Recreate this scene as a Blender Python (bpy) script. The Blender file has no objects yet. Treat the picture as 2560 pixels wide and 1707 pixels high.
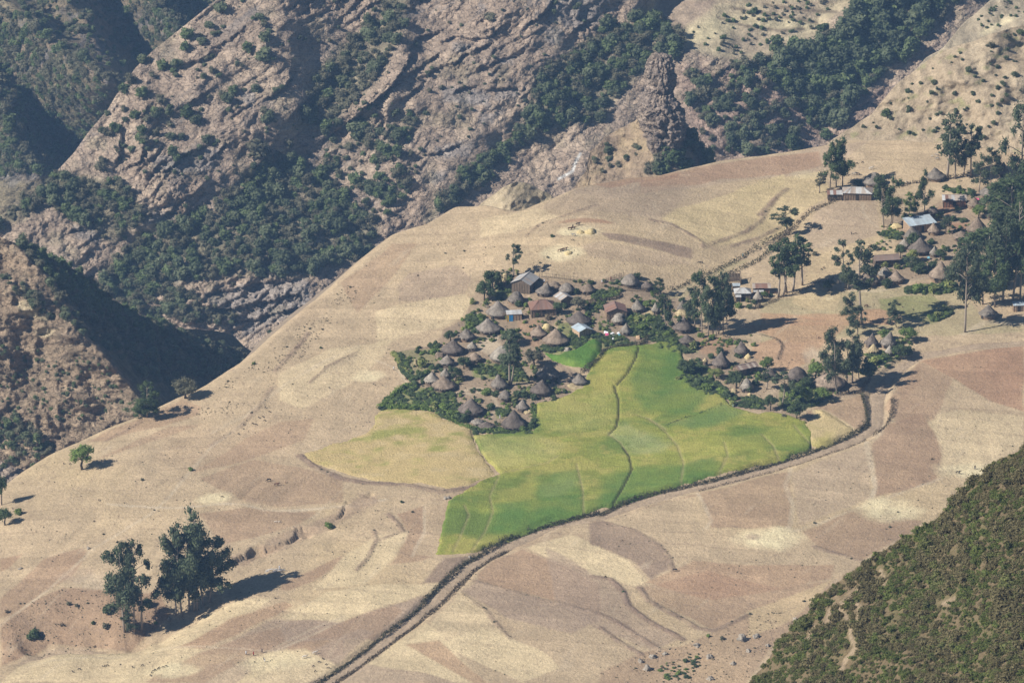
import bpy, bmesh, math, random
import numpy as np
from mathutils import Vector, Matrix

# ------------------------------------------------------------------ camera, world, sun
SC = bpy.context.scene
COL = SC.collection
DEP = math.radians(20.5)
KPX = 36.0 / 200.0 / 2560.0
CD, SD = math.cos(DEP), math.sin(DEP)

cam_data = bpy.data.cameras.new('camera')
cam = bpy.data.objects.new('camera', cam_data)
COL.objects.link(cam)
cam.location = (0, 0, 0)
cam.rotation_euler = (math.pi / 2 - DEP, 0, 0)
cam_data.lens = 200.0
cam_data.sensor_width = 36.0
cam_data.clip_start = 5.0
cam_data.clip_end = 8000.0
SC.camera = cam

SUN_EL, SUN_AZ = math.radians(37.5), math.radians(249.0)      # azimuth clockwise from +Y
world = bpy.data.worlds.new('World')
SC.world = world
world.use_nodes = True
wn = world.node_tree
wn.nodes.clear()
sky = wn.nodes.new('ShaderNodeTexSky')
sky.sky_type = 'NISHITA'
sky.sun_disc = False
sky.sun_elevation = SUN_EL
sky.sun_rotation = SUN_AZ
sky.altitude = 2500
bg = wn.nodes.new('ShaderNodeBackground')
bg.inputs['Strength'].default_value = 0.045
wo = wn.nodes.new('ShaderNodeOutputWorld')
wn.links.new(sky.outputs[0], bg.inputs[0])
wn.links.new(bg.outputs[0], wo.inputs[0])

sun_data = bpy.data.lights.new('sun', 'SUN')
sun_data.energy = 5.0
sun_data.angle = math.radians(0.53)
sun_data.color = (1.0, 0.94, 0.85)
sun = bpy.data.objects.new('sun', sun_data)
COL.objects.link(sun)
sdir = Vector((math.sin(SUN_AZ) * math.cos(SUN_EL), math.cos(SUN_AZ) * math.cos(SUN_EL), math.sin(SUN_EL)))
sun.rotation_euler = sdir.to_track_quat('Z', 'Y').to_euler()
sun.location = (-300, 900, 300)

SC.view_settings.view_transform = 'Standard'
SC.view_settings.look = 'None'
SC.view_settings.exposure = 0.54
SC.view_settings.gamma = 1.0
SC.view_settings.use_curve_mapping = False
SC.cycles.use_denoising = True
SC.cycles.max_bounces = 4
SC.cycles.diffuse_bounces = 2
SC.cycles.volume_bounces = 0
HAZE_DENSITY = 0.00007
HAZE_COLOR = (0.33, 0.58, 1.0)

RNG = random.Random(7)

# ------------------------------------------------------------------ picture <-> place
CROPS = {'N': (0, 0, 1.0), 'F': (0, 0, 2560 / 2352), 'A': (940, 600, 560 / 1756), 'B': (1450, 640, 500 / 2178),
         'C': (1650, 780, 650 / 2352), 'D': (1900, 340, 660 / 1990), 'E': (1200, 480, 800 / 2352),
         'P': (0, 1050, 860 / 2052), 'Q': (700, 1000, 800 / 2091), 'R': (1500, 1050, 1060 / 2352),
         'L': (0, 500, 900 / 2171), 'U': (0, 0, 900 / 2352), 'V': (800, 0, 900 / 2352), 'W': (1600, 0, 960 / 2352)}


def pts(crop, seq):
    ox, oy, s = CROPS[crop]
    return [(ox + p[0] * s, oy + p[1] * s) + tuple(p[2:]) for p in seq]


def at(crop, x, y):
    ox, oy, s = CROPS[crop]
    return ox + x * s, oy + y * s


def ray(px, py):
    a = (np.asarray(px, float) - 1280.0) * KPX
    b = (853.5 - np.asarray(py, float)) * KPX
    return np.stack([a, CD + b * SD, -SD + b * CD], -1)


def project(p):
    p = np.asarray(p, float)
    d = p[..., 1] * CD - p[..., 2] * SD
    u = p[..., 1] * SD + p[..., 2] * CD
    return 1280 + p[..., 0] / d / KPX, 853.5 - u / d / KPX


# ------------------------------------------------------------------ noise
def _hash(ix, iy, seed):
    h = (ix.astype(np.int64) * 374761393 + iy.astype(np.int64) * 668265263 + seed * 1442695041) & 0xffffffff
    h = ((h ^ (h >> 13)) * 1274126177) & 0xffffffff
    h = ((h ^ (h >> 16)) * 2246822519) & 0xffffffff
    return ((h ^ (h >> 15)) & 0xffff) / 65535.0


def vnoise(x, y, seed=0):
    x0, y0 = np.floor(x), np.floor(y)
    fx, fy = x - x0, y - y0
    fx = fx * fx * fx * (fx * (fx * 6 - 15) + 10)
    fy = fy * fy * fy * (fy * (fy * 6 - 15) + 10)
    a, b = _hash(x0, y0, seed), _hash(x0 + 1, y0, seed)
    c, d = _hash(x0, y0 + 1, seed), _hash(x0 + 1, y0 + 1, seed)
    return (a + (b - a) * fx) * (1 - fy) + (c + (d - c) * fx) * fy      # 0..1


def fbm(x, y, seed=0, octaves=4, gain=0.5):
    s, amp, tot = 0.0, 1.0, 0.0
    for i in range(octaves):
        s = s + amp * (vnoise(x * 2 ** i + i * 17.3, y * 2 ** i + i * 9.1, seed + i) * 2 - 1)
        tot += amp
        amp *= gain
    return s / tot                                                      # -1..1


def ridged(x, y, seed=0, octaves=4, gain=0.5):
    s, amp, tot = 0.0, 1.0, 0.0
    for i in range(octaves):
        n = 1 - np.abs(vnoise(x * 2 ** i + i * 7.7, y * 2 ** i + i * 3.1, seed + i) * 2 - 1)
        s = s + amp * n * n
        tot += amp
        amp *= gain
    return s / tot                                                      # 0..1


def cells(x, y, seed=0):
    """cellular noise: random value of the nearest cell, and the gap to the second nearest"""
    x0, y0 = np.floor(x), np.floor(y)
    d1, d2, v = np.full(np.shape(x), 9.0), np.full(np.shape(x), 9.0), np.zeros(np.shape(x))
    for i in (-1, 0, 1):
        for j in (-1, 0, 1):
            cx, cy = x0 + i, y0 + j
            d = np.hypot(cx + _hash(cx, cy, seed) - x, cy + _hash(cx, cy, seed + 1) - y)
            n = d < d1
            d2 = np.where(n, d1, np.minimum(d2, d))
            v = np.where(n, _hash(cx, cy, seed + 2), v)
            d1 = np.where(n, d, d1)
    return v, d2 - d1


def sstep(a, b, x):
    t = np.clip((x - a) / (b - a), 0, 1)
    return t * t * (3 - 2 * t)


def poly_dist(x, y, P):
    """distance to a polyline, and the signed side (+ = right of the direction of travel in y-down pixels / left in world)"""
    best = np.full(np.shape(x), 1e18)
    side = np.zeros(np.shape(x))
    for (ax, ay), (bx, by) in zip(P[:-1], P[1:]):
        dx, dy = bx - ax, by - ay
        L2 = dx * dx + dy * dy + 1e-12
        t = np.clip(((x - ax) * dx + (y - ay) * dy) / L2, 0, 1)
        ex, ey = x - (ax + t * dx), y - (ay + t * dy)
        d2 = ex * ex + ey * ey
        m = d2 < best
        best = np.where(m, d2, best)
        side = np.where(m, dx * (y - ay) - dy * (x - ax), side)
    return np.sqrt(best), np.sign(side)


def in_poly(x, y, P):
    inside = np.zeros(np.shape(x), bool)
    n = len(P)
    for i in range(n):
        (ax, ay), (bx, by) = P[i][:2], P[(i + 1) % n][:2]
        if ay == by:
            continue
        c = ((ay > y) != (by > y)) & (x < (bx - ax) * (y - ay) / (by - ay) + ax)
        inside ^= c
    return inside


def interp(x, P):
    xs = [p[0] for p in P]
    ys = [p[1] for p in P]
    return np.interp(x, xs, ys)


# ------------------------------------------------------------------ ground of the farmed shelf
P0 = ray(1300, 950) * 1560.0


def plane_point(px, py):
    d = ray(px, py)
    n = np.array([0.03, 0.07, -1.0])
    return d * (np.dot(P0, n) / np.dot(d, n))


DOME = plane_point(1420, 575)


def h_base(x, y):
    z = P0[2] + 0.03 * (x - P0[0]) + 0.07 * (y - P0[1])
    l = np.maximum(0, -30 - x)
    z = z - 0.0007 * l * l
    z = z + 7.0 * np.exp(-(((x - DOME[0]) / 34) ** 2 + ((y - DOME[1]) / 40) ** 2))
    z = z + 1.6 * fbm(x / 70, y / 70, 11, 3)
    p, q = 0.76 * x - 0.65 * y, 0.65 * x + 0.76 * y                 # across and along the rills of the outer slope
    z = z - 0.55 * ridged((p + 5 * fbm(x / 30, y / 30, 15, 3)) / 9, q / 70, 14, 3) * sstep(10, -45, x - (y - 1440) * 0.35)
    z = z + 0.45 * fbm(x / 18, y / 22, 12, 3) * sstep(40, -40, x + (y - 1500) * 0.2) + 0.12 * fbm(x / 5, y / 5, 13, 2)
    return z


def march(px, py, H, *_):
    """where picture rays meet a height field: searched along each ray around the tilted plane that the field follows"""
    px, py = np.atleast_1d(np.asarray(px, float)), np.atleast_1d(np.asarray(py, float))
    d = ray(px, py)
    n = np.array([0.03, 0.07, -1.0])
    tp = np.clip(np.dot(P0, n) / np.maximum(d @ n, 0.05), 1150, 2600)
    off = np.arange(-70.0, 270.0, 5.0)
    out = np.empty(px.shape)
    for i in range(0, len(px), 256):
        dd, t0 = d[i:i + 256], tp[i:i + 256]
        ts = t0[:, None] + off[None, :]
        p = dd[:, None, :] * ts[..., None]
        below = p[..., 2] <= H(p[..., 0], p[..., 1])
        k = np.argmax(below, 1)
        ok = below.any(1)
        r = np.arange(len(k))
        lo, hi = ts[r, np.maximum(k - 1, 0)], ts[r, k]
        for _ in range(13):
            m = (lo + hi) / 2
            q = dd * m[:, None]
            u = q[:, 2] <= H(q[:, 0], q[:, 1])
            hi = np.where(u, m, hi)
            lo = np.where(u, lo, m)
        out[i:i + 256] = np.where(ok, hi, t0)
    return d * out[:, None]


EDGE_PX = [(-700, 1560), (-300, 1390), (-120, 1300), (0, 1228), (138, 1136), (168, 1121), (285, 1069), (365, 1039), (456, 993),
           (493, 981), (539, 956), (638, 894), (705, 832), (779, 769), (829, 732), (900, 672), (958, 620), (1001, 582),
           (1072, 560), (1118, 535), (1144, 519), (1206, 516), (1265, 531), (1309, 530), (1389, 497), (1443, 473), (1508, 459), (1584, 446),
           (1640, 442), (1735, 420), (1804, 404), (1926, 390), (2061, 369), (2118, 356), (2180, 340), (2350, 310), (2560, 290), (2700, 280)]
_e = march([p[0] for p in EDGE_PX], [p[1] for p in EDGE_PX], h_base, 1000, 2600)
EDGE = [(a[0], a[1]) for a in _e]
EDGE_POLY = EDGE + [(900, 2600), (900, 900), (-500, 900)]


def W(crop, seq):
    """picture polyline -> world (x, y) polyline on the ground"""
    q = pts(crop, seq)
    w = march([p[0] for p in q], [p[1] for p in q], h_base)
    return [(a[0], a[1]) for a in w]


def near(x, y, P, R):
    """distance and side to a polyline, worked out only within R of its box; 1e3 elsewhere"""
    xs, ys = [p[0] for p in P], [p[1] for p in P]
    m = (x > min(xs) - R) & (x < max(xs) + R) & (y > min(ys) - R) & (y < max(ys) + R)
    d, s = np.full(np.shape(x), 1e3), np.zeros(np.shape(x))
    if np.any(m):
        d[m], s[m] = poly_dist(x[m], y[m], P)
    return d, s


ROAD_PX = pts('Q', [(160, 1950), (290, 1850), (460, 1730), (580, 1642), (690, 1560), (850, 1445), (1010, 1310), (1130, 1190), (1230, 1085), (1330, 1020), (1450, 960)]) + \
    pts('R', [(-240, 470 + 90), (0, 532), (200, 452), (420, 390), (660, 338), (900, 270), (1100, 210), (1300, 145), (1440, 90), (1510, 40)]) + \
    pts('C', [(1960, 1010), (1970, 900), (1960, 760), (2010, 640), (2110, 540), (2230, 440), (2340, 380)]) + [(2420, 862), (2600, 850), (2760, 840)]
ROAD = W('N', ROAD_PX)
GULLY = W('P', [(1440, 830), (1500, 800), (1600, 770), (1700, 715), (1800, 660), (1880, 650), (1960, 610), (2040, 575)]) + W('Q', [(420, 745), (500, 700), (560, 655)])
RAVINE = W('P', [(-60, 1350), (120, 1330), (300, 1265), (520, 1262), (740, 1275), (880, 1225), (960, 1150), (1060, 1120)])
SWALE = W('E', [(2250, 250), (2020, 400), (1840, 510), (1650, 590), (1420, 670)])


def H(x, y):
    x, y = np.asarray(x, float), np.asarray(y, float)
    z = h_base(x, y)
    gx, gy = x + 3.0 * fbm(x / 6, y / 6, 31, 4), y + 5.0 * fbm(x / 6, y / 6, 37, 4)
    d, s = near(gx, gy, GULLY, 6)
    w = np.where(s > 0, 1.0, 2.8)
    z = z - 1.7 * sstep(w, w * 0.3, d) * np.clip(0.5 + 1.3 * fbm(x / 8, y / 8, 39, 3), 0.08, 1.2)
    d, _ = near(x, y, RAVINE, 28)
    z = z - 5.0 * np.exp(-(d / 9) ** 2) * (1 + 0.4 * fbm(x / 9, y / 9, 33, 3))
    d, _ = near(x, y, SWALE, 28)
    z = z - 2.0 * np.exp(-(d / 9) ** 2)
    d, _ = near(x, y, ROAD, 5)
    z = z - 0.8 * sstep(3.6, 2.0, d)
    out = ~in_poly(x, y, EDGE_POLY)
    if np.any(out):
        dd = np.zeros(np.shape(x))
        dd[out], _ = poly_dist(x[out], y[out], EDGE)
        z = z - (0.9 * dd * (1 - np.exp(-dd / 5.0)))
        z = z + np.where(out, np.minimum(dd, 20) / 20 * 4 * fbm(x / 22, y / 22, 41, 4), 0)
    return z


def G(px, py):
    """point of the ground seen at a picture position"""
    p = march([px], [py], H)[0]
    return Vector((float(p[0]), float(p[1]), float(H(p[0:1], p[1:2])[0])))


def Gh(px, py, h):
    """point h metres above the ground seen at a picture position"""
    p = march([px], [py], lambda x, y: H(x, y) + h)[0]
    return Vector((float(p[0]), float(p[1]), float(p[2])))


def hz(x, y):
    return float(H(np.array([x]), np.array([y]))[0])


# ------------------------------------------------------------------ mesh helpers
def new_obj(name, me, parent=None, mat=None):
    o = bpy.data.objects.new(name, me)
    COL.objects.link(o)
    if parent is not None:
        o.parent = parent
    if mat is not None and me is not None and not me.materials:
        me.materials.append(mat)
    return o


def mesh_np(name, V, F, mat=None, smooth=True, col=None, mats=None, midx=None):
    """V (n,3), F (m,k) all faces with k corners"""
    V = np.ascontiguousarray(V, np.float32)
    F = np.ascontiguousarray(F, np.int32)
    me = bpy.data.meshes.new(name)
    n, (m, k) = len(V), F.shape
    me.vertices.add(n)
    me.vertices.foreach_set('co', V.ravel())
    me.loops.add(m * k)
    me.loops.foreach_set('vertex_index', F.ravel())
    me.polygons.add(m)
    me.polygons.foreach_set('loop_start', np.arange(0, m * k, k, dtype=np.int32))
    me.polygons.foreach_set('loop_total', np.full(m, k, np.int32))
    if smooth:
        me.polygons.foreach_set('use_smooth', np.ones(m, bool))
    if mat is not None:
        me.materials.append(mat)
    for mm in mats or ():
        me.materials.append(mm)
    if midx is not None:
        me.polygons.foreach_set('material_index', np.asarray(midx, np.int32))
    if col is not None:
        ca = me.color_attributes.new('Col', 'FLOAT_COLOR', 'POINT')
        c = np.ones((n, 4), np.float32)
        c[:, :np.shape(col)[1]] = col
        ca.data.foreach_set('color', c.ravel())
    me.update()
    me.validate()
    return me


def grid_faces(nr, nc):
    i = np.arange(nr * nc).reshape(nr, nc)
    return np.stack([i[:-1, :-1], i[:-1, 1:], i[1:, 1:], i[1:, :-1]], -1).reshape(-1, 4)


class MB:
    """collects boxes, tubes, fans; builds one mesh"""

    def __init__(self):
        self.v, self.f, self.m = [], [], []

    def add(self, v, f, m=0):
        o = len(self.v)
        self.v += [tuple(p) for p in v]
        self.f += [tuple(i + o for i in q) for q in f]
        self.m += [m] * len(f)

    def box(self, x0, x1, y0, y1, z0, z1, m=0):
        v = [(x, y, z) for z in (z0, z1) for y in (y0, y1) for x in (x0, x1)]
        self.add(v, [(0, 2, 3, 1), (4, 5, 7, 6), (0, 1, 5, 4), (2, 6, 7, 3), (0, 4, 6, 2), (1, 3, 7, 5)], m)

    def tube(self, path, radii, n=6, m=0, cap=True):
        rings, prev = [], None
        for i, p in enumerate(path):
            p = Vector(p)
            t = (Vector(path[min(i + 1, len(path) - 1)]) - Vector(path[max(i - 1, 0)])).normalized()
            a = t.orthogonal().normalized() if prev is None else (prev - t * prev.dot(t)).normalized()
            prev = a
            b = t.cross(a)
            rings.append([p + (a * math.cos(2 * math.pi * k / n) + b * math.sin(2 * math.pi * k / n)) * radii[i] for k in range(n)])
        v = [q for r in rings for q in r]
        f = []
        for i in range(len(rings) - 1):
            for k in range(n):
                f.append((i * n + k, i * n + (k + 1) % n, (i + 1) * n + (k + 1) % n, (i + 1) * n + k))
        if cap:
            f.append(tuple(range(n))[::-1])
            f.append(tuple((len(rings) - 1) * n + k for k in range(n)))
        self.add(v, f, m)

    def mesh(self, name, mats, smooth=False):
        me = bpy.data.meshes.new(name)
        me.from_pydata(self.v, [], self.f)
        for mm in (mats if isinstance(mats, (list, tuple)) else [mats]):
            me.materials.append(mm)
        me.polygons.foreach_set('material_index', np.array(self.m, np.int32))
        if smooth:
            me.polygons.foreach_set('use_smooth', np.ones(len(self.f), bool))
        me.update()
        return me

    def build(self, name, mats, parent=None, smooth=False):
        return new_obj(name, self.mesh(name, mats, smooth), parent)


def tag(o, label=None, cat=None, group=None, kind=None):
    if label:
        o['label'] = label
    if cat:
        o['category'] = cat
    if group:
        o['group'] = group
    if kind:
        o['kind'] = kind
    return o


def thing(name, label, cat, loc=(0, 0, 0), rz=0.0, group=None, scale=None):
    o = bpy.data.objects.new(name, None)
    o.empty_display_size = 0.5
    COL.objects.link(o)
    o.location = loc
    o.rotation_euler = (0, 0, rz)
    if scale is not None:
        o.scale = scale
    return tag(o, label, cat, group)


# ------------------------------------------------------------------ materials
def mat_new(name, rough=0.9, spec=0.15):
    m = bpy.data.materials.new(name)
    m.use_nodes = True
    n = m.node_tree.nodes
    b = n['Principled BSDF']
    b.inputs['Roughness'].default_value = rough
    b.inputs['Specular IOR Level'].default_value = spec
    return m, m.node_tree, b


def N(nt, typ, **kw):
    n = nt.nodes.new(typ)
    for k, v in kw.items():
        if k in n.inputs:
            n.inputs[k].default_value = v
        else:
            setattr(n, k, v)
    return n


def mix_col(nt, a, b, fac, mode='MIX'):
    n = nt.nodes.new('ShaderNodeMix')
    n.data_type = 'RGBA'
    n.blend_type = mode
    for sock, v in ((n.inputs[0], fac), (n.inputs[6], a), (n.inputs[7], b)):
        if hasattr(v, 'is_linked') or hasattr(v, 'links'):
            nt.links.new(v, sock)
        else:
            sock.default_value = v if not isinstance(v, tuple) else (*v, 1.0)[:4]
    return n.outputs[2]


def ramp(nt, src, lo, hi, c0=0.0, c1=1.0):
    r = nt.nodes.new('ShaderNodeMapRange')
    r.inputs[1].default_value, r.inputs[2].default_value = lo, hi
    r.inputs[3].default_value, r.inputs[4].default_value = c0, c1
    nt.links.new(src, r.inputs[0])
    return r.outputs[0]


def noise(nt, scale, detail=3.0, rough=0.55, vec=None, stretch=None):
    tc = nt.nodes.new('ShaderNodeTexCoord')
    out = tc.outputs['Object'] if vec is None else vec
    if stretch is not None:
        mp = nt.nodes.new('ShaderNodeMapping')
        mp.inputs['Scale'].default_value = stretch
        nt.links.new(out, mp.inputs[0])
        out = mp.outputs[0]
    n = N(nt, 'ShaderNodeTexNoise', Scale=scale, Detail=detail, Roughness=rough)
    nt.links.new(out, n.inputs['Vector'])
    return n.outputs[0]


def attr_col(nt):
    a = nt.nodes.new('ShaderNodeVertexColor')
    a.layer_name = 'Col'
    return a.outputs[0]


def terrain_mat(name, scales, amp, bumps, rough=0.95, blocks=()):
    """vertex albedo times several grains of procedural noise, with bump from the same grains"""
    m, nt, b = mat_new(name, rough, 0.1)
    c = attr_col(nt)
    for s, a in zip(scales, amp):
        n = noise(nt, s, 4.0, 0.6)
        v = ramp(nt, n, 0.25, 0.75, 1 - a, 1 + a)
        cc = nt.nodes.new('ShaderNodeCombineColor')
        for i in range(3):
            nt.links.new(v, cc.inputs[i])
        c = mix_col(nt, c, cc.outputs[0], 1.0, 'MULTIPLY')
    edges = []
    for s, va, d in blocks:
        tc = nt.nodes.new('ShaderNodeTexCoord')
        wob = N(nt, 'ShaderNodeTexNoise', Scale=s * 0.9, Detail=3.0)
        nt.links.new(tc.outputs['Object'], wob.inputs['Vector'])
        sc = N(nt, 'ShaderNodeVectorMath', operation='SCALE')
        sc.inputs['Scale'].default_value = 1.1 / s
        nt.links.new(wob.outputs['Color'], sc.inputs[0])
        ad = N(nt, 'ShaderNodeVectorMath', operation='ADD')
        nt.links.new(tc.outputs['Object'], ad.inputs[0])
        nt.links.new(sc.outputs[0], ad.inputs[1])
        mp = nt.nodes.new('ShaderNodeMapping')
        mp.inputs['Rotation'].default_value = (0.2, 0.62, 0.0)
        mp.inputs['Scale'].default_value = (0.62, 0.8, 1.5)
        nt.links.new(ad.outputs[0], mp.inputs[0])
        vo, ve = N(nt, 'ShaderNodeTexVoronoi', Scale=s), N(nt, 'ShaderNodeTexVoronoi', feature='DISTANCE_TO_EDGE', Scale=s)
        nt.links.new(mp.outputs[0], vo.inputs['Vector'])
        nt.links.new(mp.outputs[0], ve.inputs['Vector'])
        sep = nt.nodes.new('ShaderNodeSeparateColor')
        nt.links.new(vo.outputs['Color'], sep.inputs[0])
        v = ramp(nt, sep.outputs[0], 0, 1, 1 - va, 1 + va)
        cc = nt.nodes.new('ShaderNodeCombineColor')
        for i in range(3):
            nt.links.new(v, cc.inputs[i])
        al = nt.nodes.new('ShaderNodeVertexColor')
        al.layer_name = 'Col'
        c = mix_col(nt, c, cc.outputs[0], al.outputs[1], 'MULTIPLY')
        h = N(nt, 'ShaderNodeMath', operation='ADD')
        nt.links.new(ramp(nt, ve.outputs['Distance'], 0.0, 0.13), h.inputs[0])
        nt.links.new(ramp(nt, sep.outputs[1], 0, 1, 0.0, 0.8), h.inputs[1])
        hm_ = N(nt, 'ShaderNodeMath', operation='MULTIPLY')
        nt.links.new(h.outputs[0], hm_.inputs[0])
        nt.links.new(al.outputs[1], hm_.inputs[1])
        edges.append((hm_.outputs[0], d))
    nt.links.new(c, b.inputs['Base Color'])
    prev = None
    for h, d in edges:
        bp = N(nt, 'ShaderNodeBump', Distance=d, Strength=1.0)
        nt.links.new(h, bp.inputs['Height'])
        if prev is not None:
            nt.links.new(prev, bp.inputs['Normal'])
        prev = bp.outputs[0]
    for s, d in bumps:
        n = noise(nt, s, 5.0, 0.65)
        bp = N(nt, 'ShaderNodeBump', Distance=d, Strength=1.0)
        nt.links.new(n, bp.inputs['Height'])
        if prev is not None:
            nt.links.new(prev, bp.inputs['Normal'])
        prev = bp.outputs[0]
    if prev is not None:
        nt.links.new(prev, b.inputs['Normal'])
    return m


M_GROUND = terrain_mat('dry_field_soil', (0.9, 2.6, 0.12), (0.16, 0.22, 0.08), ((1.2, 0.35), (4.0, 0.10)))
M_CROP = terrain_mat('standing_crop', (1.6, 4.0, 0.25), (0.20, 0.22, 0.12), ((2.0, 0.5), (5.0, 0.2)))
M_ROCK = terrain_mat('rocky_hillside', (0.10, 0.45, 1.6), (0.14, 0.26, 0.24), ((0.5, 0.8), (1.6, 0.4)), 0.95, ((0.16, 0.12, 0.5), (0.42, 0.14, 0.3)))
M_SCRUB = terrain_mat('scrub_soil', (0.5, 2.0), (0.2, 0.25), ((0.8, 0.5), (3.0, 0.2)))


def plain(name, col, rough=0.9, var=0.25, scale=3.0, stretch=None, bump=0.0, spec=0.1, col2=None, random_amt=0.0):
    m, nt, b = mat_new(name, rough, spec)
    n = noise(nt, scale, 4.0, 0.6, stretch=stretch)
    c2 = col2 if col2 is not None else tuple(c * (1 - var) for c in col)
    f = ramp(nt, n, 0.3, 0.7)
    c = mix_col(nt, tuple(min(1, x * (1 + var * 0.5)) for x in col) if col2 is None else col, c2, f)
    if random_amt:
        oi = nt.nodes.new('ShaderNodeObjectInfo')
        v = ramp(nt, oi.outputs['Random'], 0, 1, 1 - random_amt, 1 + random_amt)
        cc = nt.nodes.new('ShaderNodeCombineColor')
        for i in range(3):
            nt.links.new(v, cc.inputs[i])
        c = mix_col(nt, c, cc.outputs[0], 1.0, 'MULTIPLY')
    nt.links.new(c, b.inputs['Base Color'])
    if bump:
        bp = N(nt, 'ShaderNodeBump', Distance=bump, Strength=1.0)
        nt.links.new(n, bp.inputs['Height'])
        nt.links.new(bp.outputs[0], b.inputs['Normal'])
    return m


def leaf_mat(name, c0, c1, rnd=0.25, trans=0.25):
    """leaves: colour differs from leaf to leaf and from plant to plant; some light passes through"""
    m, nt, b = mat_new(name, 0.7, 0.2)
    g = nt.nodes.new('ShaderNodeNewGeometry')
    oi = nt.nodes.new('ShaderNodeObjectInfo')
    c = mix_col(nt, c0, c1, g.outputs['Random Per Island'])
    v = ramp(nt, oi.outputs['Random'], 0, 1, 1 - rnd, 1 + rnd)
    cc = nt.nodes.new('ShaderNodeCombineColor')
    for i in range(3):
        nt.links.new(v, cc.inputs[i])
    c = mix_col(nt, c, cc.outputs[0], 1.0, 'MULTIPLY')
    nt.links.new(c, b.inputs['Base Color'])
    t = nt.nodes.new('ShaderNodeBsdfTranslucent')
    nt.links.new(c, t.inputs[0])
    ms = nt.nodes.new('ShaderNodeMixShader')
    ms.inputs[0].default_value = trans
    nt.links.new(b.outputs[0], ms.inputs[1])
    nt.links.new(t.outputs[0], ms.inputs[2])
    nt.links.new(ms.outputs[0], nt.nodes['Material Output'].inputs[0])
    return m


L_EUC = leaf_mat('eucalyptus_leaf', (0.062, 0.085, 0.045), (0.14, 0.168, 0.092), 0.25, 0.38)
L_DARK = leaf_mat('dark_leaf', (0.052, 0.08, 0.034), (0.125, 0.165, 0.07), 0.25, 0.38)
L_BRIGHT = leaf_mat('bright_leaf', (0.125, 0.19, 0.045), (0.24, 0.31, 0.09), 0.22, 0.42)
L_GARDEN = leaf_mat('garden_leaf', (0.18, 0.235, 0.065), (0.38, 0.38, 0.15), 0.3, 0.42)
L_HILL = leaf_mat('hill_leaf', (0.115, 0.14, 0.076), (0.195, 0.22, 0.125), 0.22, 0.42)
L_HILLB = leaf_mat('fresh_hill_leaf', (0.11, 0.15, 0.062), (0.185, 0.23, 0.105), 0.22, 0.42)
L_HILLD = leaf_mat('deep_hill_leaf', (0.082, 0.108, 0.058), (0.155, 0.182, 0.1), 0.22, 0.42)
L_OLIVE = leaf_mat('olive_leaf', (0.13, 0.125, 0.078), (0.21, 0.2, 0.13), 0.2, 0.38)
L_HEATH = leaf_mat('heath_leaf', (0.09, 0.104, 0.034), (0.175, 0.182, 0.066), 0.25, 0.38)
L_HEATH2 = leaf_mat('brown_heath_leaf', (0.118, 0.104, 0.048), (0.205, 0.176, 0.09), 0.22, 0.36)
L_HEATH3 = leaf_mat('fresh_heath_leaf', (0.075, 0.098, 0.026), (0.155, 0.182, 0.052), 0.3, 0.35)
L_DRY = leaf_mat('dry_thorn_twig', (0.07, 0.055, 0.038), (0.20, 0.155, 0.10), 0.2, 0.1)
L_STRAWTUFT = leaf_mat('straw_tuft', (0.35, 0.27, 0.14), (0.55, 0.44, 0.24), 0.2, 0.2)
M_BARK = plain('pale_bark', (0.30, 0.25, 0.20), 0.9, 0.5, 2.0, (1, 1, 0.3))
M_BARKD = plain('dark_bark', (0.12, 0.095, 0.07), 0.9, 0.4, 2.0)
def thatch_mat(name, c):
    m, nt, b = mat_new(name, 0.95, 0.05)
    big, fine = noise(nt, 0.9, 3.0, 0.6), noise(nt, 5.0, 3.0, 0.6, stretch=(1.2, 1.2, 0.45))
    oi = nt.nodes.new('ShaderNodeObjectInfo')
    col = mix_col(nt, tuple(v * 0.72 for v in c), tuple(min(1, v * 1.45) for v in c), ramp(nt, big, 0.35, 0.68))
    col = mix_col(nt, col, tuple(v * 0.45 for v in c), ramp(nt, fine, 0.50, 0.75, 0.0, 0.75))
    v = ramp(nt, oi.outputs['Random'], 0, 1, 0.82, 1.2)
    cc = nt.nodes.new('ShaderNodeCombineColor')
    for i in range(3):
        nt.links.new(v, cc.inputs[i])
    nt.links.new(mix_col(nt, col, cc.outputs[0], 1.0, 'MULTIPLY'), b.inputs['Base Color'])
    bp = N(nt, 'ShaderNodeBump', Distance=0.35, Strength=1.0)
    nt.links.new(fine, bp.inputs['Height'])
    nt.links.new(bp.outputs[0], b.inputs['Normal'])
    return m


THATCH = {k: thatch_mat('thatch_' + k, c) for k, c in
          {'dark': (0.150, 0.124, 0.106), 'grey': (0.225, 0.195, 0.165), 'brown': (0.265, 0.205, 0.155),
           'light': (0.30, 0.265, 0.22), 'straw': (0.46, 0.37, 0.22)}.items()}
M_MUD = plain('mud_wall', (0.24, 0.17, 0.115), 0.95, 0.4, 2.0, None, 0.1)
M_MUDR = plain('red_mud_wall', (0.26, 0.13, 0.08), 0.95, 0.4, 2.0, None, 0.1)
M_STICK = plain('stick_wall', (0.17, 0.13, 0.095), 0.95, 0.6, 2.5, (4, 4, 0.4), 0.15)
M_WOOD = plain('weathered_wood', (0.24, 0.19, 0.14), 0.9, 0.45, 3.0, (3, 3, 0.4))
M_WOODP = plain('pale_plank', (0.46, 0.33, 0.22), 0.9, 0.3, 3.0)
M_DOORD = plain('dark_door', (0.05, 0.042, 0.035), 0.9, 0.3, 3.0)
M_STONE = plain('grey_boulder', (0.32, 0.28, 0.23), 0.95, 0.5, 1.6, None, 0.3)
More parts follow.
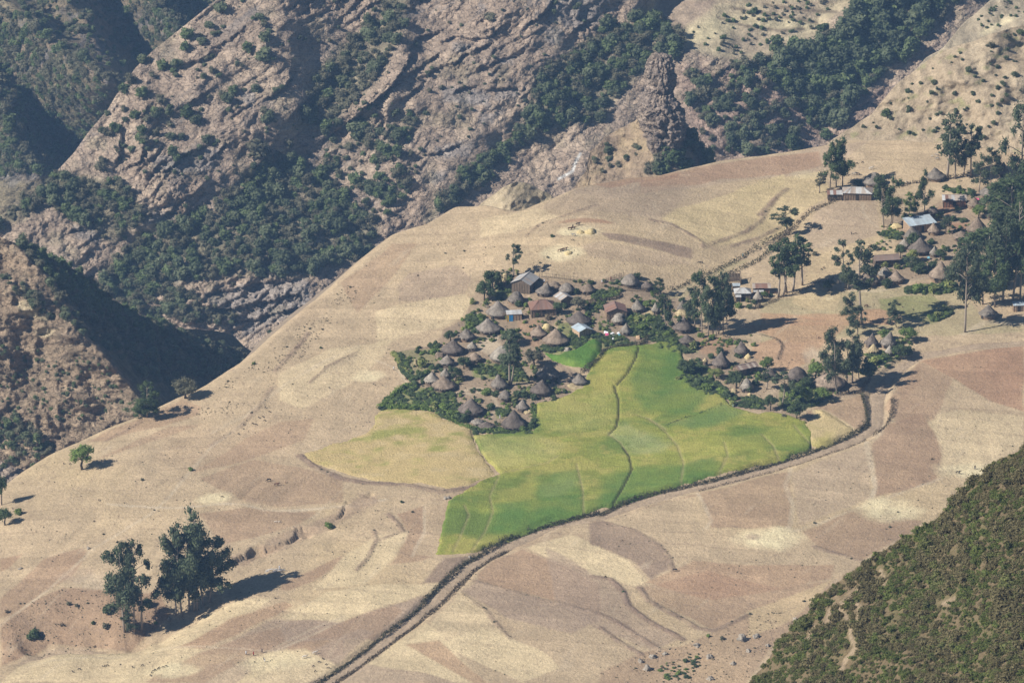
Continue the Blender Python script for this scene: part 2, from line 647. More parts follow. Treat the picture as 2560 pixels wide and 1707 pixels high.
TIN = {k: plain('tin_' + k, c, 0.55, 0.16, 1.1, (1, 0.4, 1), 0.0, 0.35, tuple(v * 0.62 + w for v, w in zip(c, (0.075, 0.035, 0.015))), 0.12) for k, c in
       {'white': (0.50, 0.52, 0.52), 'blue': (0.42, 0.52, 0.58), 'grey': (0.36, 0.37, 0.37), 'rust': (0.235, 0.14, 0.11),
        'redbrown': (0.225, 0.15, 0.125), 'brown': (0.225, 0.175, 0.15), 'pale': (0.42, 0.37, 0.32)}.items()}
M_TARP = {k: plain('cloth_' + k, c, 0.8, 0.12, 3.0) for k, c in
          {'blue': (0.04, 0.27, 0.60), 'yellow': (0.65, 0.42, 0.04), 'pink': (0.60, 0.12, 0.22), 'white': (0.72, 0.72, 0.74),
           'tan': (0.48, 0.33, 0.20), 'cyan': (0.18, 0.42, 0.52), 'red': (0.45, 0.08, 0.06), 'dark': (0.07, 0.06, 0.06), 'skin': (0.10, 0.055, 0.035), 'navy': (0.06, 0.09, 0.18)}.items()}
HIDE = {k: plain('hide_' + k, c, 0.8, 0.2, 1.5, None, 0, 0.1, c2) for k, c, c2 in
        (('brown', (0.13, 0.06, 0.035), (0.09, 0.045, 0.03)), ('dark', (0.045, 0.035, 0.03), (0.025, 0.02, 0.02)),
         ('white', (0.62, 0.57, 0.5), (0.5, 0.45, 0.38)), ('pied', (0.6, 0.56, 0.5), (0.03, 0.026, 0.025)),
         ('tan', (0.32, 0.22, 0.14), (0.22, 0.14, 0.09)))}

# ------------------------------------------------------------------ haze box is added after the terrain
# ------------------------------------------------------------------ farmed shelf: albedo map from the fields
C = dict(straw=(0.50, 0.385, 0.225), pale=(0.57, 0.46, 0.285), brown=(0.325, 0.22, 0.142), red=(0.325, 0.195, 0.122), grey=(0.335, 0.25, 0.18),
         base=(0.43, 0.33, 0.212), dark=(0.235, 0.17, 0.125), dirt=(0.285, 0.215, 0.15), orange=(0.41, 0.25, 0.15), thresh=(0.66, 0.57, 0.36),
         scrub=(0.30, 0.20, 0.13), pasture=(0.35, 0.30, 0.17), gold=(0.53, 0.42, 0.235), trail=(0.50, 0.41, 0.29), bank=(0.23, 0.165, 0.12),
         shelf=(0.40, 0.305, 0.21), turf=(0.17, 0.20, 0.065))
FIELDS = [
    # crop, colour, blend, points
    ('F', 'shelf', 0.9, [(1290, 440), (1390, 425), (1650, 375), (1880, 340), (2000, 322), (1960, 350), (1900, 395), (1700, 415), (1500, 440), (1400, 460)]),
    ('V', 'red', 0.5, [(1760, 1205), (2000, 1150), (2352, 1120), (2352, 1160), (2100, 1190), (1900, 1230)]),
    ('W', 'red', 0.45, [(0, 1110), (330, 1030), (800, 960), (1100, 930), (1120, 1010), (900, 1070), (500, 1100), (200, 1150), (0, 1190)]),
    ('E', 'gold', 0.9, [(1330, 200), (1450, 120), (1800, 20), (1990, -60), (2240, -130), (2240, 60), (2060, 280), (1900, 350), (1640, 400), (1560, 330), (1430, 240)]),
    ('D', 'gold', 0.7, [(0, 380), (180, 320), (450, 260), (520, 380), (500, 470), (330, 560), (150, 680), (0, 780)]),
    ('E', 'dark', 0.85, [(870, 300), (1000, 308), (1300, 362), (1565, 408), (1560, 470), (1480, 468), (1200, 405), (960, 350)]),
    ('E', 'red', 0.75, [(550, 235), (640, 200), (740, 190), (900, 205), (1000, 235), (860, 232), (700, 222)]),
    ('E', 'grey', 0.35, [(740, 400), (900, 360), (1480, 470), (1560, 500), (1300, 540), (800, 480)]),
    ('E', 'shelf', 0.5, [(430, 130), (760, -20), (1500, -60), (1560, 20), (1300, 200), (1000, 160), (700, 140)]),
    ('A', 'grey', 0.5, [(250, 260), (640, 200), (760, 300), (700, 420), (420, 480), (180, 480), (160, 380)]),
    ('A', 'pale', 0.55, [(0, 560), (350, 470), (700, 420), (760, 470), (680, 600), (500, 690), (200, 760), (0, 850)]),
    ('E', 'pale', 0.4, [(0, 200), (430, 130), (600, 190), (420, 250), (200, 300), (0, 330)]),
    ('F', 'dark', 0.8, [(718, 870), (745, 845), (780, 822), (822, 806), (808, 830), (775, 850)]),
    ('L', 'brown', 0.7, [(700, 1368), (900, 1290), (1100, 1195), (1220, 1250), (1190, 1300), (1000, 1360), (800, 1400), (650, 1450), (520, 1460)]),
    ('P', 'brown', 0.55, [(560, 240), (1000, 40), (1200, 30), (900, 130), (640, 220)]),
    ('P', 'brown', 0.75, [(0, 1070), (130, 950), (250, 830), (500, 755), (520, 800), (440, 920), (250, 1040), (60, 1160), (0, 1180)]),
    ('P', 'red', 0.4, [(0, 830), (140, 790), (60, 880), (0, 910)]),
    ('P', 'brown', 0.5, [(1180, 350), (1500, 240), (1800, 280), (2052, 350), (2052, 490), (1700, 520), (1480, 490), (1350, 420)]),
    ('P', 'brown', 0.65, [(1180, 560), (1500, 520), (1900, 550), (1800, 620), (1560, 690), (1340, 740), (1250, 650)]),
    ('P', 'scrub', 0.8, [(0, 1200), (120, 1120), (380, 990), (600, 1000), (760, 1040), (960, 1010), (1010, 1090), (880, 1180), (760, 1260), (560, 1240), (300, 1240), (120, 1330), (0, 1370)]),
    ('P', 'shelf', 0.8, [(280, 1260), (500, 1240), (700, 1280), (600, 1340), (300, 1400), (160, 1420), (90, 1380)]),
    ('P', 'pale', 0.7, [(640, 1300), (1000, 1215), (1400, 1070), (1640, 1060), (1500, 1150), (1100, 1330), (700, 1420), (200, 1450), (250, 1410)]),
    ('P', 'red', 0.4, [(1080, 1340), (1400, 1170), (1700, 1080), (1750, 1110), (1400, 1290), (1200, 1360)]),
    ('P', 'grey', 0.75, [(1290, 1360), (1640, 1185), (1840, 1190), (2052, 1200), (2052, 1290), (1640, 1380), (1500, 1385)]),
    ('P', 'brown', 0.75, [(1700, 1360), (2052, 1220), (2052, 1420), (1900, 1420)]),
    ('P', 'pale', 0.55, [(640, 1560), (1100, 1400), (1600, 1390), (2010, 1430), (1900, 1520), (1700, 1600), (640, 1600)]),
    ('P', 'shelf', 0.7, [(1180, 1480), (1480, 1410), (1520, 1480), (1400, 1580), (1200, 1580)]),
    ('Q', 'brown', 0.85, [(0, 1190), (110, 1150), (425, 1008), (380, 1080), (230, 1180), (60, 1250), (0, 1250)]),
    ('Q', 'pale', 0.6, [(420, 1010), (640, 880), (830, 860), (800, 950), (720, 1050), (560, 1200), (200, 1240), (320, 1130)]),
    ('Q', 'brown', 0.75, [(760, 740), (940, 690), (1062, 690), (1075, 770), (1040, 900), (1000, 1015), (940, 1050), (715, 1070), (800, 950), (830, 870)]),
    ('Q', 'base', 0.8, [(940, 680), (1070, 640), (1070, 780), (1005, 1020), (880, 1010), (935, 860)]),
    ('Q', 'dark', 0.85, [(925, 1195), (1075, 1035), (1235, 1020), (1160, 1100), (1060, 1190)]),
    ('Q', 'pale', 0.75, [(0, 1420), (300, 1250), (540, 1210), (920, 1200), (1060, 1195), (1010, 1250), (700, 1340), (380, 1445), (140, 1435)]),
    ('Q', 'grey', 0.85, [(0, 1440), (380, 1450), (1000, 1260), (950, 1320), (820, 1420), (620, 1560), (0, 1580)]),
    ('Q', 'brown', 0.55, [(140, 1560), (400, 1440), (760, 1340), (800, 1380), (600, 1560)]),
    # right of the road
    ('Q', 'brown', 0.85, [(1285, 1130), (1400, 1040), (1580, 975), (1800, 1060), (2091, 1190), (2091, 1390), (1700, 1290), (1420, 1220), (1290, 1180)]),
    ('Q', 'grey', 0.8, [(1190, 1245), (1290, 1185), (1700, 1300), (2091, 1395), (2091, 1440), (1900, 1520), (1500, 1430), (1330, 1330)]),
    ('Q', 'pale', 0.5, [(870, 1568), (1180, 1255), (1330, 1340), (1500, 1568)]),
    ('Q', 'pale', 0.75, [(1600, 965), (1900, 870), (2091, 950), (2091, 1130), (1800, 1050)]),
    ('R', 'dark', 0.75, [(-60, 560), (0, 560), (200, 620), (320, 690), (385, 770), (375, 830), (285, 885), (200, 790), (0, 700), (-60, 690)]),
    ('R', 'pale', 0.8, [(-70, 680), (0, 705), (150, 770), (240, 860), (275, 893), (200, 922), (100, 890), (0, 865), (-70, 850)]),
    ('R', 'grey', 0.6, [(-300, 700), (0, 870), (110, 910), (150, 1000), (300, 1140), (430, 1210), (300, 1280), (130, 1210), (-100, 1120), (-250, 1000)]),
    ('R', 'brown', 0.6, [(230, 930), (600, 830), (1000, 930), (1270, 890), (1100, 990), (820, 1060), (640, 1160), (420, 1060), (290, 1000)]),
    ('R', 'red', 0.35, [(250, 900), (520, 780), (800, 800), (1300, 800), (1280, 880), (900, 960), (600, 1000)]),
    ('R', 'brown', 0.6, [(60, 545), (560, 400), (1050, 280), (1060, 380), (1060, 600), (620, 600), (560, 420), (300, 470)]),
    ('R', 'shelf', 0.6, [(1060, 290), (1480, 130), (1500, 430), (1400, 470), (1100, 590)]),
    ('R', 'brown', 0.9, [(1512, 130), (1600, 20), (1790, -40), (1860, 60), (1895, 200), (1870, 330), (1700, 390), (1525, 425), (1520, 300)]),
    ('R', 'brown', 0.75, [(1130, 620), (1420, 490), (1700, 540), (1800, 560), (1700, 640), (1440, 780), (1200, 690)]),
    ('R', 'pale', 0.5, [(1800, -20), (2000, -60), (2352, -20), (2352, 140), (2200, 230), (1900, 280), (1900, 150)]),
    ('F', 'red', 0.8, [(2110, 830), (2352, 790), (2352, 945), (2270, 920), (2190, 870)]),
    ('F', 'brown', 0.7, [(2030, 930), (2110, 830), (2190, 870), (2150, 960), (2080, 1000)]),
    ('C', 'brown', 0.5, [(2120, 640), (2352, 460), (2352, 640), (2200, 800)]),
    ('R', 'scrub', 0.45, [(0, 1400), (230, 1290), (460, 1250), (640, 1170), (820, 1070), (1300, 880), (1200, 1040), (1000, 1200), (800, 1470), (0, 1470)]),
    ('R', 'straw', 0.6, [(820, 1060), (1300, 880), (1180, 1010), (1050, 1120), (820, 1200)]),
    ('C', 'gold', 0.95, [(1370, 880), (1480, 880), (1620, 960), (1750, 1050), (1740, 1080), (1540, 1190), (1480, 1240), (1380, 1230), (1215, 1040), (1230, 1020), (1420, 970)]),
    ('C', 'brown', 0.7, [(1240, 980), (1380, 870), (1640, 800), (1830, 745), (1870, 900), (1860, 1030), (1760, 1050), (1600, 940), (1480, 875), (1380, 880), (1400, 960)]),
    ('F', 'grey', 0.8, [(560, 1568), (700, 1500), (830, 1440), (860, 1450), (720, 1568)]), ('F', 'pale', 0.75, [(780, 1568), (900, 1480), (980, 1430), (1090, 1540), (1110, 1568)]),
    ('F', 'grey', 0.7, [(830, 1520), (960, 1540), (1060, 1568), (780, 1568)]), ('F', 'pale', 0.8, [(1000, 1480), (1110, 1440), (1240, 1490), (1290, 1530), (1200, 1568), (1060, 1500)]),
    ('F', 'red', 0.5, [(930, 1480), (1010, 1470), (1120, 1568), (1090, 1568)]), ('F', 'pale', 0.7, [(580, 1500), (700, 1490), (780, 1530), (700, 1568), (570, 1568)]),
    ('F', 'brown', 0.6, [(300, 1568), (500, 1480), (640, 1440), (660, 1480), (560, 1520), (470, 1568)]), ('F', 'pale', 0.7, [(0, 1568), (60, 1500), (300, 1470), (470, 1490), (330, 1568)]),
    ('F', 'brown', 0.5, [(640, 970), (720, 960), (700, 1010), (560, 1060), (430, 1090), (560, 1010)]),
    ('F', 'pale', 0.5, [(640, 860), (760, 800), (900, 780), (880, 820), (820, 870), (700, 940), (640, 920)]), ('F', 'brown', 0.5, [(780, 650), (900, 560), (960, 560), (900, 640), (820, 720)]),
    # village grounds and pastures
    ('D', 'pasture', 0.6, [(0, 1240), (480, 1180), (1480, 1100), (1700, 1380), (1990, 1400), (1990, 1480), (1500, 1500), (900, 1500), (0, 1568)]),
    ('D', 'orange', 0.75, [(0, 1330), (300, 1350), (640, 1330), (900, 1300), (1100, 1330), (1000, 1420), (640, 1430), (200, 1430), (0, 1420)]),
    ('C', 'orange', 0.65, [(700, 120), (1400, 100), (1700, 130), (1440, 330), (1380, 450), (1050, 560), (850, 420), (820, 300), (1050, 240)]),
    ('D', 'straw', 0.5, [(300, 1130), (560, 1160), (620, 1200), (580, 1300), (400, 1320), (230, 1260)]),
    ('D', 'shelf', 0.75, [(430, 560), (640, 480), (860, 450), (900, 620), (900, 760), (560, 830), (360, 850), (340, 680)]),
    ('D', 'straw', 0.6, [(350, 920), (640, 820), (900, 740), (920, 840), (830, 900), (560, 1060), (340, 1120)]),
    ('A', 'dirt', 0.9, [(130, 880), (470, 810), (530, 700), (690, 620), (760, 430), (980, 230), (1300, 290), (1756, 350), (1756, 620), (1400, 640), (1310, 870), (1490, 980), (1620, 1060), (1500, 1230), (1240, 1300), (1200, 1480), (760, 1490), (430, 1340), (40, 1310), (260, 1110)]),
    ('B', 'dirt', 0.8, [(0, 300), (460, 200), (950, 320), (1300, 240), (1160, 520), (1300, 850), (1640, 900), (1700, 1060), (1600, 1300), (1100, 1060), (900, 830), (560, 980), (120, 1180), (0, 1250)]),
    ('B', 'pasture', 0.6, [(930, 330), (1300, 190), (1650, 0), (1900, -60), (1700, 60), (1480, 170), (1230, 260), (1170, 410), (960, 430)]),
    ('C', 'dirt', 0.6, [(140, 560), (400, 420), (700, 240), (850, 400), (1100, 560), (1450, 440), (1850, 620), (1800, 760), (1400, 830), (1200, 970), (920, 900), (700, 880), (400, 780), (190, 650)]),
    ('D', 'dirt', 0.75, [(920, 640), (1300, 520), (1560, 400), (1990, 330), (1990, 700), (1700, 900), (1440, 1060), (1000, 1110), (740, 1130), (820, 930), (1060, 880), (1030, 780)]),
    ('A', 'turf', 0.75, [(940, 350), (1080, 400), (980, 490), (940, 470)]), ('A', 'turf', 0.75, [(690, 600), (800, 580), (860, 620), (800, 740), (700, 690)]),
    ('A', 'turf', 0.7, [(740, 1000), (900, 960), (1150, 1010), (1220, 1110), (1060, 1130), (900, 1090), (760, 1080)]), ('A', 'turf', 0.7, [(20, 1330), (60, 1260), (260, 1130), (600, 1200), (660, 1300), (720, 1430), (560, 1410), (430, 1345)]),
    ('A', 'turf', 0.25, [(130, 880), (530, 830), (480, 960), (330, 1090), (260, 1110)]), ('A', 'turf', 0.8, [(1280, 830), (1500, 800), (1400, 650), (1530, 640), (1640, 760), (1756, 740), (1756, 900), (1500, 900), (1320, 890)]),
    ('A', 'turf', 0.7, [(940, 1330), (1060, 1310), (1040, 1380), (950, 1400)]), ('B', 'turf', 0.75, [(540, 620), (830, 660), (960, 780), (1080, 880), (1280, 960), (1280, 1050), (1010, 1060), (900, 960), (700, 900), (520, 860)]),
    ('B', 'turf', 0.7, [(100, 380), (420, 380), (420, 440), (150, 480)]), ('B', 'turf', 0.7, [(130, 850), (450, 880), (600, 960), (270, 1010), (150, 980)]), ('C', 'turf', 0.6, [(130, 560), (350, 420), (420, 500), (470, 600), (600, 700), (700, 780), (500, 800), (300, 700), (180, 660)]),
    ('C', 'turf', 0.6, [(1080, 660), (1400, 640), (1560, 760), (1400, 850), (1200, 920), (1060, 860)]), ('D', 'turf', 0.7, [(920, 720), (1070, 730), (1060, 780), (930, 780)]), ('D', 'turf', 0.55, [(1090, 1140), (1480, 1090), (1480, 1170), (1330, 1200), (1100, 1190)]),
    ('D', 'turf', 0.45, [(900, 1220), (1300, 1200), (1480, 1320), (1300, 1420), (900, 1300)]), ('C', 'turf', 0.55, [(1840, 380), (2000, 340), (2150, 420), (2050, 470), (1900, 480)]),
    ('B', 'orange', 0.5, [(1280, 900), (1560, 880), (1690, 960), (1600, 1080), (1300, 1060)]),
    ('D', 'red', 0.9, [(1430, 650), (1580, 655), (1560, 715), (1440, 700)]),
    ('D', 'red', 0.8, [(1340, 540), (1490, 530), (1440, 600), (1330, 590)]),
    ('A', 'orange', 0.35, [(1120, 640), (1290, 620), (1290, 860), (1200, 820), (1110, 700)]),
    ('A', 'trail', 0.6, [(770, 790), (960, 740), (980, 830), (880, 900), (820, 870)]),
]
LINES = [  # crop, colour, half width m, blend, points
    ('P', 'trail', 0.8, 0.8, [(640, 500), (1100, 520), (1400, 500), (1560, 530), (1750, 545), (2052, 515), (2300, 470)]),
    ('P', 'trail', 0.7, 0.6, [(0, 1210), (300, 1000), (560, 760), (900, 560), (1000, 470), (1260, 160), (1450, 20)]),
    ('P', 'trail', 0.6, 0.5, [(150, 1450), (640, 1390), (1000, 1340), (1640, 1380), (2052, 1190)]),
    ('P', 'trail', 0.6, 0.5, [(1580, 1385), (1850, 1250), (2052, 1170)]),
    ('R', 'trail', 1.0, 0.75, [(1480, 120), (1500, 250), (1525, 370), (1505, 440)]),
    ('R', 'trail', 0.9, 0.7, [(1055, 270), (1030, 360), (1070, 480), (1045, 610)]),
    ('R', 'trail', 0.7, 0.55, [(540, 400), (580, 470), (620, 560), (590, 600)]),
    ('R', 'bank', 0.7, 0.55, [(-80, 540), (0, 558), (190, 612), (320, 690), (385, 760), (400, 830)]),
    ('R', 'bank', 0.8, 0.7, [(-40, 865), (60, 880), (130, 950), (160, 1030), (300, 1130), (460, 1215)]),
    ('R', 'bank', 0.8, 0.7, [(220, 930), (270, 1000), (420, 1080), (540, 1150), (630, 1168), (820, 1080)]),
    ('R', 'bank', 0.8, 0.65, [(0, 1080), (80, 1110), (200, 1190), (330, 1270)]),
    ('R', 'bank', 0.8, 0.65, [(0, 1150), (110, 1230), (230, 1300)]),
    ('R', 'bank', 0.7, 0.6, [(1190, 700), (1330, 745), (1450, 780)]),
    ('R', 'trail', 0.7, 0.5, [(1060, 620), (1250, 560), (1420, 490), (1600, 430), (1900, 320)]),
    ('Q', 'bank', 0.6, 0.5, [(1270, 1180), (1450, 1230), (1700, 1300), (2060, 1390)]),
    ('Q', 'bank', 0.6, 0.45, [(1200, 1270), (1330, 1360), (1500, 1560)]),
    ('Q', 'bank', 0.6, 0.5, [(610, 850), (630, 920), (580, 1020), (500, 1110)]),
    ('Q', 'bank', 0.7, 0.5, [(710, 745), (780, 820), (800, 860), (620, 920)]),
    ('Q', 'trail', 0.6, 0.6, [(0, 720), (200, 715), (400, 690), (540, 655)]),
    ('Q', 'trail', 0.6, 0.6, [(950, 690), (940, 860), (860, 1020)]),
    ('Q', 'bank', 1.0, 0.7, [(130, 360), (240, 440), (400, 510), (560, 540), (650, 545), (820, 550), (1040, 600), (1230, 575), (1430, 500)]),
    ('E', 'bank', 0.6, 0.6, [(1250, 205), (1420, 245), (1560, 320), (1640, 370), (1632, 400)]),
    ('E', 'bank', 0.8, 0.55, [(2170, 50), (2060, 200), (1960, 270), (1760, 350), (1640, 395)]),
    ('E', 'bank', 0.6, 0.5, [(2240, 200), (2050, 300), (1850, 370)]),
    ('E', 'bank', 0.5, 0.4, [(340, 320), (440, 240), (600, 180), (860, 100)]),
    ('D', 'bank', 0.8, 0.6, [(0, 590), (100, 480), (200, 400)]),
    ('L', 'bank', 0.8, 0.6, [(1660, 1030), (1780, 900), (1860, 800)]),
    ('L', 'bank', 0.5, 0.45, [(1870, 1100), (1980, 1000), (2150, 915)]),
    ('L', 'trail', 0.8, 0.45, [(1280, 1400), (1500, 1290), (1660, 1160), (1900, 1000), (2160, 880)]),
    ('L', 'bank', 0.5, 0.45, [(640, 1450), (760, 1390), (850, 1330)]),
    ('L', 'bank', 0.7, 0.35, [(1270, 1480), (1440, 1370), (1560, 1250), (1640, 1130)]),
    ('C', 'bank', 0.5, 0.5, [(900, 210), (1060, 250), (1110, 310), (1060, 430)]),
    ('C', 'trail', 1.2, 0.6, [(500, 460), (640, 480), (900, 480), (1150, 560)]),
    ('D', 'trail', 1.0, 0.6, [(640, 1160), (900, 1170), (1130, 1100), (1260, 1060), (1400, 1080)]),
    ('D', 'orange', 0.6, 0.8, [(180, 1390), (240, 1405), (270, 1395)]),
    ('D', 'orange', 0.5, 0.8, [(330, 1370), (430, 1385), (510, 1370)]),
    ('D', 'trail', 0.5, 0.6, [(780, 500), (780, 580), (840, 650), (890, 690)]),
    ('D', 'trail', 1.5, 0.7, [(1540, 1490), (1700, 1400), (1990, 1420)]),
    ('B', 'trail', 1.2, 0.6, [(0, 540), (460, 410), (820, 400), (1160, 300)]),
    ('A', 'trail', 0.7, 0.7, [(680, 1210), (900, 1180), (950, 1300), (900, 1400)]),
    ('A', 'trail', 0.7, 0.7, [(640, 1200), (760, 1160), (860, 1170)]),
    ('A', 'trail', 0.6, 0.7, [(0, 940), (140, 1000), (200, 1060), (230, 1110)]),
]
SPOTS = [  # threshing floors and pale heaps: crop, cx, cy, rx px, ry px (native px), colour, blend
    ('R', 930, 655, 78, 25, 'thresh', 1.0), ('R', 1600, 500, 85, 24, 'thresh', 0.9), ('R', 2040, 280, 85, 18, 'thresh', 0.9), ('P', 1270, 465, 46, 13, 'thresh', 0.8),
    ('F', 850, 862, 45, 15, 'thresh', 0.8), ('E', 740, 290, 62, 13, 'thresh', 0.9), ('E', 620, 450, 60, 16, 'thresh', 0.95),
    ('P', 1040, 1490, 65, 14, 'thresh', 0.75), ('P', 1650, 1440, 90, 20, 'thresh', 0.55), ('R', 850, 645, 22, 7, 'grey', 0.8),
    ('C', 1950, 990, 22, 45, 'trail', 0.8), ('C', 1370, 390, 26, 22, 'trail', 0.7), ('D', 350, 290, 40, 12, 'thresh', 0.4), ('D', 530, 1220, 14, 5, 'thresh', 0.5),
    ('P', 450, 920, 45, 16, 'grey', 0.6), ('P', 560, 960, 50, 16, 'trail', 0.5),
]
CROP_GREEN = W('F', [(1232, 928), (1290, 915), (1335, 890), (1352, 850), (1375, 815), (1400, 800), (1480, 792), (1530, 785), (1565, 800), (1575, 860), (1590, 890), (1650, 905), (1690, 940), (1740, 950), (1790, 948),
                     (1850, 968), (1870, 1000), (1862, 1030), (1800, 1055), (1600, 1103), (1450, 1148), (1250, 1208), (1150, 1245), (1085, 1270), (1000, 1273), (1018, 1200), (1030, 1150),
                     (1120, 1100), (1150, 1090), (1105, 1045), (1085, 1000), (1130, 1000), (1228, 990)])
CROP_GOLD = W('Q', [(150, 352), (560, 218), (610, 170), (610, 110), (680, 55), (970, 60), (1075, 122), (1255, 172), (1285, 310), (1410, 485), (1230, 565), (1080, 575), (880, 540), (650, 535), (500, 505), (330, 455), (200, 405)])
CROP_PALE = W('C', [(1385, 885), (1480, 880), (1620, 960), (1750, 1050), (1745, 1075), (1600, 1160), (1480, 1230), (1370, 1215), (1220, 1040), (1290, 1000), (1420, 970)])
CROP_PLOT = W('A', [(1310, 885), (1430, 897), (1560, 860), (1700, 770), (1770, 800), (1775, 880), (1740, 950), (1680, 1005), (1560, 1005), (1470, 985), (1370, 930)])
SLITS = [W('B', [(640, 1010), (610, 1120), (520, 1290), (400, 1420)]), W('B', [(375, 1420), (390, 1490), (420, 1570)]) + W('F', [(1421, 960), (1415, 985), (1400, 1000)]),
         W('F', [(1432, 1030), (1445, 1050), (1452, 1080), (1430, 1125), (1408, 1160)]), W('Q', [(1245, 190), (1255, 240), (1310, 350), (1400, 470)])]
BUNDS = [W('Q', [(1432, 500), (1370, 640), (1392, 740), (1340, 870), (1250, 1000)]), W('Q', [(1205, 695), (1235, 760), (1180, 900), (1130, 1000)]),
         W('R', [(270, 0), (360, 70), (430, 150), (465, 250), (450, 350)]), W('R', [(690, 130), (710, 200), (650, 330)]), W('R', [(900, 90), (960, 150), (1000, 240)]),
         W('R', [(1078, 38), (1120, 90), (1170, 142)]), W('F', [(1460, 955), (1500, 970), (1530, 990)]), W('Q', [(1940, 430), (1980, 600), (1985, 740)]),
         W('Q', [(1430, 490), (1600, 450), (1750, 420), (1820, 370)]), W('R', [(50, 90), (110, 130), (150, 190)])]


def fold(col, m, c):
    return col * (1 - m[:, None]) + np.array(c)[None, :] * m[:, None]


def ground_albedo(x, y):
    wx = x + 0.5 * fbm(x / 7, y / 7, 51, 3)
    wy = y + 0.9 * fbm(x / 7, y / 7, 61, 3)
    col = np.tile(np.array(C['base']), (len(x), 1))
    n = fbm(x / 40, y / 55, 71, 4)
    col = fold(col, sstep(0.1, 0.7, n) * 0.35, C['brown'])
    col = fold(col, sstep(0.0, 0.6, -n) * 0.6, C['straw'])
    for crop, c, a, P in FIELDS:
        Pw = W(crop, P)
        xs, ys = [p[0] for p in Pw], [p[1] for p in Pw]
        sel = np.nonzero((wx > min(xs) - 4) & (wx < max(xs) + 4) & (wy > min(ys) - 4) & (wy < max(ys) + 4))[0]
        if not len(sel):
            continue
        sx, sy = wx[sel], wy[sel]
        ins = in_poly(sx, sy, Pw)
        d, _ = poly_dist(sx, sy, Pw + Pw[:1])
        m = np.zeros(len(x))
        m[sel] = sstep(-0.35, 0.55, np.where(ins, d, -d)) * a ** 0.62 * (0.92 + 0.16 * fbm(sx / 9, sy / 13, 81, 3))
        col = fold(col, np.clip(m, 0, 1), C[c])
    for crop, c, w, a, P in LINES:
        if c == 'trail':
            w, a = w * 0.62, a * 0.75
        Pw = W(crop, P)
        xs, ys = [p[0] for p in Pw], [p[1] for p in Pw]
        sel = np.nonzero((x > min(xs) - 6) & (x < max(xs) + 6) & (y > min(ys) - 6) & (y < max(ys) + 6))[0]
        if not len(sel):
            continue
        qx, qy = x[sel] + 0.5 * (wx[sel] - x[sel]), y[sel] + 0.5 * (wy[sel] - y[sel])
        d, _ = poly_dist(qx, qy, Pw)
        m = np.zeros(len(x))
        m[sel] = sstep(w * 1.7, w * 0.6, d) * min(1, a * 1.35) * (0.85 + 0.5 * fbm(qx / 4, qy / 4, 91, 2))
        col = fold(col, np.clip(m, 0, 1), C[c])
    for crop, cx, cy, rx, ry, c, a in SPOTS:
        p = G(*at(crop, cx, cy))
        k = 1700 * KPX if p.y > 1600 else 1500 * KPX
        ax, ay = rx * k, ry * k / 0.38
        u = ((wx - p.x) / ax) ** 2 + ((wy - p.y) / ay) ** 2 + 0.6 * fbm(x / 5, y / 6, 95, 4)
        col = fold(col, np.clip(sstep(1.5, 0.1, u) * a * (0.85 + 0.35 * fbm(x / 2.2, y / 3, 97, 3)), 0, 1), C[c])
    # eroded gully walls and the road cut
    d, _ = poly_dist(x, y, GULLY)
    col = fold(col, sstep(4.5, 1.5, d + 1.5 * fbm(x / 3, y / 3, 119, 3)) * 0.75, (0.33, 0.24, 0.165))
    # slow mottling, darker soil showing through thin stubble
    t = fbm(x / 3.2, y / 5.5, 101, 4)
    col = col * (1 + 0.10 * t)[:, None]
    t = ridged(x / 14 + 0.4 * y / 14, y / 90, 103, 3)
    col = col * (1.05 - 0.12 * t)[:, None]
    s = (x * 0.25 + y) + 6 * fbm(x / 60, y / 60, 105, 3)
    k = np.floor(s / 6.5)
    v = _hash(k, np.floor((x + 37 * _hash(k, k * 0, 3)) / 70), 141) - 0.5       # long narrow plots, each ploughed or grazed on its own
    col = col * (1 + 0.17 * v)[:, None]
    e = np.abs(s / 6.5 - np.round(s / 6.5)) * 6.5
    col = fold(col, sstep(0.55, 0.15, e) * 0.28 * (0.5 + fbm(x / 11, y / 11, 145, 2)).clip(0, 1), C['bank'])
    t = fbm(x / 26, s / 1.5, 107, 3)                       # stubble rows that follow the contours
    col = col * (1 + 0.07 * t)[:, None]
    t = ridged((x - 0.5 * y) / 9, s / 55, 109, 3)          # worn lines down the slope
    col = fold(col, sstep(0.78, 0.95, t) * 0.35, C['trail'])
    t = fbm(x / 0.9, y / 1.6, 115, 2)
    col = fold(col, sstep(0.35, 0.7, t) * 0.30, C['bank'])
    return np.clip(col, 0.02, 0.9)


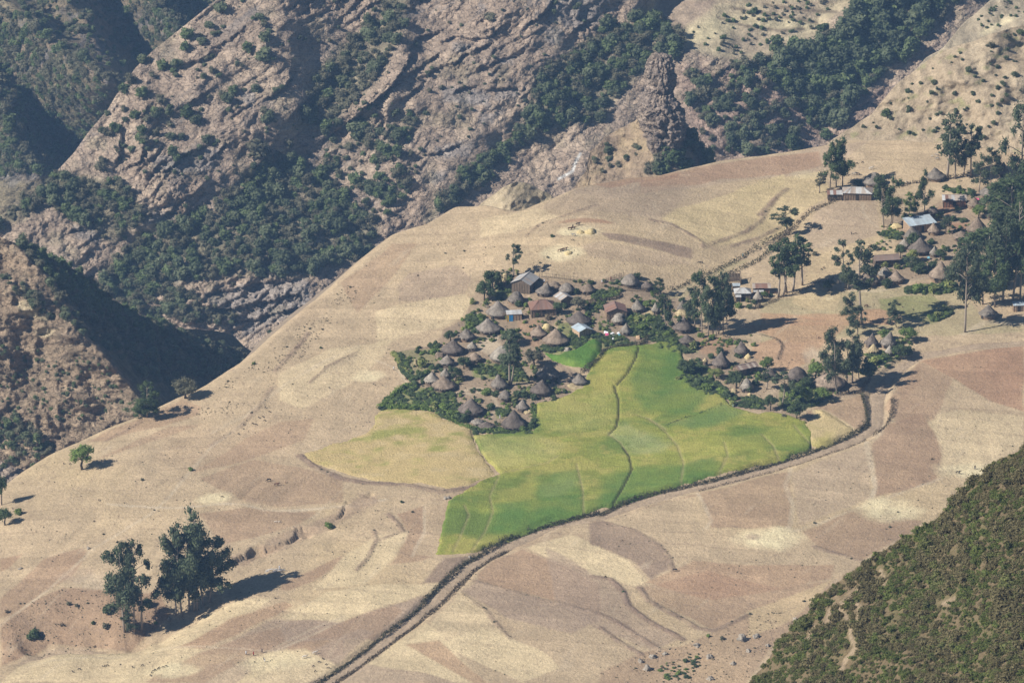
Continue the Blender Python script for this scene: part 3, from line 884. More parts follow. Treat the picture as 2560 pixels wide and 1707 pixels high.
def crop_albedo(x, y, which):
    n1, n2 = fbm(x / 16, y / 12, 111, 4), fbm(x / 5, y / 3.2, 113, 4)
    if which == 'gold':
        a, b, c = np.array((0.52, 0.40, 0.19)), np.array((0.33, 0.32, 0.10)), np.array((0.55, 0.44, 0.25))
        t = sstep(-0.1, 0.5, n1 * 0.6 + n2 * 0.7)
        col = a * (1 - t)[:, None] + b * t[:, None]
        u = sstep(0.1, 0.6, -n2)
        return col * (1 - 0.5 * u)[:, None] + c * (0.5 * u)[:, None]
    if which == 'plot':
        a, b = np.array((0.10, 0.20, 0.035)), np.array((0.17, 0.25, 0.05))
        t = sstep(-0.3, 0.4, n1 + 0.5 * n2)
        return a * (1 - t)[:, None] + b * t[:, None]
    if which == 'pale':
        a, b = np.array((0.56, 0.44, 0.23)), np.array((0.42, 0.36, 0.13))
        t = sstep(-0.2, 0.6, n1 + 0.5 * n2)
        return a * (1 - t)[:, None] + b * t[:, None]
    green, dk, yel = np.array((0.270, 0.290, 0.062)), np.array((0.155, 0.215, 0.045)), np.array((0.43, 0.37, 0.11))
    t = sstep(-0.25, 0.45, n1 + 0.35 * n2)
    col = green * (1 - t)[:, None] + dk * t[:, None]
    n2 = n2 + 0.5 * fbm(x / 1.4, y / 1.2, 117, 3)
    col = col * (1 + 0.16 * fbm(x / 7, (y + 0.3 * x) / 0.9, 125, 3))[:, None]
    u = sstep(-0.08, 0.42, -n1 * 0.8 + 0.6 * n2)
    col = col * (1 - 0.62 * u)[:, None] + yel * (0.62 * u)[:, None]
    for crop, c, a, P in (
            ('F', (0.103, 0.193, 0.041), 0.75, [(1500, 790), (1565, 800), (1580, 880), (1640, 910), (1600, 950), (1480, 950), (1440, 880)]),
            ('F', (0.414, 0.373, 0.103), 0.6, [(1380, 820), (1450, 800), (1460, 830), (1420, 890), (1360, 900), (1370, 850)]),
            ('F', (0.414, 0.386, 0.124), 0.55, [(1240, 930), (1400, 900), (1410, 980), (1300, 1000), (1240, 985)]),
            ('F', (0.497, 0.455, 0.166), 0.6, [(1105, 1045), (1085, 1003), (1230, 1000), (1300, 1030), (1280, 1060), (1150, 1088)]),
            ('Q', (0.110, 0.207, 0.044), 0.8, [(1580, 870), (1670, 660), (1680, 560), (1760, 500), (1930, 480), (1980, 600), (1985, 740), (1800, 800)]),
            ('Q', (0.276, 0.324, 0.103), 0.6, [(1690, 560), (1930, 490), (1970, 560), (1820, 640), (1700, 640)]),
            ('Q', (0.117, 0.221, 0.048), 0.8, [(1390, 690), (1660, 660), (1640, 740), (1560, 860), (1380, 870), (1400, 760)]),
            ('Q', (0.455, 0.400, 0.110), 0.6, [(1400, 600), (1540, 560), (1640, 480), (1680, 500), (1660, 650), (1390, 680)]),
            ('Q', (0.469, 0.414, 0.124), 0.55, [(1250, 1000), (1340, 880), (1560, 870), (1600, 880), (1420, 950)]),
            ('R', (0.097, 0.193, 0.041), 0.8, [(0, 330), (190, 270), (450, 260), (650, 220), (660, 320), (400, 380), (100, 460), (0, 500)]),
            ('R', (0.414, 0.428, 0.193), 0.6, [(50, 90), (140, 20), (200, 60), (300, 90), (420, 150), (330, 200), (180, 200), (130, 130)]),
            ('R', (0.414, 0.400, 0.097), 0.6, [(440, 150), (700, 90), (880, 70), (1080, 30), (1170, 140), (900, 150), (720, 200), (470, 240)]),
            ('C', (0.152, 0.235, 0.069), 0.7, [(60, 1030), (330, 950), (600, 840), (800, 930), (560, 1030), (300, 1090)]),
            ('C', (0.110, 0.193, 0.041), 0.7, [(0, 450), (150, 560), (180, 660), (100, 780), (0, 800)])):
        Pw = W(crop, P)
        ins = in_poly(x + 1.2 * n2, y + 3.0 * n1, Pw)
        d, _ = poly_dist(x + 1.2 * n2, y + 3.0 * n1, Pw + Pw[:1])
        m = sstep(-1.5, 2.0, np.where(ins, d, -d)) * a * (0.8 + 0.4 * n2)
        col = fold(col, np.clip(m, 0, 1), c)
    return col


def build_ground():
    pxs = np.concatenate([np.arange(-420, -60, 12), np.arange(-60, 2620, 4.0), np.arange(2620, 3000, 12)])
    yb = float(march([1280], [1720], h_base)[0, 1])
    yt = float(march([2000], [350], h_base)[0, 1])
    ys = np.concatenate([np.arange(yb - 120, yb - 2, 4.0), np.arange(yb - 2, yt, (yt - yb) / 520.0), np.arange(yt, yt + 270, 3.0)])
    s = (pxs - 1280) * KPX / CD
    X = s[None, :] * ys[:, None]
    Y = np.repeat(ys[:, None], len(pxs), 1)
    x, y = X.ravel(), Y.ravel()
    z = H(x, y)
    for crop, c, w, al, PL in LINES:
        if c == 'bank':
            d, s = near(x, y, W(crop, PL), 3)
            z = z + 0.5 * al * np.exp(-(d / 0.5) ** 2) * (0.8 + 0.6 * fbm(x / 2.5, y / 2.5, 143, 2))
    col = ground_albedo(x, y)
    # under the steep drop beyond the edge the soil is stony
    out = ~in_poly(x, y, EDGE_POLY)
    de, _ = poly_dist(x, y, EDGE)
    col = fold(col, np.where(out, sstep(2, 12, de), 0), (0.24, 0.19, 0.14))
    nr, nc = X.shape
    me = mesh_np('ground', np.stack([x, y, z], -1), grid_faces(nr, nc)[:, ::-1] * 1, M_GROUND, True, col)
    tag(new_obj('ground', me), kind='structure')
    # standing crops: their own sheets, 0.7 m high, with real slits and bunds between the parcels
    for name, P, which, hc in (('green_field', CROP_GREEN, 'green', 0.55), ('golden_field', CROP_GOLD, 'gold', 0.32), ('pale_field', CROP_PALE, 'pale', 0.55), ('green_plot', CROP_PLOT, 'plot', 1.1)):
        wx, wy = x + 0.5 * fbm(x / 3, y / 3, 121, 2), y + 0.9 * fbm(x / 3, y / 3, 123, 2)
        xs, ysb = [p[0] for p in P], [p[1] for p in P]
        sel = (x > min(xs) - 3) & (x < max(xs) + 3) & (y > min(ysb) - 3) & (y < max(ysb) + 3)
        ins = np.zeros(len(x), bool)
        ins[sel] = in_poly(wx[sel], wy[sel], P)
        d = np.zeros(len(x))
        d[sel], _ = poly_dist(wx[sel], wy[sel], P + P[:1])
        hh = np.where(ins, hc * sstep(0.0, 0.7 if which == 'green' else 2.2, d) + 0.02, -0.35)
        hh = hh + np.where(ins, 0.10 * fbm(x / 1.6, y / 1.6, 127, 2) * hc, 0)
        c = np.zeros((len(x), 3))
        c[sel] = crop_albedo(x[sel], y[sel], which)
        for S in SLITS:
            ds, _ = poly_dist(x[sel], y[sel], S)
            m = sstep(0.42, 0.12, ds)
            hh[sel] = hh[sel] * (1 - m) + np.where(ins[sel], 0.04, -0.35) * m
            c[sel] = fold(c[sel], m * 0.85, (0.075, 0.068, 0.034))
        for S in BUNDS:
            ds, _ = poly_dist(x[sel], y[sel], S)
            m = sstep(0.5, 0.12, ds) * 0.8
            hh[sel] = np.where(ins[sel], hh[sel] * (1 - 0.4 * m), hh[sel])
            c[sel] = fold(c[sel], m * 0.55, (0.36, 0.29, 0.16))
        F = grid_faces(nr, nc)[:, ::-1]
        keep = ins[F].any(1)
        F = F[keep]
        used = np.unique(F)
        remap = np.full(len(x), -1, np.int32)
        remap[used] = np.arange(len(used))
        V = np.stack([x, y, z + hh], -1)[used]
        me = mesh_np(name, V, remap[F], M_CROP, True, c[used])
        tag(new_obj(name, me), kind='structure')


build_ground()


def strip(name, P, w, mat, col, lift=0.12, seed=0):
    """a path laid on the ground along a world polyline"""
    P = [np.array(p) for p in P]
    Q = []
    for a, b in zip(P[:-1], P[1:]):
        n = max(1, int(np.linalg.norm(b - a) / 1.5))
        Q += [a + (b - a) * i / n for i in range(n)]
    Q.append(P[-1])
    Q = np.array(Q)
    for _ in range(6):
        Q[1:-1] = (Q[:-2] + 2 * Q[1:-1] + Q[2:]) / 4
    T = np.gradient(Q, axis=0)
    T /= np.linalg.norm(T, axis=1)[:, None]
    Nn = np.stack([-T[:, 1], T[:, 0]], -1)
    offs = np.linspace(-1, 1, 7)
    jit = 1 + 0.25 * fbm(np.arange(len(Q)) / 5.0, np.zeros(len(Q)) + seed, 131, 2)
    V = Q[:, None, :] + Nn[:, None, :] * (offs[None, :, None] * (w * jit)[:, None, None])
    x, y = V[..., 0].ravel(), V[..., 1].ravel()
    z = H(x, y) + lift - np.tile(np.abs(offs) ** 4 * (lift + 0.06), len(Q))
    c = np.tile(np.array(col), (len(x), 1)) * (1 + 0.18 * fbm(x / 2, y / 2, 133, 3))[:, None]
    me = mesh_np(name, np.stack([x, y, z], -1), grid_faces(len(Q), 7), mat, True, c)
    return tag(new_obj(name, me), kind='structure')


strip('dirt_road', ROAD, 2.1, M_GROUND, (0.36, 0.275, 0.19))
strip('footpath', W('B', [(930, 350), (820, 400), (640, 405), (470, 415), (300, 450), (60, 530)]), 1.6, M_GROUND, C['dirt'], 0.1, 3)


# ------------------------------------------------------------------ hills that stand behind and beside the shelf
def patch(name, px0, px1, py0, py1, step, Dfun, colfun, mat, edge_x=None, wrap='left', back=3.0):
    """a hillside as a sheet of real distances; beyond its outline the sheet turns away from the viewer"""
    pxs, pys = np.arange(px0, px1 + step, step), np.arange(py0, py1 + step, step)
    PX, PY = np.meshgrid(pxs, pys)
    qx, over = PX.copy(), np.zeros_like(PX)
    if edge_x is not None:
        xs = edge_x(PY)
        if wrap == 'left':
            over = np.maximum(0, xs - PX)
            qx = np.maximum(PX, xs)
        else:
            over = np.maximum(0, PX - xs)
            qx = np.minimum(PX, xs)
    qy = PY + over * 0.25
    D = Dfun(qx, qy) + over * KPX * 2000 * back
    V = ray(qx, qy) * D[..., None]
    nr, nc = PX.shape
    col = colfun(qx.ravel(), qy.ravel())
    me = mesh_np(name, V.reshape(-1, 3), grid_faces(nr, nc)[:, ::-1], mat, True, np.clip(col, 0.02, 0.9))
    return tag(new_obj(name, me), kind='structure')


def spur(px, py, line, A, wl, wr):
    """a rib that comes A metres nearer along a picture line (drawn downwards): soft left flank, steep right flank"""
    d, s = poly_dist(px, py, line)
    right = s < 0          # drawn downwards in y-down pixels: right of travel has s>0 mirrored below
    w = np.where(right, wr, wl)
    return -A * np.exp(-(d / w) ** 2)


def strata(px, py, ang, lam, seed):
    u = px * math.cos(ang) + py * math.sin(ang)
    v = -px * math.sin(ang) + py * math.cos(ang)
    return u, v


def crag(px, py, seed, k=1.0):
    """broken rock: layers that climb to the right, with ledges"""
    u, v = strata(px, py, math.radians(-38), 0, seed)
    w = 40 * fbm(px / 160, py / 160, seed + 5, 3)
    a = ridged((u + w) / 170, (v + w) / 46, seed, 4, 0.55)
    b = ridged(u / 60, v / 22, seed + 9, 3, 0.55)
    s = (v + w * 0.8 + 12 * fbm(u / 50, v / 30, seed + 3, 3)) / 34
    led = s - np.floor(s)
    led = np.where(led < 0.8, led / 0.8, (1 - led) / 0.2)
    a = ridged((u + w) / 120, (v + w) / 64, seed, 4, 0.55)
    c = fbm(px / 17, py / 15, seed + 13, 3)
    e = ridged(px / 30 + 0.5 * w / 30, py / 26, seed + 15, 3)
    zone = sstep(-0.1, 0.4, fbm(px / 130, py / 130, seed + 17, 3))
    jx, jy = u + 10 * fbm(u / 20, v / 20, seed + 21, 2), v + 8 * fbm(u / 18, v / 18, seed + 23, 2)
    c1, g1 = cells(jx / 46, jy / 22, seed + 25)
    c2, g2 = cells(jx / 19, jy / 11, seed + 27)
    blocks = -0.9 * c1 * zone - 0.55 * c2 + 0.7 * sstep(0.10, 0.0, g2) * zone + 1.3 * sstep(0.09, 0.0, g1) * zone - 0.45 * fbm(px / 8, py / 7, seed + 29, 2)
    return k * (-1.3 * a - 0.7 * b - 0.6 * e - 0.7 * c - 1.5 * led * zone + blocks)


LEDGES = [  # overhanging rock edges, drawn left to right: height of the step, line
    (4.0, pts('V', [(300, 695), (390, 640), (480, 560), (530, 480), (570, 420), (590, 375)])), (2.6, pts('V', [(590, 300), (640, 250), (700, 230), (760, 205)])), (2.4, pts('V', [(480, 540), (560, 500), (640, 440), (740, 380)])),
    (2.2, pts('V', [(890, 600), (930, 580), (975, 570)])), (2.2, pts('V', [(1130, 580), (1190, 572), (1260, 580)])), (2.6, pts('V', [(880, 420), (930, 370), (1000, 330), (1080, 300)])), (2.0, pts('V', [(1060, 440), (1110, 420), (1170, 390)])),
    (3.0, pts('V', [(1380, 150), (1440, 110), (1490, 60), (1520, 0)])), (2.4, pts('V', [(820, 260), (900, 230), (1000, 260), (1100, 240), (1180, 180)])), (2.2, pts('V', [(700, 480), (800, 430), (880, 400)])), (2.0, pts('V', [(520, 650), (600, 620), (660, 560)])),
    (2.4, pts('V', [(750, 1000), (820, 985), (880, 955)])), (2.2, pts('V', [(1790, 740), (1830, 725), (1900, 720)])), (1.8, pts('V', [(1760, 700), (1850, 640), (1950, 560)])), (2.4, pts('V', [(1650, 215), (1690, 180), (1720, 160)])),
    (2.6, pts('U', [(1250, 665), (1300, 635), (1350, 600)])), (2.6, pts('U', [(1100, 1105), (1180, 1040), (1225, 1000), (1310, 965)])), (2.8, pts('U', [(870, 1075), (910, 1050), (932, 1008)])), (3.0, pts('U', [(768, 1035), (785, 980), (790, 900)])),
    (2.0, pts('U', [(1380, 1030), (1420, 1000), (1450, 960)])), (2.0, pts('U', [(1010, 1110), (1060, 1060), (1080, 1040)])), (1.8, pts('U', [(1500, 1320), (1600, 1240), (1640, 1170)])), (2.6, pts('U', [(1760, 640), (1880, 560), (1900, 480)])),
    (3.2, pts('U', [(1900, 760), (1960, 700), (2000, 640)])), (2.2, pts('U', [(900, 1400), (1040, 1405), (1140, 1390)])), (1.8, pts('U', [(1420, 300), (1480, 270), (1530, 230)])), (2.0, pts('U', [(1200, 420), (1290, 390), (1380, 350)])),
    (3.0, pts('L', [(1250, 640), (1370, 655), (1500, 630), (1640, 600), (1780, 570)])), (2.4, pts('L', [(1290, 560), (1400, 540), (1560, 500), (1760, 480)])), (2.6, pts('L', [(1400, 740), (1500, 720), (1640, 690), (1780, 650), (1880, 630)])),
    (2.2, pts('L', [(960, 500), (1040, 430), (1180, 390)])), (2.0, pts('L', [(440, 185), (490, 165), (560, 140)])), (2.0, pts('W', [(820, 760), (900, 745), (980, 740)])), (2.0, pts('W', [(1000, 510), (1100, 490), (1200, 500)]))]
SCRUB_Z = [pts('F', p) for p in ([(490, 480), (560, 400), (640, 350), (720, 400), (800, 470), (870, 520), (850, 590), (760, 620), (680, 640), (560, 630), (420, 650), (300, 700), (220, 660), (290, 570), (400, 520)],
                                 [(730, 170), (790, 110), (860, 40), (900, -10), (950, -10), (920, 90), (850, 200), (780, 270), (700, 310), (680, 290)],
                                 [(990, 500), (1010, 450), (1080, 375), (1180, 330), (1200, 290), (1240, 180), (1310, 120), (1400, 60), (1480, 30), (1560, 70), (1580, 130), (1500, 140), (1440, 200), (1380, 280), (1290, 290), (1190, 350), (1120, 420), (1050, 470)],
                                 [(1850, 105), (1950, 60), (1985, -30), (2230, -30), (2160, 60), (2090, 130), (2000, 200), (1940, 270), (1890, 300), (1830, 240), (1780, 180), (1740, 150), (1780, 110)],
                                 [(-20, 445), (120, 400), (270, 420), (340, 500), (260, 560), (110, 470), (-20, 540)])]
A_LEFT = [(-120, 640), (4, 536), (69, 455), (126, 383), (172, 337), (237, 291), (276, 268), (329, 222), (383, 184), (440, 130), (467, 107), (520, 40), (570, -80), (640, -300), (1400, -400)]


def D_mount(px, py):
    D = 2160 + 0.105 * (700 - py) + 0.02 * (px - 700)
    # spur A carries the left face, its right flank is the dark crag band; then gully, cliff, gully, right wall
    D = D + spur(px, py, [(600, -150), (560, 60), (480, 260), (330, 460), (200, 620)], 10, 230, 230)
    D = D + spur(px, py, [(690, -120), (712, 100), (735, 230), (722, 300), (690, 350)], 6, 110, 44)
    D = D + spur(px, py, [(1010, -60), (1000, 140), (975, 230), (920, 270)], 6.5, 110, 34)
    D = D + spur(px, py, [(1330, -120), (1290, 130), (1230, 330), (1130, 500)], 6, 200, 180)
    D = D + spur(px, py, [(560, 640), (640, 640), (780, 690), (800, 760)], 6, 150, 130)
    D = D - spur(px, py, [(960, -120), (900, 100), (830, 260), (720, 420), (560, 560), (330, 660)], 5, 90, 90)
    D = D - spur(px, py, [(1600, -40), (1500, 130), (1390, 250), (1280, 390), (1080, 540)], 5, 90, 90)
    D = D - spur(px, py, [(2480, -60), (2330, 100), (2150, 200), (2060, 330)], 8, 130, 130)
    D = D + 7.5 * fbm(px / 260, py / 230, 201, 4) + 2.4 * fbm(px / 70, py / 60, 207, 3)
    qx, qy = px + 5 * fbm(px / 14, py / 14, 245, 2), py + 5 * fbm(px / 14, py / 14, 247, 2)
    for hgt, PL in LEDGES:
        d, s = near(qx, qy, PL, 60)
        D = D + np.where(s > 0, hgt * 0.9 * np.exp(-d / 13.0), -0.5 * hgt * np.exp(-d / 11.0))
    # the terraced fields high on the right lie flatter
    m = in_soft(px, py, TERR, 25)
    D = D + m * np.maximum(0, 160 - py) * 0.10
    rough = 1 - 0.93 * m
    rough = rough * (1 - 0.5 * in_soft(px, py, RWALL, 40))
    return D + crag(px, py, 211) * rough * (0.45 + 0.75 * sstep(-0.25, 0.35, fbm(px / 150, py / 150, 217, 3)))


def in_soft(px, py, P, w):
    ins = in_poly(px, py, P)
    d, _ = poly_dist(px, py, P + P[:1])
    return sstep(-w, w, np.where(ins, d, -d))


TERR = pts('W', [(80, -200), (60, 0), (0, 90), (60, 130), (120, 190), (240, 200), (280, 290), (420, 350), (600, 380), (760, 350), (830, 310), (1060, 230), (1190, 200), (1150, 130), (1250, 60), (1400, 0), (1500, -200)])
RWALL = pts('W', [(200, 450), (500, 400), (900, 420), (1300, 500), (1560, 560), (1300, 760), (1000, 950), (600, 990), (300, 900)])
SLABS = [pts('V', p) for p in ([(1480, 0), (1880, -60), (1900, 0), (1800, 170), (1660, 200), (1480, 120)], [(1470, 180), (1590, 190), (1570, 290), (1480, 300)],
                               [(790, 570), (1000, 590), (1120, 620), (1110, 700), (900, 670), (800, 660)], [(1040, 740), (1190, 730), (1120, 820), (1030, 800)],
                               [(750, 960), (920, 930), (1000, 940), (990, 1020), (760, 1040)], [(860, 290), (1000, 280), (940, 340), (860, 330)], [(1160, 390), (1300, 370), (1260, 420), (1170, 430)],
                               [(1150, 590), (1310, 590), (1280, 640), (1150, 650)], [(720, 1130), (840, 1110), (800, 1180), (720, 1200)])] + \
        [pts('U', p) for p in ([(980, 1030), (1440, 960), (1400, 1100), (1300, 1140), (1000, 1110)], [(940, 1400), (1130, 1380), (1140, 1463), (960, 1463)], [(1560, 620), (1700, 560), (1640, 700)])] + \
        [pts('L', p) for p in ([(1250, 560), (1500, 500), (1850, 480), (1880, 640), (1500, 800), (1300, 700)], [(440, 150), (560, 140), (600, 260), (460, 230)], [(1000, 420), (1180, 380), (1060, 520)])]


def col_mount(px, py):
    tan, tan2, rock, rock2, gr = (np.array(c) for c in ((0.345, 0.265, 0.20), (0.42, 0.33, 0.245), (0.235, 0.20, 0.175), (0.32, 0.30, 0.29), (0.19, 0.175, 0.105)))
    n = fbm(px / 90, py / 70, 221, 4)
    col = tan[None] * np.ones((len(px), 1))
    col = fold(col, sstep(-0.1, 0.5, n) * 0.8, tan2)
    u, v = strata(px, py, math.radians(-38), 0, 0)
    r = ridged(u / 110, v / 30, 211 + 4, 4, 0.55) + 0.35 * fbm(px / 120, py / 120, 225, 3)
    zone = sstep(0.0, 0.5, fbm(px / 200, py / 180, 217, 3) + 0.2 * sstep(500, 900, px) * sstep(1700, 1300, px))
    col = fold(col, sstep(0.55, 0.85, r) * (0.3 + 0.6 * zone), rock)
    for S in SLABS:
        m = in_soft(px + 8 * fbm(px / 14, py / 14, 231, 2), py + 8 * fbm(px / 14, py / 14, 233, 2), S, 7)
        streak = 0.75 + 0.5 * fbm(px / 4, py / 30, 235, 2)
        col = fold(col, np.clip(m * 0.5, 0, 1), rock2)
        col = col * (1 + (streak - 1) * 0.3 * m)[:, None]
    wall = in_soft(px, py, RWALL, 40)
    col = fold(col, wall * 0.6, (0.31, 0.215, 0.175))
    m = in_soft(px, py, TERR, 12)
    tc = np.array((0.44, 0.37, 0.245))[None] * (1 + 0.12 * fbm(px / 60, py / 14, 241, 3))[:, None]
    tc = fold(tc, sstep(0.0, 0.5, fbm(px / 110, py / 40, 243, 3)) * 0.5, (0.31, 0.235, 0.18))
    pale = in_soft(px, py, pts('W', [(270, 200), (480, 90), (700, 70), (1100, 130), (1060, 180), (850, 190), (600, 160), (420, 250), (300, 260)]), 10)
    tc = fold(tc, pale * 0.5, (0.52, 0.46, 0.28))
    left = in_soft(px, py, pts('W', [(80, -60), (480, -40), (440, 60), (300, 150), (220, 190), (120, 170)]), 8)
    tc = fold(tc, left * 0.7, (0.29, 0.215, 0.17))
    for P in ([(480, 110), (640, 160), (860, 190), (1000, 180)], [(560, 50), (800, 90), (1080, 140)], [(760, 30), (1000, 65), (1200, 75)]):
        d, _ = poly_dist(px, py, pts('W', P))
        tc = fold(tc, sstep(6, 2, d) * 0.75, (0.17, 0.13, 0.09))
    col = col * (1 - m)[:, None] + tc * m[:, None]
    # moss-green grass in the gullies
    g = fbm(px / 60, py / 60, 251, 3)
    col = fold(col, sstep(0.15, 0.6, g) * 0.35 * (1 - m), gr)
    for PL in SCRUB_Z:
        col = fold(col, in_soft(px + 14 * g, py + 10 * n, PL, 16) * (0.6 + 0.3 * n), (0.155, 0.15, 0.09))
    # small white fall and its stream bed, low on the right gully
    d, _ = poly_dist(px, py, pts('V', [(1700, 1005), (1670, 1060), (1650, 1120), (1560, 1170)]))
    col = fold(col, sstep(5, 2, d) * 0.8, (0.6, 0.6, 0.58))
    return np.concatenate([col, (1 - 0.95 * m)[:, None]], 1)


def edge_of(table):
    t = sorted(table)
    ys, xs = [a for a, _ in t], [b for _, b in t]
    return lambda PY: np.interp(PY, ys, xs)


edge_m = edge_of(A_LEFT)
MOUNT = patch('mountain', -200, 2760, -400, 1220, 3.6, D_mount, col_mount, M_ROCK, edge_m, 'left', 2.5)


def D_far(px, py):
    D = 2620 + 0.15 * (300 - py)
    D = D + spur(px, py, pts('U', [(330, -250), (430, 0), (560, 160), (660, 360), (720, 420)]), 60, 110, 42)
    D = D + spur(px, py, pts('U', [(-250, -150), (0, 0), (150, 120), (330, 300), (560, 450), (760, 560)]), 60, 160, 38)
    D = D + spur(px, py, pts('U', [(-500, 300), (-200, 480), (0, 700), (120, 950), (270, 1180)]), 60, 180, 42)
    D = D + spur(px, py, pts('U', [(900, -200), (1060, 60), (1160, 200)]), 45, 80, 40)
    D = D + 8 * fbm(px / 120, py / 120, 261, 4)
    return D + crag(px, py, 271, 0.8)


def col_far(px, py):
    n = fbm(px / 80, py / 60, 281, 4)
    col = np.array((0.20, 0.165, 0.105))[None] * np.ones((len(px), 1))
    col = fold(col, sstep(0, 0.5, n) * 0.6, (0.27, 0.20, 0.145))
    u, v = strata(px, py, math.radians(-30), 0, 0)
    r = ridged(u / 90, v / 26, 273, 4) + 0.3 * n
    col = fold(col, sstep(0.55, 0.85, r) * 0.75, (0.15, 0.14, 0.135))
    return col


FAR = patch('far_mountain', -320, 900, -420, 700, 4.4, D_far, col_far, M_ROCK)

SPUR_L = pts('L', [(-700, 300), (-300, 440), (0, 556), (150, 600), (270, 640), (320, 740), (460, 820), (640, 930), (790, 1060), (880, 1210), (900, 1500)])
SPUR_X = [(400, -180), (560, -25), (600, 20), (650, 75), (700, 125), (740, 150), (790, 178), (840, 215), (886, 255), (940, 300), (998, 350), (1100, 400), (1300, 420)]
SPUR_L2 = pts('L', [(-400, 60), (-100, 190), (60, 262), (200, 330), (330, 440), (420, 560), (450, 640)])
# upper outline of the left hill: picture y of the crest per x
L_TOP = pts('L', [(-700, 60), (-200, 170), (0, 228), (120, 258), (330, 345), (500, 455), (680, 610), (860, 700), (1080, 770), (1400, 800), (1530, 930), (1600, 1010), (1750, 1120), (2100, 1300)])


def D_left(px, py):
    D = 1800 + 0.055 * (900 - py)
    xs = np.interp(py, [p[0] for p in SPUR_X], [p[1] for p in SPUR_X]) + 6 * fbm(py / 30, py * 0, 289, 3)
    right = np.clip(px - xs, 0, 420)
    D = D + 4.0 * right * KPX * 1800
    d2, s2 = poly_dist(px, py, SPUR_L)
    D = D - 5 * np.exp(-(d2 / 45) ** 2)
    D = D + 5 * fbm(px / 90, py / 80, 291, 4) - 3.0 * ridged(px / 60, py / 36, 295, 4) * (1 - sstep(10, 60, right)) - 2.0 * ridged(px / 26, py / 18, 297, 3)
    return D


def col_left(px, py):
    n, n2 = fbm(px / 60, py / 45, 301, 4), fbm(px / 16, py / 10, 303, 3)
    col = np.array((0.275, 0.205, 0.14))[None] * np.ones((len(px), 1))
    col = fold(col, sstep(0, 0.5, n) * 0.7, (0.35, 0.27, 0.185))
    col = fold(col, sstep(0.05, 0.5, n2 - 0.3 * n) * 0.6, (0.19, 0.15, 0.10))
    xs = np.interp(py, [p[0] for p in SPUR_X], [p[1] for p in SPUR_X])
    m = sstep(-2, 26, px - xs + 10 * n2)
    col = fold(col, m * (0.75 + 0.2 * n2), (0.062, 0.072, 0.040))  # scrub cover on the right flank, its colour darkened to deepen the shade
    for S in (pts('L', [(215, 790), (260, 760), (330, 790), (300, 830), (230, 820)]), pts('L', [(100, 610), (190, 605), (300, 700), (280, 735), (180, 700), (120, 690)])):
        col = fold(col, in_soft(px, py, S, 6) * 0.7, (0.50, 0.42, 0.27))
    return col


def patch_top(name, px0, px1, py1, rows, D, colfun, mat, top, up=60, back=3.0, stepx=4.0):
    """as patch(), for a hill whose outline is a top edge: rows run down from the crest, above it the sheet turns away"""
    pxs = np.arange(px0, px1 + stepx, stepx)
    ty = np.interp(pxs, [p[0] for p in top], [p[1] for p in top])
    ty = ty + 5 * fbm(pxs / 40, pxs * 0, 311, 3)
    v = np.concatenate([-np.linspace(up, 2, 14), np.linspace(0, 1, rows) ** 1.0 * (py1)])
    PX = np.repeat(pxs[None, :], len(v), 0)
    off = np.repeat(v[:, None], len(pxs), 1)
    over = np.maximum(0, -off)
    PY = ty[None, :] + np.where(off > 0, off, 0) + over * 0.3
    Dv = D(PX, PY) + over * KPX * 1800 * back
    V = ray(PX, PY) * Dv[..., None]
    me = mesh_np(name, V.reshape(-1, 3), grid_faces(*PX.shape)[:, ::-1], mat, True, np.clip(colfun(PX.ravel(), PY.ravel()), 0.02, 0.9))
    return tag(new_obj(name, me), kind='structure')


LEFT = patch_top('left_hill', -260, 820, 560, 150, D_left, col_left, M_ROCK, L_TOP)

# hillside on the right, rising from the shelf
R_EDGE = pts('W', [(1130, 900), (1190, 842), (1420, 700), (1560, 530), (1700, 420), (1850, 310), (2000, 260), (2150, 210), (2352, 150), (2600, 60)])
R_BASE = pts('W', [(900, 900), (1190, 868), (1290, 868), (1540, 872), (1800, 882), (2100, 915), (2352, 960), (2800, 1030)])
_rb = march([p[0] for p in R_BASE], [p[1] - 2 for p in R_BASE], h_base, 1150, 2600)
_rbD = [float(np.linalg.norm(a) / np.linalg.norm(ray(p[0], p[1]))) for a, p in zip(_rb, R_BASE)]


def D_right(px, py):
    base = np.interp(px, [p[0] for p in R_BASE], [p[1] for p in R_BASE])
    db = np.interp(px, [p[0] for p in R_BASE], _rbD)
    dy = base - py
    D = db + dy * 0.13 - 10 * np.exp(-((px - 2420) / 200) ** 2) * sstep(0, 200, dy)
    return D + (4 * fbm(px / 80, py / 60, 321, 4) - 0.7 * ridged(px / 40, py / 20, 323, 4) - 0.35 * ridged(px / 22, py / 9, 324, 3)) * sstep(-5, 40, dy)


def col_right(px, py):
    n, n2 = fbm(px / 70, py / 40, 331, 4), fbm(px / 20, py / 9, 333, 4)
    col = np.array((0.36, 0.285, 0.195))[None] * np.ones((len(px), 1))
    col = fold(col, sstep(0, 0.5, n) * 0.7, (0.44, 0.36, 0.25))
    col = fold(col, sstep(0.1, 0.5, n2) * 0.5, (0.24, 0.185, 0.125))
    col = fold(col, sstep(0.25, 0.6, fbm(px / 24, py / 14, 335, 3) - 0.2 * n) * 0.5, (0.22, 0.235, 0.09))
    for P in ([(1860, 500), (2000, 520), (2150, 525), (2352, 550)], [(2200, 380), (2352, 370)]):
        d, _ = poly_dist(px, py, pts('W', P))
        col = fold(col, sstep(5, 1, d) * 0.6, (0.18, 0.14, 0.095))
    return col


RIGHT = patch_top('right_hill', 2040, 2860, 430, 130, D_right, col_right, M_SCRUB, R_EDGE)
R2_EDGE = pts('W', [(1600, 520), (1750, 360), (1850, 300), (1930, 200), (2000, 120), (2150, 0), (2352, -130), (2700, -300)])


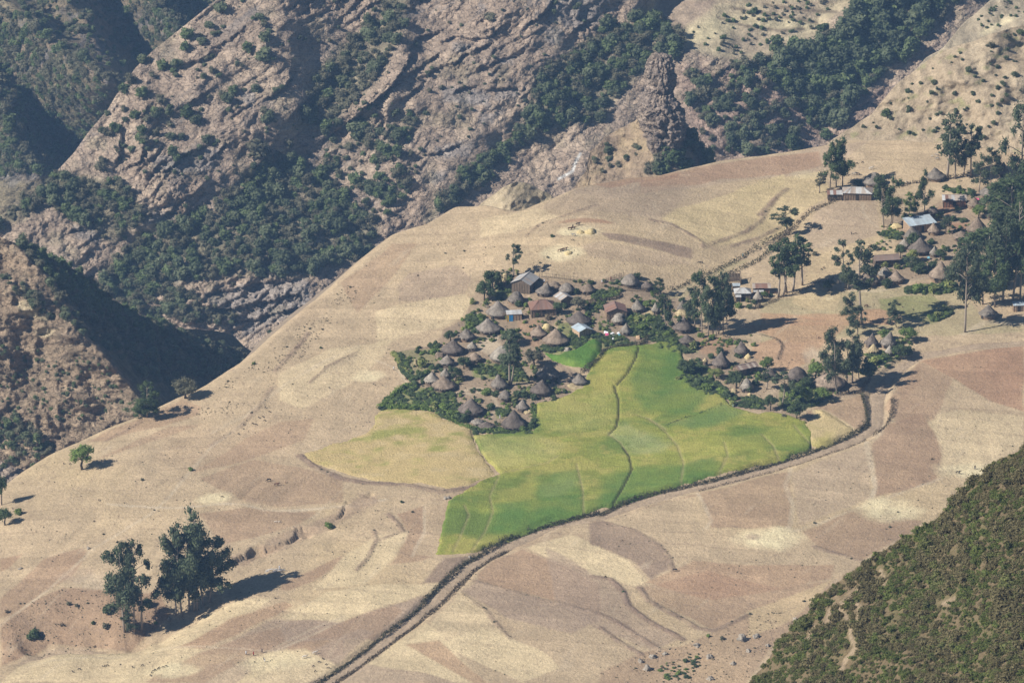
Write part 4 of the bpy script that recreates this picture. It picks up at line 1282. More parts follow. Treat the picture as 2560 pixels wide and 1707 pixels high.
def D_right2(px, py):
    return 2010 + 0.18 * (200 - py) + 5 * fbm(px / 80, py / 60, 341, 4)


def col_right2(px, py):
    col = np.array((0.36, 0.30, 0.21))[None] * (1 + 0.15 * fbm(px / 50, py / 20, 351, 3))[:, None]
    pale = in_soft(px, py, pts('W', [(2070, 210), (2150, 150), (2270, 95), (2320, 110), (2200, 170), (2130, 215)]), 5)
    return fold(col, pale * 0.8, (0.60, 0.52, 0.34))


RIGHT2 = patch_top('upper_right_hill', 2240, 2800, 260, 60, D_right2, col_right2, M_SCRUB, R2_EDGE)

# bare knoll behind the shelf's edge
K_TOP = pts('V', [(960, 1400), (1060, 1325), (1110, 1285), (1200, 1215), (1270, 1186), (1340, 1192), (1400, 1212), (1480, 1255), (1540, 1298), (1700, 1400)])


def D_knoll(px, py):
    return 1850 + 0.12 * (500 - py) - 9 * np.exp(-((px - 1275) / 60) ** 2) + 1.5 * fbm(px / 30, py / 24, 361, 4) - 1.5 * ridged(px / 34 + py / 50, py / 60, 363, 3)


def col_knoll(px, py):
    n = fbm(px / 18, py / 10, 371, 4)
    col = np.array((0.40, 0.325, 0.215))[None] * np.ones((len(px), 1))
    return fold(col, sstep(0, 0.5, n) * 0.55, (0.26, 0.215, 0.13))


patch_top('bare_knoll', 1150, 1500, 140, 60, D_knoll, col_knoll, M_SCRUB, K_TOP, 30, 3.0, 3.0)

# grassy foot of the pinnacle
PF_TOP = pts('V', [(1640, 1260), (1740, 1120), (1760, 1000), (1850, 910), (1950, 842), (2060, 790), (2110, 700), (2300, 700), (2400, 820), (2480, 950), (2620, 1080), (2800, 1180)])


def D_foot(px, py):
    return 1960 + 0.13 * (350 - py) - 12 * np.exp(-((px - 1650) / 70) ** 2) + 3 * fbm(px / 50, py / 40, 381, 4) - 2 * ridged(px / 40, py / 60, 383, 3)


def col_foot(px, py):
    n = fbm(px / 30, py / 24, 391, 4)
    col = np.array((0.30, 0.225, 0.15))[None] * np.ones((len(px), 1))
    col = fold(col, sstep(-0.1, 0.5, n) * 0.6, (0.37, 0.285, 0.17))
    col = fold(col, sstep(0.0, 0.5, -n) * 0.4, (0.20, 0.15, 0.115))
    return np.concatenate([col, np.full((len(px), 1), 0.4)], 1)


patch_top('pinnacle_foot', 1420, 1900, 300, 100, D_foot, col_foot, M_ROCK, PF_TOP, 30, 3.0, 3.4)


def pinnacle():
    """the rock tower: two stacked blocks of jointed columns"""
    prof = [  # picture y, left x, right x (native px)
        (133, 1644, 1652), (135, 1632, 1664), (139, 1624, 1674), (150, 1618, 1680), (170, 1614, 1686), (195, 1610, 1690), (218, 1609, 1688), (234, 1612, 1684),
        (242, 1600, 1690), (262, 1597, 1704), (285, 1597, 1712), (305, 1600, 1716), (325, 1606, 1716), (345, 1612, 1712), (380, 1620, 1700)]
    D = 1946.0
    nseg = 120
    ang = []
    for i, (py, xl, xr) in enumerate(np.array([[np.interp(t, np.arange(len(prof)), [p[k] for p in prof]) for k in range(3)] for t in np.linspace(0, len(prof) - 1, 110)])):
        cx, r = (xl + xr) / 2, (xr - xl) / 2 * KPX * D
        c = ray(cx, py) * D
        for k in range(nseg):
            a = 2 * math.pi * k / nseg
            ang.append((a, py, r, c))
    aa, yy, R_, Cc = np.array([t[0] for t in ang]), np.array([t[1] for t in ang]), np.array([t[2] for t in ang]), np.array([t[3] for t in ang])
    c1, g1 = cells(aa * 3.0 + 20 + 0.4 * fbm(aa * 4, yy / 12, 402, 2), yy / 46 + 0.4 * fbm(aa * 3, yy / 20, 403, 2), 401)
    c2, g2 = cells(aa * 7.0 + 30, yy / 9.0, 405)
    n = (c1 - 0.5) * 0.26 + (c2 - 0.5) * 0.12 - 0.16 * sstep(0.13, 0, g1) - 0.07 * sstep(0.2, 0, g2) + 0.18 * fbm(aa * 1.3, yy / 40, 407, 3) - 0.10 * ((yy + 8 * c1 + 6 * np.sin(aa)) / 21 % 1.0)
    rr = R_ * (1 + n)
    V = np.stack([Cc[:, 0] + rr * np.cos(aa), Cc[:, 1] + rr * np.sin(aa) * 0.9, Cc[:, 2] + 0.5 * n], -1)
    F = []
    for i in range(109):
        for k in range(nseg):
            F.append((i * nseg + k, i * nseg + (k + 1) % nseg, (i + 1) * nseg + (k + 1) % nseg, (i + 1) * nseg + k))
    V, F = np.array(V), np.array(F)[:, ::-1]
    n = fbm(V[:, 0] / 3, V[:, 2] / 2, 411, 3)
    col = fold(np.array((0.28, 0.225, 0.185))[None] * np.ones((len(V), 1)), sstep(0, 0.6, n), (0.36, 0.285, 0.22))
    base = V.mean(0)
    base[2] = V[:, 2].min()
    me = mesh_np('rock_pinnacle', V - base, F, M_ROCK, False, col)
    o = new_obj('rock_pinnacle', me)
    o.location = base
    tag(o, 'tall weathered rock pinnacle standing alone in front of the upper valley wall', 'rock')


pinnacle()

# near slope in the lower right corner
F_EDGE_L = pts('R', [(700, 1640), (800, 1458 + 30), (920, 1345), (1000, 1210), (1180, 1040), (1270, 925), (1440, 815), (1690, 648), (1850, 568), (2000, 400), (2130, 288), (2230, 210), (2352, 168), (2600, 60), (3000, -80), (5000, -700)])


def D_near(px, py):
    ty = np.interp(px, [p[0] for p in F_EDGE_L], [p[1] for p in F_EDGE_L])
    d = py - ty
    return 860 - 0.17 * np.maximum(d, 0) - 0.04 * np.maximum(px - 1860, 0) + 2.2 * fbm(px / 120, py / 120, 421, 4) + 0.5 * fbm(px / 30, py / 30, 425, 3)


def col_near(px, py):
    n, n2 = fbm(px / 60, py / 60, 431, 4), fbm(px / 20, py / 16, 433, 3)
    col = np.array((0.165, 0.125, 0.072))[None] * np.ones((len(px), 1))
    col = fold(col, sstep(-0.1, 0.5, n) * 0.6, (0.145, 0.130, 0.06))
    col = fold(col, sstep(0.1, 0.5, n2) * 0.4, (0.18, 0.14, 0.085))
    for P in NEAR_TRAILS:
        d, _ = poly_dist(px + 5 * n2, py, P)
        col = fold(col, sstep(7, 3, d) * 0.8, (0.34, 0.26, 0.175))
    for S in NEAR_BARE:
        col = fold(col, in_soft(px + 6 * n2, py, S, 8) * 0.6, (0.28, 0.21, 0.14))
    return col


NEAR_TRAILS = [pts('R', p) for p in ([(1450, 935), (1370, 990), (1320, 1040), (1380, 1110), (1400, 1210), (1420, 1260), (1360, 1330), (1330, 1400)], [(1560, 830), (1570, 880), (1590, 920)],
                                     [(1400, 990), (1440, 1040), (1430, 1120)], [(1270, 1050), (1260, 1130)], [(1180, 1140), (1160, 1220)], [(1900, 1020), (1960, 990)])]
NEAR_BARE = [pts('R', p) for p in ([(1250, 1040), (1290, 1060), (1270, 1140), (1240, 1140)], [(1290, 970), (1340, 970), (1320, 1030), (1280, 1020)], [(1160, 1150), (1200, 1140), (1180, 1240), (1150, 1230)],
                                   [(1360, 940), (1450, 920), (1440, 960), (1370, 980)], [(1890, 1010), (1960, 985), (1930, 1060)])]
NEAR = patch_top('near_slope', 1780, 3700, 760, 190, D_near, col_near, M_SCRUB, F_EDGE_L, 30, 2.0, 5.0)

# valley floor under everything, and the land beyond
fl = mesh_np('valley_floor', np.array([(-1500, 300, -1250), (1800, 300, -1250), (1800, 3600, -1250), (-1500, 3600, -1250)], float), np.array([(0, 1, 2, 3)]), None, False, np.tile((0.2, 0.16, 0.11), (4, 1)))
fl.materials.append(M_SCRUB)
tag(new_obj('valley_floor', fl), kind='structure')

# haze: one closed box round everything
hb = MB()
hb.box(-1700, 2000, -60, 3800, -1252, 12)
hm = bpy.data.materials.new('haze_air')
hm.use_nodes = True
hn = hm.node_tree
hn.nodes.clear()
pv = hn.nodes.new('ShaderNodeVolumePrincipled')
pv.inputs['Color'].default_value = (*HAZE_COLOR, 1)
pv.inputs['Density'].default_value = HAZE_DENSITY
ho = hn.nodes.new('ShaderNodeOutputMaterial')
hn.links.new(pv.outputs[0], ho.inputs['Volume'])
tag(hb.build('haze', hm), kind='stuff')

# ------------------------------------------------------------------ plants
NPR = np.random.default_rng(11)
_ico = None


def ico_unit():
    global _ico
    if _ico is None:
        b = bmesh.new()
        bmesh.ops.create_icosphere(b, subdivisions=1, radius=1.0)
        _ico = (np.array([v.co[:] for v in b.verts]), np.array([[v.index for v in f.verts] for f in b.faces]))
        b.free()
    return _ico


def leaves(cent, rad, n, size, rng, squash=1.0, shell=(0.7, 1.08), aspect=0.6, droop=0.0, upbias=0.0):
    """leaf-sized quads spread over lobes; returns V (4m,3)"""
    cent, rad = np.asarray(cent, float), np.asarray(rad, float)
    w = rad ** 2
    k = rng.choice(len(cent), n, p=w / w.sum())
    d = rng.normal(size=(n, 3))
    d[:, 2] += upbias * np.abs(d[:, 2])
    d /= np.linalg.norm(d, axis=1)[:, None]
    r = rad[k] * rng.uniform(shell[0], shell[1], n)
    p = cent[k] + d * r[:, None] * np.array([1, 1, squash])
    nn = d + 0.75 * rng.normal(size=(n, 3))
    nn[:, 2] += 0.75
    nn /= np.linalg.norm(nn, axis=1)[:, None]
    t = np.cross(nn, rng.normal(size=(n, 3)))
    t[:, 2] -= droop
    t /= np.linalg.norm(t, axis=1)[:, None]
    b = np.cross(nn, t)
    s = size * rng.uniform(0.6, 1.3, n)[:, None]
    a, c = t * s, b * s * aspect
    V = np.stack([p - a, p - c * 0.9 + a * 0.1, p + a, p + c], 1).reshape(-1, 3)
    return V


def cloud_mesh(name, V, core, mat):
    """leaf quads plus rough cores (as degenerate-free quads are not needed, cores are triangles padded by from_pydata)"""
    nq = len(V) // 4
    F = [tuple(q) for q in np.arange(nq * 4).reshape(-1, 4).tolist()]
    verts = V.tolist()
    iv, jf = ico_unit()
    for c, r, sq in core:
        o = len(verts)
        n = 1 + 0.25 * (NPR.random(len(iv)) - 0.5)
        verts += (iv * n[:, None] * np.array([r, r, r * sq]) + np.array(c)).tolist()
        F += [tuple(f + o) for f in jf]
    me = bpy.data.meshes.new(name)
    me.from_pydata(verts, [], F)
    me.materials.append(mat)
    me.update()
    return me


def bush_mesh(name, mat, seed, n=260, lobes=7, size=0.085, tall=0.85, core=0.78, spread=0.27):
    """unit bush: about 1 wide, standing on z=0"""
    rng = np.random.default_rng(seed)
    cent, rad = [(0, 0, 0.34 * tall)], [0.33]
    for i in range(lobes):
        a = rng.uniform(0, 2 * math.pi)
        q = rng.uniform(0.3, 1.0) * spread
        r = rng.uniform(0.16, 0.25)
        cent.append((q * math.cos(a), q * math.sin(a), rng.uniform(0.16, 0.75) * tall * (1.1 - q)))
        rad.append(r)
    V = leaves(cent, rad, n, size, rng, tall)
    V[:, 2] = np.maximum(V[:, 2], -0.06)
    cores = [(c, r * core, 0.9 * tall) for c, r in zip(cent, rad)]
    return cloud_mesh(name, V, cores, mat)


BUSH = {
    'hill': [bush_mesh('hill_bush', L_HILL, 100 + i, 300, 8, 0.075, (0.8, 0.95, 0.7, 0.85)[i % 4]) for i in range(6)],
    'fresh': [bush_mesh('fresh_bush', L_HILLB, 150 + i, 320, 8, 0.075, (0.8, 0.95, 0.7)[i % 3]) for i in range(3)],
    'deep': [bush_mesh('deep_bush', L_HILLD, 130 + i, 320, 8, 0.075, (0.8, 0.95, 0.7)[i % 3]) for i in range(4)],
    'dark': [bush_mesh('dark_bush', L_DARK, 120 + i, 320, 8, 0.075, (0.8, 0.95, 0.7)[i % 3]) for i in range(4)],
    'bright': [bush_mesh('bright_bush', L_BRIGHT, 140 + i, 320, 8, 0.075, (0.75, 0.95, 0.65)[i % 3]) for i in range(4)],
    'olive': [bush_mesh('olive_bush', L_OLIVE, 160 + i, 260, 9, 0.06, (0.7, 0.8)[i % 2], 0.7) for i in range(3)],
    'heath': [bush_mesh('heath_shrub', L_HEATH, 180 + i, 300, 9, 0.062, (0.7, 0.6, 0.8)[i % 3], 0.6, 0.34) for i in range(5)],
    'heath2': [bush_mesh('brown_shrub', L_HEATH2, 200 + i, 300, 9, 0.058, (0.75, 0.65)[i % 2], 0.5, 0.34) for i in range(4)],
    'heath3': [bush_mesh('fresh_shrub', L_HEATH3, 210 + i, 280, 9, 0.06, (0.6, 0.7)[i % 2], 0.6, 0.34) for i in range(3)],
    'garden': [bush_mesh('garden_plant', L_GARDEN, 220 + i, 110, 5, 0.13, (0.8, 1.0)[i % 2], 0.4) for i in range(4)],
    'dry': [bush_mesh('dry_tuft', L_DRY, 240 + i, 90, 5, 0.12, 0.7, 0.3) for i in range(3)],
    'straw': [bush_mesh('straw_tuft', L_STRAWTUFT, 250 + i, 60, 5, 0.12, 0.5, 0.3) for i in range(2)],
}


def plant(kind, p, w, h, label, cat, group=None, name=None, i=None):
    """a bush as one thing"""
    me = BUSH[kind][RNG.randrange(len(BUSH[kind])) if i is None else i]
    o = new_obj(name or me.name.split('.')[0], me)
    o.location = p
    o.scale = (w, w * RNG.uniform(0.9, 1.1), h)
    o.rotation_euler = (0, 0, RNG.uniform(0, 6.28))
    return tag(o, label, cat, group)


def stuff_instances(name, P, S, kinds, srcs):
    """uncountable ground cover: points with instances of plants"""
    n = len(P)
    me = bpy.data.meshes.new(name)
    me.vertices.add(n)
    me.vertices.foreach_set('co', np.asarray(P, np.float32).ravel())
    for nm, typ, arr in (('size', 'FLOAT_VECTOR', np.asarray(S, np.float32)), ('turn', 'FLOAT_VECTOR', np.stack([NPR.normal(0, 0.08, n), NPR.normal(0, 0.08, n), NPR.uniform(0, 6.28, n)], -1).astype(np.float32))):
        a = me.attributes.new(nm, typ, 'POINT')
        a.data.foreach_set('vector', arr.ravel())
    a = me.attributes.new('which', 'INT', 'POINT')
    a.data.foreach_set('value', np.asarray(kinds, np.int32))
    o = new_obj(name, me)
    ng = bpy.data.node_groups.new(name, 'GeometryNodeTree')
    ng.interface.new_socket('Geometry', in_out='INPUT', socket_type='NodeSocketGeometry')
    ng.interface.new_socket('Geometry', in_out='OUTPUT', socket_type='NodeSocketGeometry')
    gi, go = ng.nodes.new('NodeGroupInput'), ng.nodes.new('NodeGroupOutput')
    iop = ng.nodes.new('GeometryNodeInstanceOnPoints')
    join = ng.nodes.new('GeometryNodeJoinGeometry')
    for s in srcs:
        oi = ng.nodes.new('GeometryNodeObjectInfo')
        oi.transform_space = 'ORIGINAL'
        oi.inputs['Object'].default_value = s
        oi.inputs['As Instance'].default_value = True
        ng.links.new(oi.outputs['Geometry'], join.inputs[0])

    def named(nm, typ):
        q = ng.nodes.new('GeometryNodeInputNamedAttribute')
        q.data_type = typ
        q.inputs['Name'].default_value = nm
        return q.outputs['Attribute']
    ng.links.new(gi.outputs[0], iop.inputs['Points'])
    ng.links.new(join.outputs[0], iop.inputs['Instance'])
    iop.inputs['Pick Instance'].default_value = True
    ng.links.new(named('which', 'INT'), iop.inputs['Instance Index'])
    ng.links.new(named('turn', 'FLOAT_VECTOR'), iop.inputs['Rotation'])
    ng.links.new(named('size', 'FLOAT_VECTOR'), iop.inputs['Scale'])
    ng.links.new(iop.outputs[0], go.inputs[0])
    md = o.modifiers.new('scatter', 'NODES')
    md.node_group = ng
    return tag(o, kind='stuff')


def sample_poly(P, n, rng):
    xs, ys = [p[0] for p in P], [p[1] for p in P]
    out = np.zeros((0, 2))
    for _ in range(40):
        q = np.stack([rng.uniform(min(xs), max(xs), n * 2), rng.uniform(min(ys), max(ys), n * 2)], -1)
        out = np.concatenate([out, q[in_poly(q[:, 0], q[:, 1], P)]])
        if len(out) >= n:
            break
    return out[:n]


def thin(P, R):
    """greedy: drop points that stand too close to an earlier one"""
    keep = []
    for i in range(len(P)):
        ok = True
        for j in keep[-400:]:
            dx, dy = P[i][0] - P[j][0], P[i][1] - P[j][1]
            if dx * dx + dy * dy < (0.24 * (R[i] + R[j]) / 2) ** 2:
                ok = False
                break
        if ok:
            keep.append(i)
    return keep


# hillside bushes: zone, label, surface, count, size range (native px), kinds, polygon
MO, LE, FT, FA, RI, R2 = D_mount, D_left, D_foot, D_far, D_right, D_right2
ZONES = [
    (('bush', 'the rocky ribs of the far valley, top left'), FA, 420, (12, 34), ('hill', 'hill', 'olive', 'deep'), pts('F', [(-20, -20), (560, -20), (470, 60), (330, 230), (150, 110), (60, 50), (-20, 20)])),
    (('tree', 'the wide gully left of the cliff'), MO, 640, (22, 58), ('hill', 'hill', 'deep', 'hill', 'fresh'), pts('F', [(490, 480), (560, 400), (640, 350), (720, 400), (800, 470), (870, 520), (850, 590), (760, 620), (680, 640), (560, 630), (420, 650), (300, 700), (220, 660), (290, 570), (400, 520)])),
    (('tree', 'the narrow gully between two rocky ribs'), MO, 150, (22, 50), ('hill', 'hill', 'olive'), pts('F', [(730, 170), (790, 110), (860, 40), (900, -10), (950, -10), (920, 90), (850, 200), (780, 270), (700, 310), (680, 290)])),
    (('tree', 'the gully right of the cliff'), MO, 420, (22, 54), ('hill', 'fresh', 'hill', 'deep'), pts('F', [(990, 500), (1010, 450), (1080, 375), (1180, 330), (1200, 290), (1240, 180), (1310, 120), (1400, 60), (1480, 30), (1560, 70), (1580, 130), (1500, 140), (1440, 200), (1380, 280), (1290, 290), (1190, 350), (1120, 420), (1050, 470)])),
    (('tree', 'the upper right forest'), MO, 420, (32, 74), ('deep', 'hill', 'fresh', 'deep'), pts('F', [(1850, 105), (1950, 60), (1985, -30), (2230, -30), (2160, 60), (2090, 130), (2000, 200), (1940, 270), (1890, 300), (1830, 240), (1780, 180), (1740, 150), (1780, 110)])),
    (('bush', 'the stony wall behind the pinnacle'), MO, 190, (18, 54), ('hill', 'olive', 'deep', 'hill'), pts('F', [(1570, 170), (1700, 140), (1800, 160), (1930, 300), (1840, 350), (1740, 360), (1640, 350), (1580, 250)])),
    (('bush', 'the bare sunlit face, upper left'), MO, 90, (16, 46), ('hill', 'olive', 'deep', 'olive'), pts('F', [(330, 90), (440, 20), (620, -10), (640, 220), (560, 330), (400, 400), (230, 430), (180, 330)])),
    (('bush', 'the green foot of the bare face'), MO, 210, (20, 52), ('hill', 'deep', 'hill'), pts('F', [(-20, 445), (120, 400), (270, 420), (340, 500), (260, 560), (110, 470), (-20, 540)])),
    (('tree', 'the shaded far valley beyond the spur'), FA, 1300, (20, 48), ('hill', 'deep', 'hill'), pts('F', [(-20, 10), (60, 50), (150, 110), (310, 210), (250, 320), (140, 400), (-20, 410)])),
    (('tree', 'the hazy far ridge, top left'), FA, 200, (14, 36), ('hill', 'olive'), pts('F', [(330, -20), (560, -20), (480, 40), (400, 110), (350, 130), (330, 70)])),
    (('tree', 'the crest of the brown left hill'), LE, 420, (24, 50), ('deep', 'hill', 'deep'), pts('L', [(100, 262), (350, 352), (500, 465), (690, 625), (860, 715), (1080, 785), (900, 800), (700, 730), (500, 640), (390, 560), (250, 420)])),
    (('bush', 'the deep shade of the left hill'), LE, 420, (20, 46), ('hill', 'olive'), pts('L', [(300, 500), (600, 640), (900, 760), (1200, 830), (1480, 930), (1560, 1000), (1400, 1060), (1100, 1120), (880, 1120), (760, 980), (560, 850), (420, 760), (340, 640)])),
    (('bush', 'the lower brown slope, left edge'), LE, 75, (18, 46), ('hill', 'deep', 'olive'), pts('L', [(-40, 1330), (100, 1320), (200, 1400), (330, 1490), (200, 1620), (0, 1620)])),
    (('bush', 'the terraces of the left hill'), LE, 26, (14, 40), ('hill', 'olive'), pts('L', [(0, 440), (100, 470), (200, 560), (330, 700), (300, 760), (160, 600), (0, 540)])),
    (('low bush', 'the open brown left hill'), LE, 110, (8, 18), ('olive', 'deep'), pts('L', [(0, 850), (300, 880), (600, 950), (760, 1080), (780, 1200), (600, 1330), (200, 1330), (0, 1250)])),
    (('tree', 'the sunny bank beyond the shaded hollow'), MO, 260, (18, 42), ('hill', 'hill', 'olive'), pts('L', [(640, 560), (800, 480), (1100, 560), (1400, 680), (1420, 760), (1200, 740), (900, 720)])),
    (('bush', 'the slope under the outer field edge'), MO, 45, (18, 34), ('fresh', 'hill'), pts('L', [(1540, 950), (1640, 800), (1880, 640), (1930, 660), (1720, 850), (1580, 960)])),
    (('bush', 'the stony slope between the gullies'), MO, 200, (14, 48), ('hill', 'deep', 'olive'), pts('V', [(0, 620), (120, 560), (300, 680), (620, 780), (640, 1150), (520, 1350), (350, 1463), (0, 1463)])),
    (('bush', 'the base of the rock pinnacle'), FT, 50, (26, 56), ('deep', 'hill'), pts('W', [(20, 1060), (120, 930), (300, 820), (420, 890), (500, 970), (400, 1020), (200, 1060), (40, 1100)])),
    (('bush', 'the grassy foot left of the pinnacle'), FT, 14, (12, 30), ('hill', 'olive'), pts('V', [(1780, 1000), (1960, 880), (2100, 900), (2100, 1050), (1800, 1150)])),
    (('small bush', 'the open rocky mountain'), MO, 330, (7, 20), ('olive', 'hill', 'olive'), pts('F', [(200, 400), (560, -20), (1500, -20), (1350, 200), (1000, 450), (800, 560), (500, 700), (250, 600)])),
    (('low bush', 'the terraced fields at the top'), MO, 95, (9, 17), ('deep', 'hill'), pts('W', [(300, 200), (480, 90), (640, 20), (1200, -20), (1150, 90), (1060, 180), (850, 250), (620, 370), (480, 350), (340, 260)])),
    (('low bush', 'the dry right hillside'), RI, 75, (8, 22), ('fresh', 'olive'), pts('W', [(1300, 800), (1600, 540), (1900, 330), (2300, 200), (2352, 560), (2200, 860), (1700, 860)])),
    (('low bush', 'the pale slope, top right corner'), R2, 30, (7, 13), ('deep',), pts('W', [(2060, 120), (2180, 20), (2352, -20), (2352, 130), (2120, 200)])),
]
SINGLES = [  # crop, x, y of the foot, width in crop px, kind, surface, label
    ('U', 1220, 765, 140, 'dark', MO, 'round dark green bush standing alone on the bare upper left face'), ('U', 1115, 905, 95, 'hill', MO, 'round bush below the lone dark bush on the bare face'),
    ('U', 1340, 930, 100, 'hill', MO, 'greyish bush right of centre on the bare upper left face'), ('U', 950, 930, 95, 'olive', MO, 'thin grey bush on the lower bare face'),
    ('U', 1020, 770, 100, 'hill', MO, 'leftmost of three bushes in a row on the bare face'), ('U', 1110, 760, 95, 'hill', MO, 'middle one of three bushes in a row on the bare face'),
    ('U', 750, 850, 120, 'dark', MO, 'dark bush at the left rim of the bare face above a cleft'), ('U', 1720, 390, 150, 'hill', MO, 'wide bush at the upper left rim of the dark crag'),
    ('U', 1740, 800, 150, 'hill', MO, 'bush at the lower left corner of the dark crag'), ('U', 1700, 1020, 260, 'olive', MO, 'broad grey leafless thicket below the dark crag'),
    ('U', 1890, 960, 130, 'olive', MO, 'pinkish grey leafless tree beside the broad thicket'), ('U', 690, 1310, 160, 'dark', MO, 'large dark tree at the foot of the bare face'),
    ('U', 820, 1260, 110, 'hill', MO, 'tree right of the large dark one at the foot of the bare face'), ('U', 1440, 80, 120, 'hill', MO, 'bush on the ridge line at the top of the left spur'),
    ('U', 1140, 440, 100, 'hill', MO, 'bush on the upper left slope just inside the ridge line'), ('U', 930, 410, 110, 'hill', MO, 'large bush on the ridge line of the left spur'),
    ('V', 590, 765, 75, 'dark', MO, 'small dark bush under the black cliff ledge'), ('V', 545, 885, 95, 'dark', MO, 'dark round bush below the cliff, left of the grey slabs'),
    ('V', 260, 880, 190, 'hill', MO, 'large spreading tree at the foot of the cliff'), ('V', 300, 250, 140, 'hill', MO, 'tree at the head of the upper gully'),
    ('V', 490, 280, 140, 'hill', MO, 'tall bush beside the sandy patch on the cliff shoulder'), ('V', 1310, 880, 130, 'hill', MO, 'grey green tree right of the grey slabs'),
    ('V', 1430, 800, 160, 'fresh', MO, 'bright tree in the right gully above the grey green one'), ('V', 1110, 140, 110, 'olive', MO, 'leafless tree on the cliff top'),
    ('W', 700, 85, 75, 'dark', MO, 'lone dark tree on the upper terraced field'), ('W', 1120, 190, 110, 'dark', MO, 'dark tree at the right end of the terraced fields'),
    ('W', 660, 620, 110, 'dark', MO, 'dark bush in the middle of the stony wall behind the pinnacle'), ('W', 1050, 620, 90, 'hill', MO, 'small round bush on the stony wall above the stream bed'),
    ('W', 1090, 460, 150, 'dark', MO, 'large dark tree on the upper stony wall'), ('W', 880, 490, 160, 'dark', MO, 'large round tree left of the largest on the stony wall'),
    ('W', 930, 900, 150, 'dark', MO, 'large dark bush just above the edge of the shelf'), ('W', 790, 890, 90, 'hill', MO, 'bush left of the large dark one above the shelf edge'),
    ('W', 1220, 770, 170, 'hill', MO, 'grey green tree overhanging the stream bed'), ('W', 1140, 850, 120, 'dark', MO, 'dark bush at the lower end of the stream bed'),
    ('W', 1505, 710, 85, 'fresh', RI, 'green round bush alone on the dry right hillside'), ('W', 2150, 290, 75, 'olive', RI, 'brown shrub high on the dry right hillside'),
    ('W', 2250, 240, 90, 'olive', RI, 'large brown shrub near the crest of the right hillside'), ('W', 2330, 210, 80, 'fresh', RI, 'green shrub near the crest at the right edge'),
    ('V', 1880, 1000, 95, 'hill', FT, 'green bush on the grassy foot left of the pinnacle'), ('V', 2000, 1040, 60, 'dark', FT, 'small dark bush low on the grassy pinnacle foot'),
    ('W', 200, 990, 200, 'dark', FT, 'largest dark bush under the pinnacle'), ('W', 200, 650, 100, 'dark', FT, 'bush growing on the right ledge of the pinnacle'),
]


def on_patch(Dfun, px, py):
    px, py = np.asarray(px, float), np.asarray(py, float)
    return ray(px, py) * Dfun(px, py)[..., None]


CREST = {MO: None, LE: L_TOP, FT: PF_TOP, RI: R_EDGE, R2: R2_EDGE, FA: None}


def hillside():
    rows = []
    for z, (label, D, n, (a, b), kinds, P) in enumerate(ZONES):
        q = sample_poly(P, n, NPR)
        r = a + (b - a) * NPR.random(len(q)) ** 1.6
        k = thin(q, r) if n > 20 else range(len(q))
        for i in k:
            px, py = q[i]
            if D is MO and px < edge_m(np.array([py]))[0] + 3:
                continue
            if CREST[D] is not None and py < np.interp(px, [t[0] for t in CREST[D]], [t[1] for t in CREST[D]]) + 4:
                continue
            rows.append((r[i], px, py, kinds[NPR.integers(len(kinds))], D, z))
    rows.sort(key=lambda t: -t[0])
    nind = 300 - len(SINGLES) - 24
    cat = {'hill': 0, 'deep': 1, 'fresh': 2, 'olive': 3}
    tint = {'hill': 'grey green', 'deep': 'dark green', 'fresh': 'fresh green', 'olive': 'dull greyish'}
    first = {}
    for n, (w, px, py, kind, D, z) in enumerate(rows):
        if n >= nind:
            break
        p = on_patch(D, [px], [py])[0]
        m = w * KPX * p[1] * 1.04
        noun, zone = ZONES[z][0]
        PZ = ZONES[z][5]
        fx = (px - min(t[0] for t in PZ)) / (max(t[0] for t in PZ) - min(t[0] for t in PZ))
        fy = (py - min(t[1] for t in PZ)) / (max(t[1] for t in PZ) - min(t[1] for t in PZ))
        where = ('upper', 'middle', 'lower')[min(2, int(fy * 3))] + (' left', '', ' right')[min(2, int(fx * 3))]
        lo, hi = ZONES[z][3]
        size = 'large' if w > lo + 0.72 * (hi - lo) else ('broad' if w > lo + 0.5 * (hi - lo) else 'mid sized')
        o = plant(kind, (p[0], p[1], p[2] - 0.06 * m), m, m * RNG.uniform(0.9, 1.15), size + ' ' + tint[kind] + ' ' + noun + ', ' + where + ' in ' + zone, noun.split()[-1], noun.split()[-1] + ('es' if noun.endswith('h') else 's') + ' in ' + zone, 'hillside_' + noun.split()[-1])
        first.setdefault(kind, o)
    for crop, x, y, w, kind, D, label in SINGLES:
        px, py = at(crop, x, y)
        p = on_patch(D, [px], [py])[0]
        m = w * CROPS[crop][2] * KPX * p[1]
        o = plant(kind, (p[0], p[1], p[2] - 0.04 * m), m, m * RNG.uniform(0.85, 1.05), label, 'tree' if ' tree' in label else 'bush', None, 'hillside_bush')
        first.setdefault(kind, o)
    rest = rows[nind:]
    srcs, index = [], {}
    for kind in [k for k in cat if k in first]:
        index[kind] = len(srcs)
        srcs.append(first[kind])
    P, S, K = [], [], []
    for D in (MO, LE, FT, FA, RI, R2):
        rr = [t for t in rest if t[4] is D]
        if not rr:
            continue
        pp = on_patch(D, [t[1] for t in rr], [t[2] for t in rr])
        for t, p in zip(rr, pp):
            m = t[0] * KPX * p[1] * 1.04
            P.append((p[0], p[1], p[2] - 0.06 * m))
            S.append((m, m, m * RNG.uniform(0.85, 1.15)))
            K.append(index[t[3]])
    stuff_instances('hillside_scrub', P, S, K, srcs)


hillside()


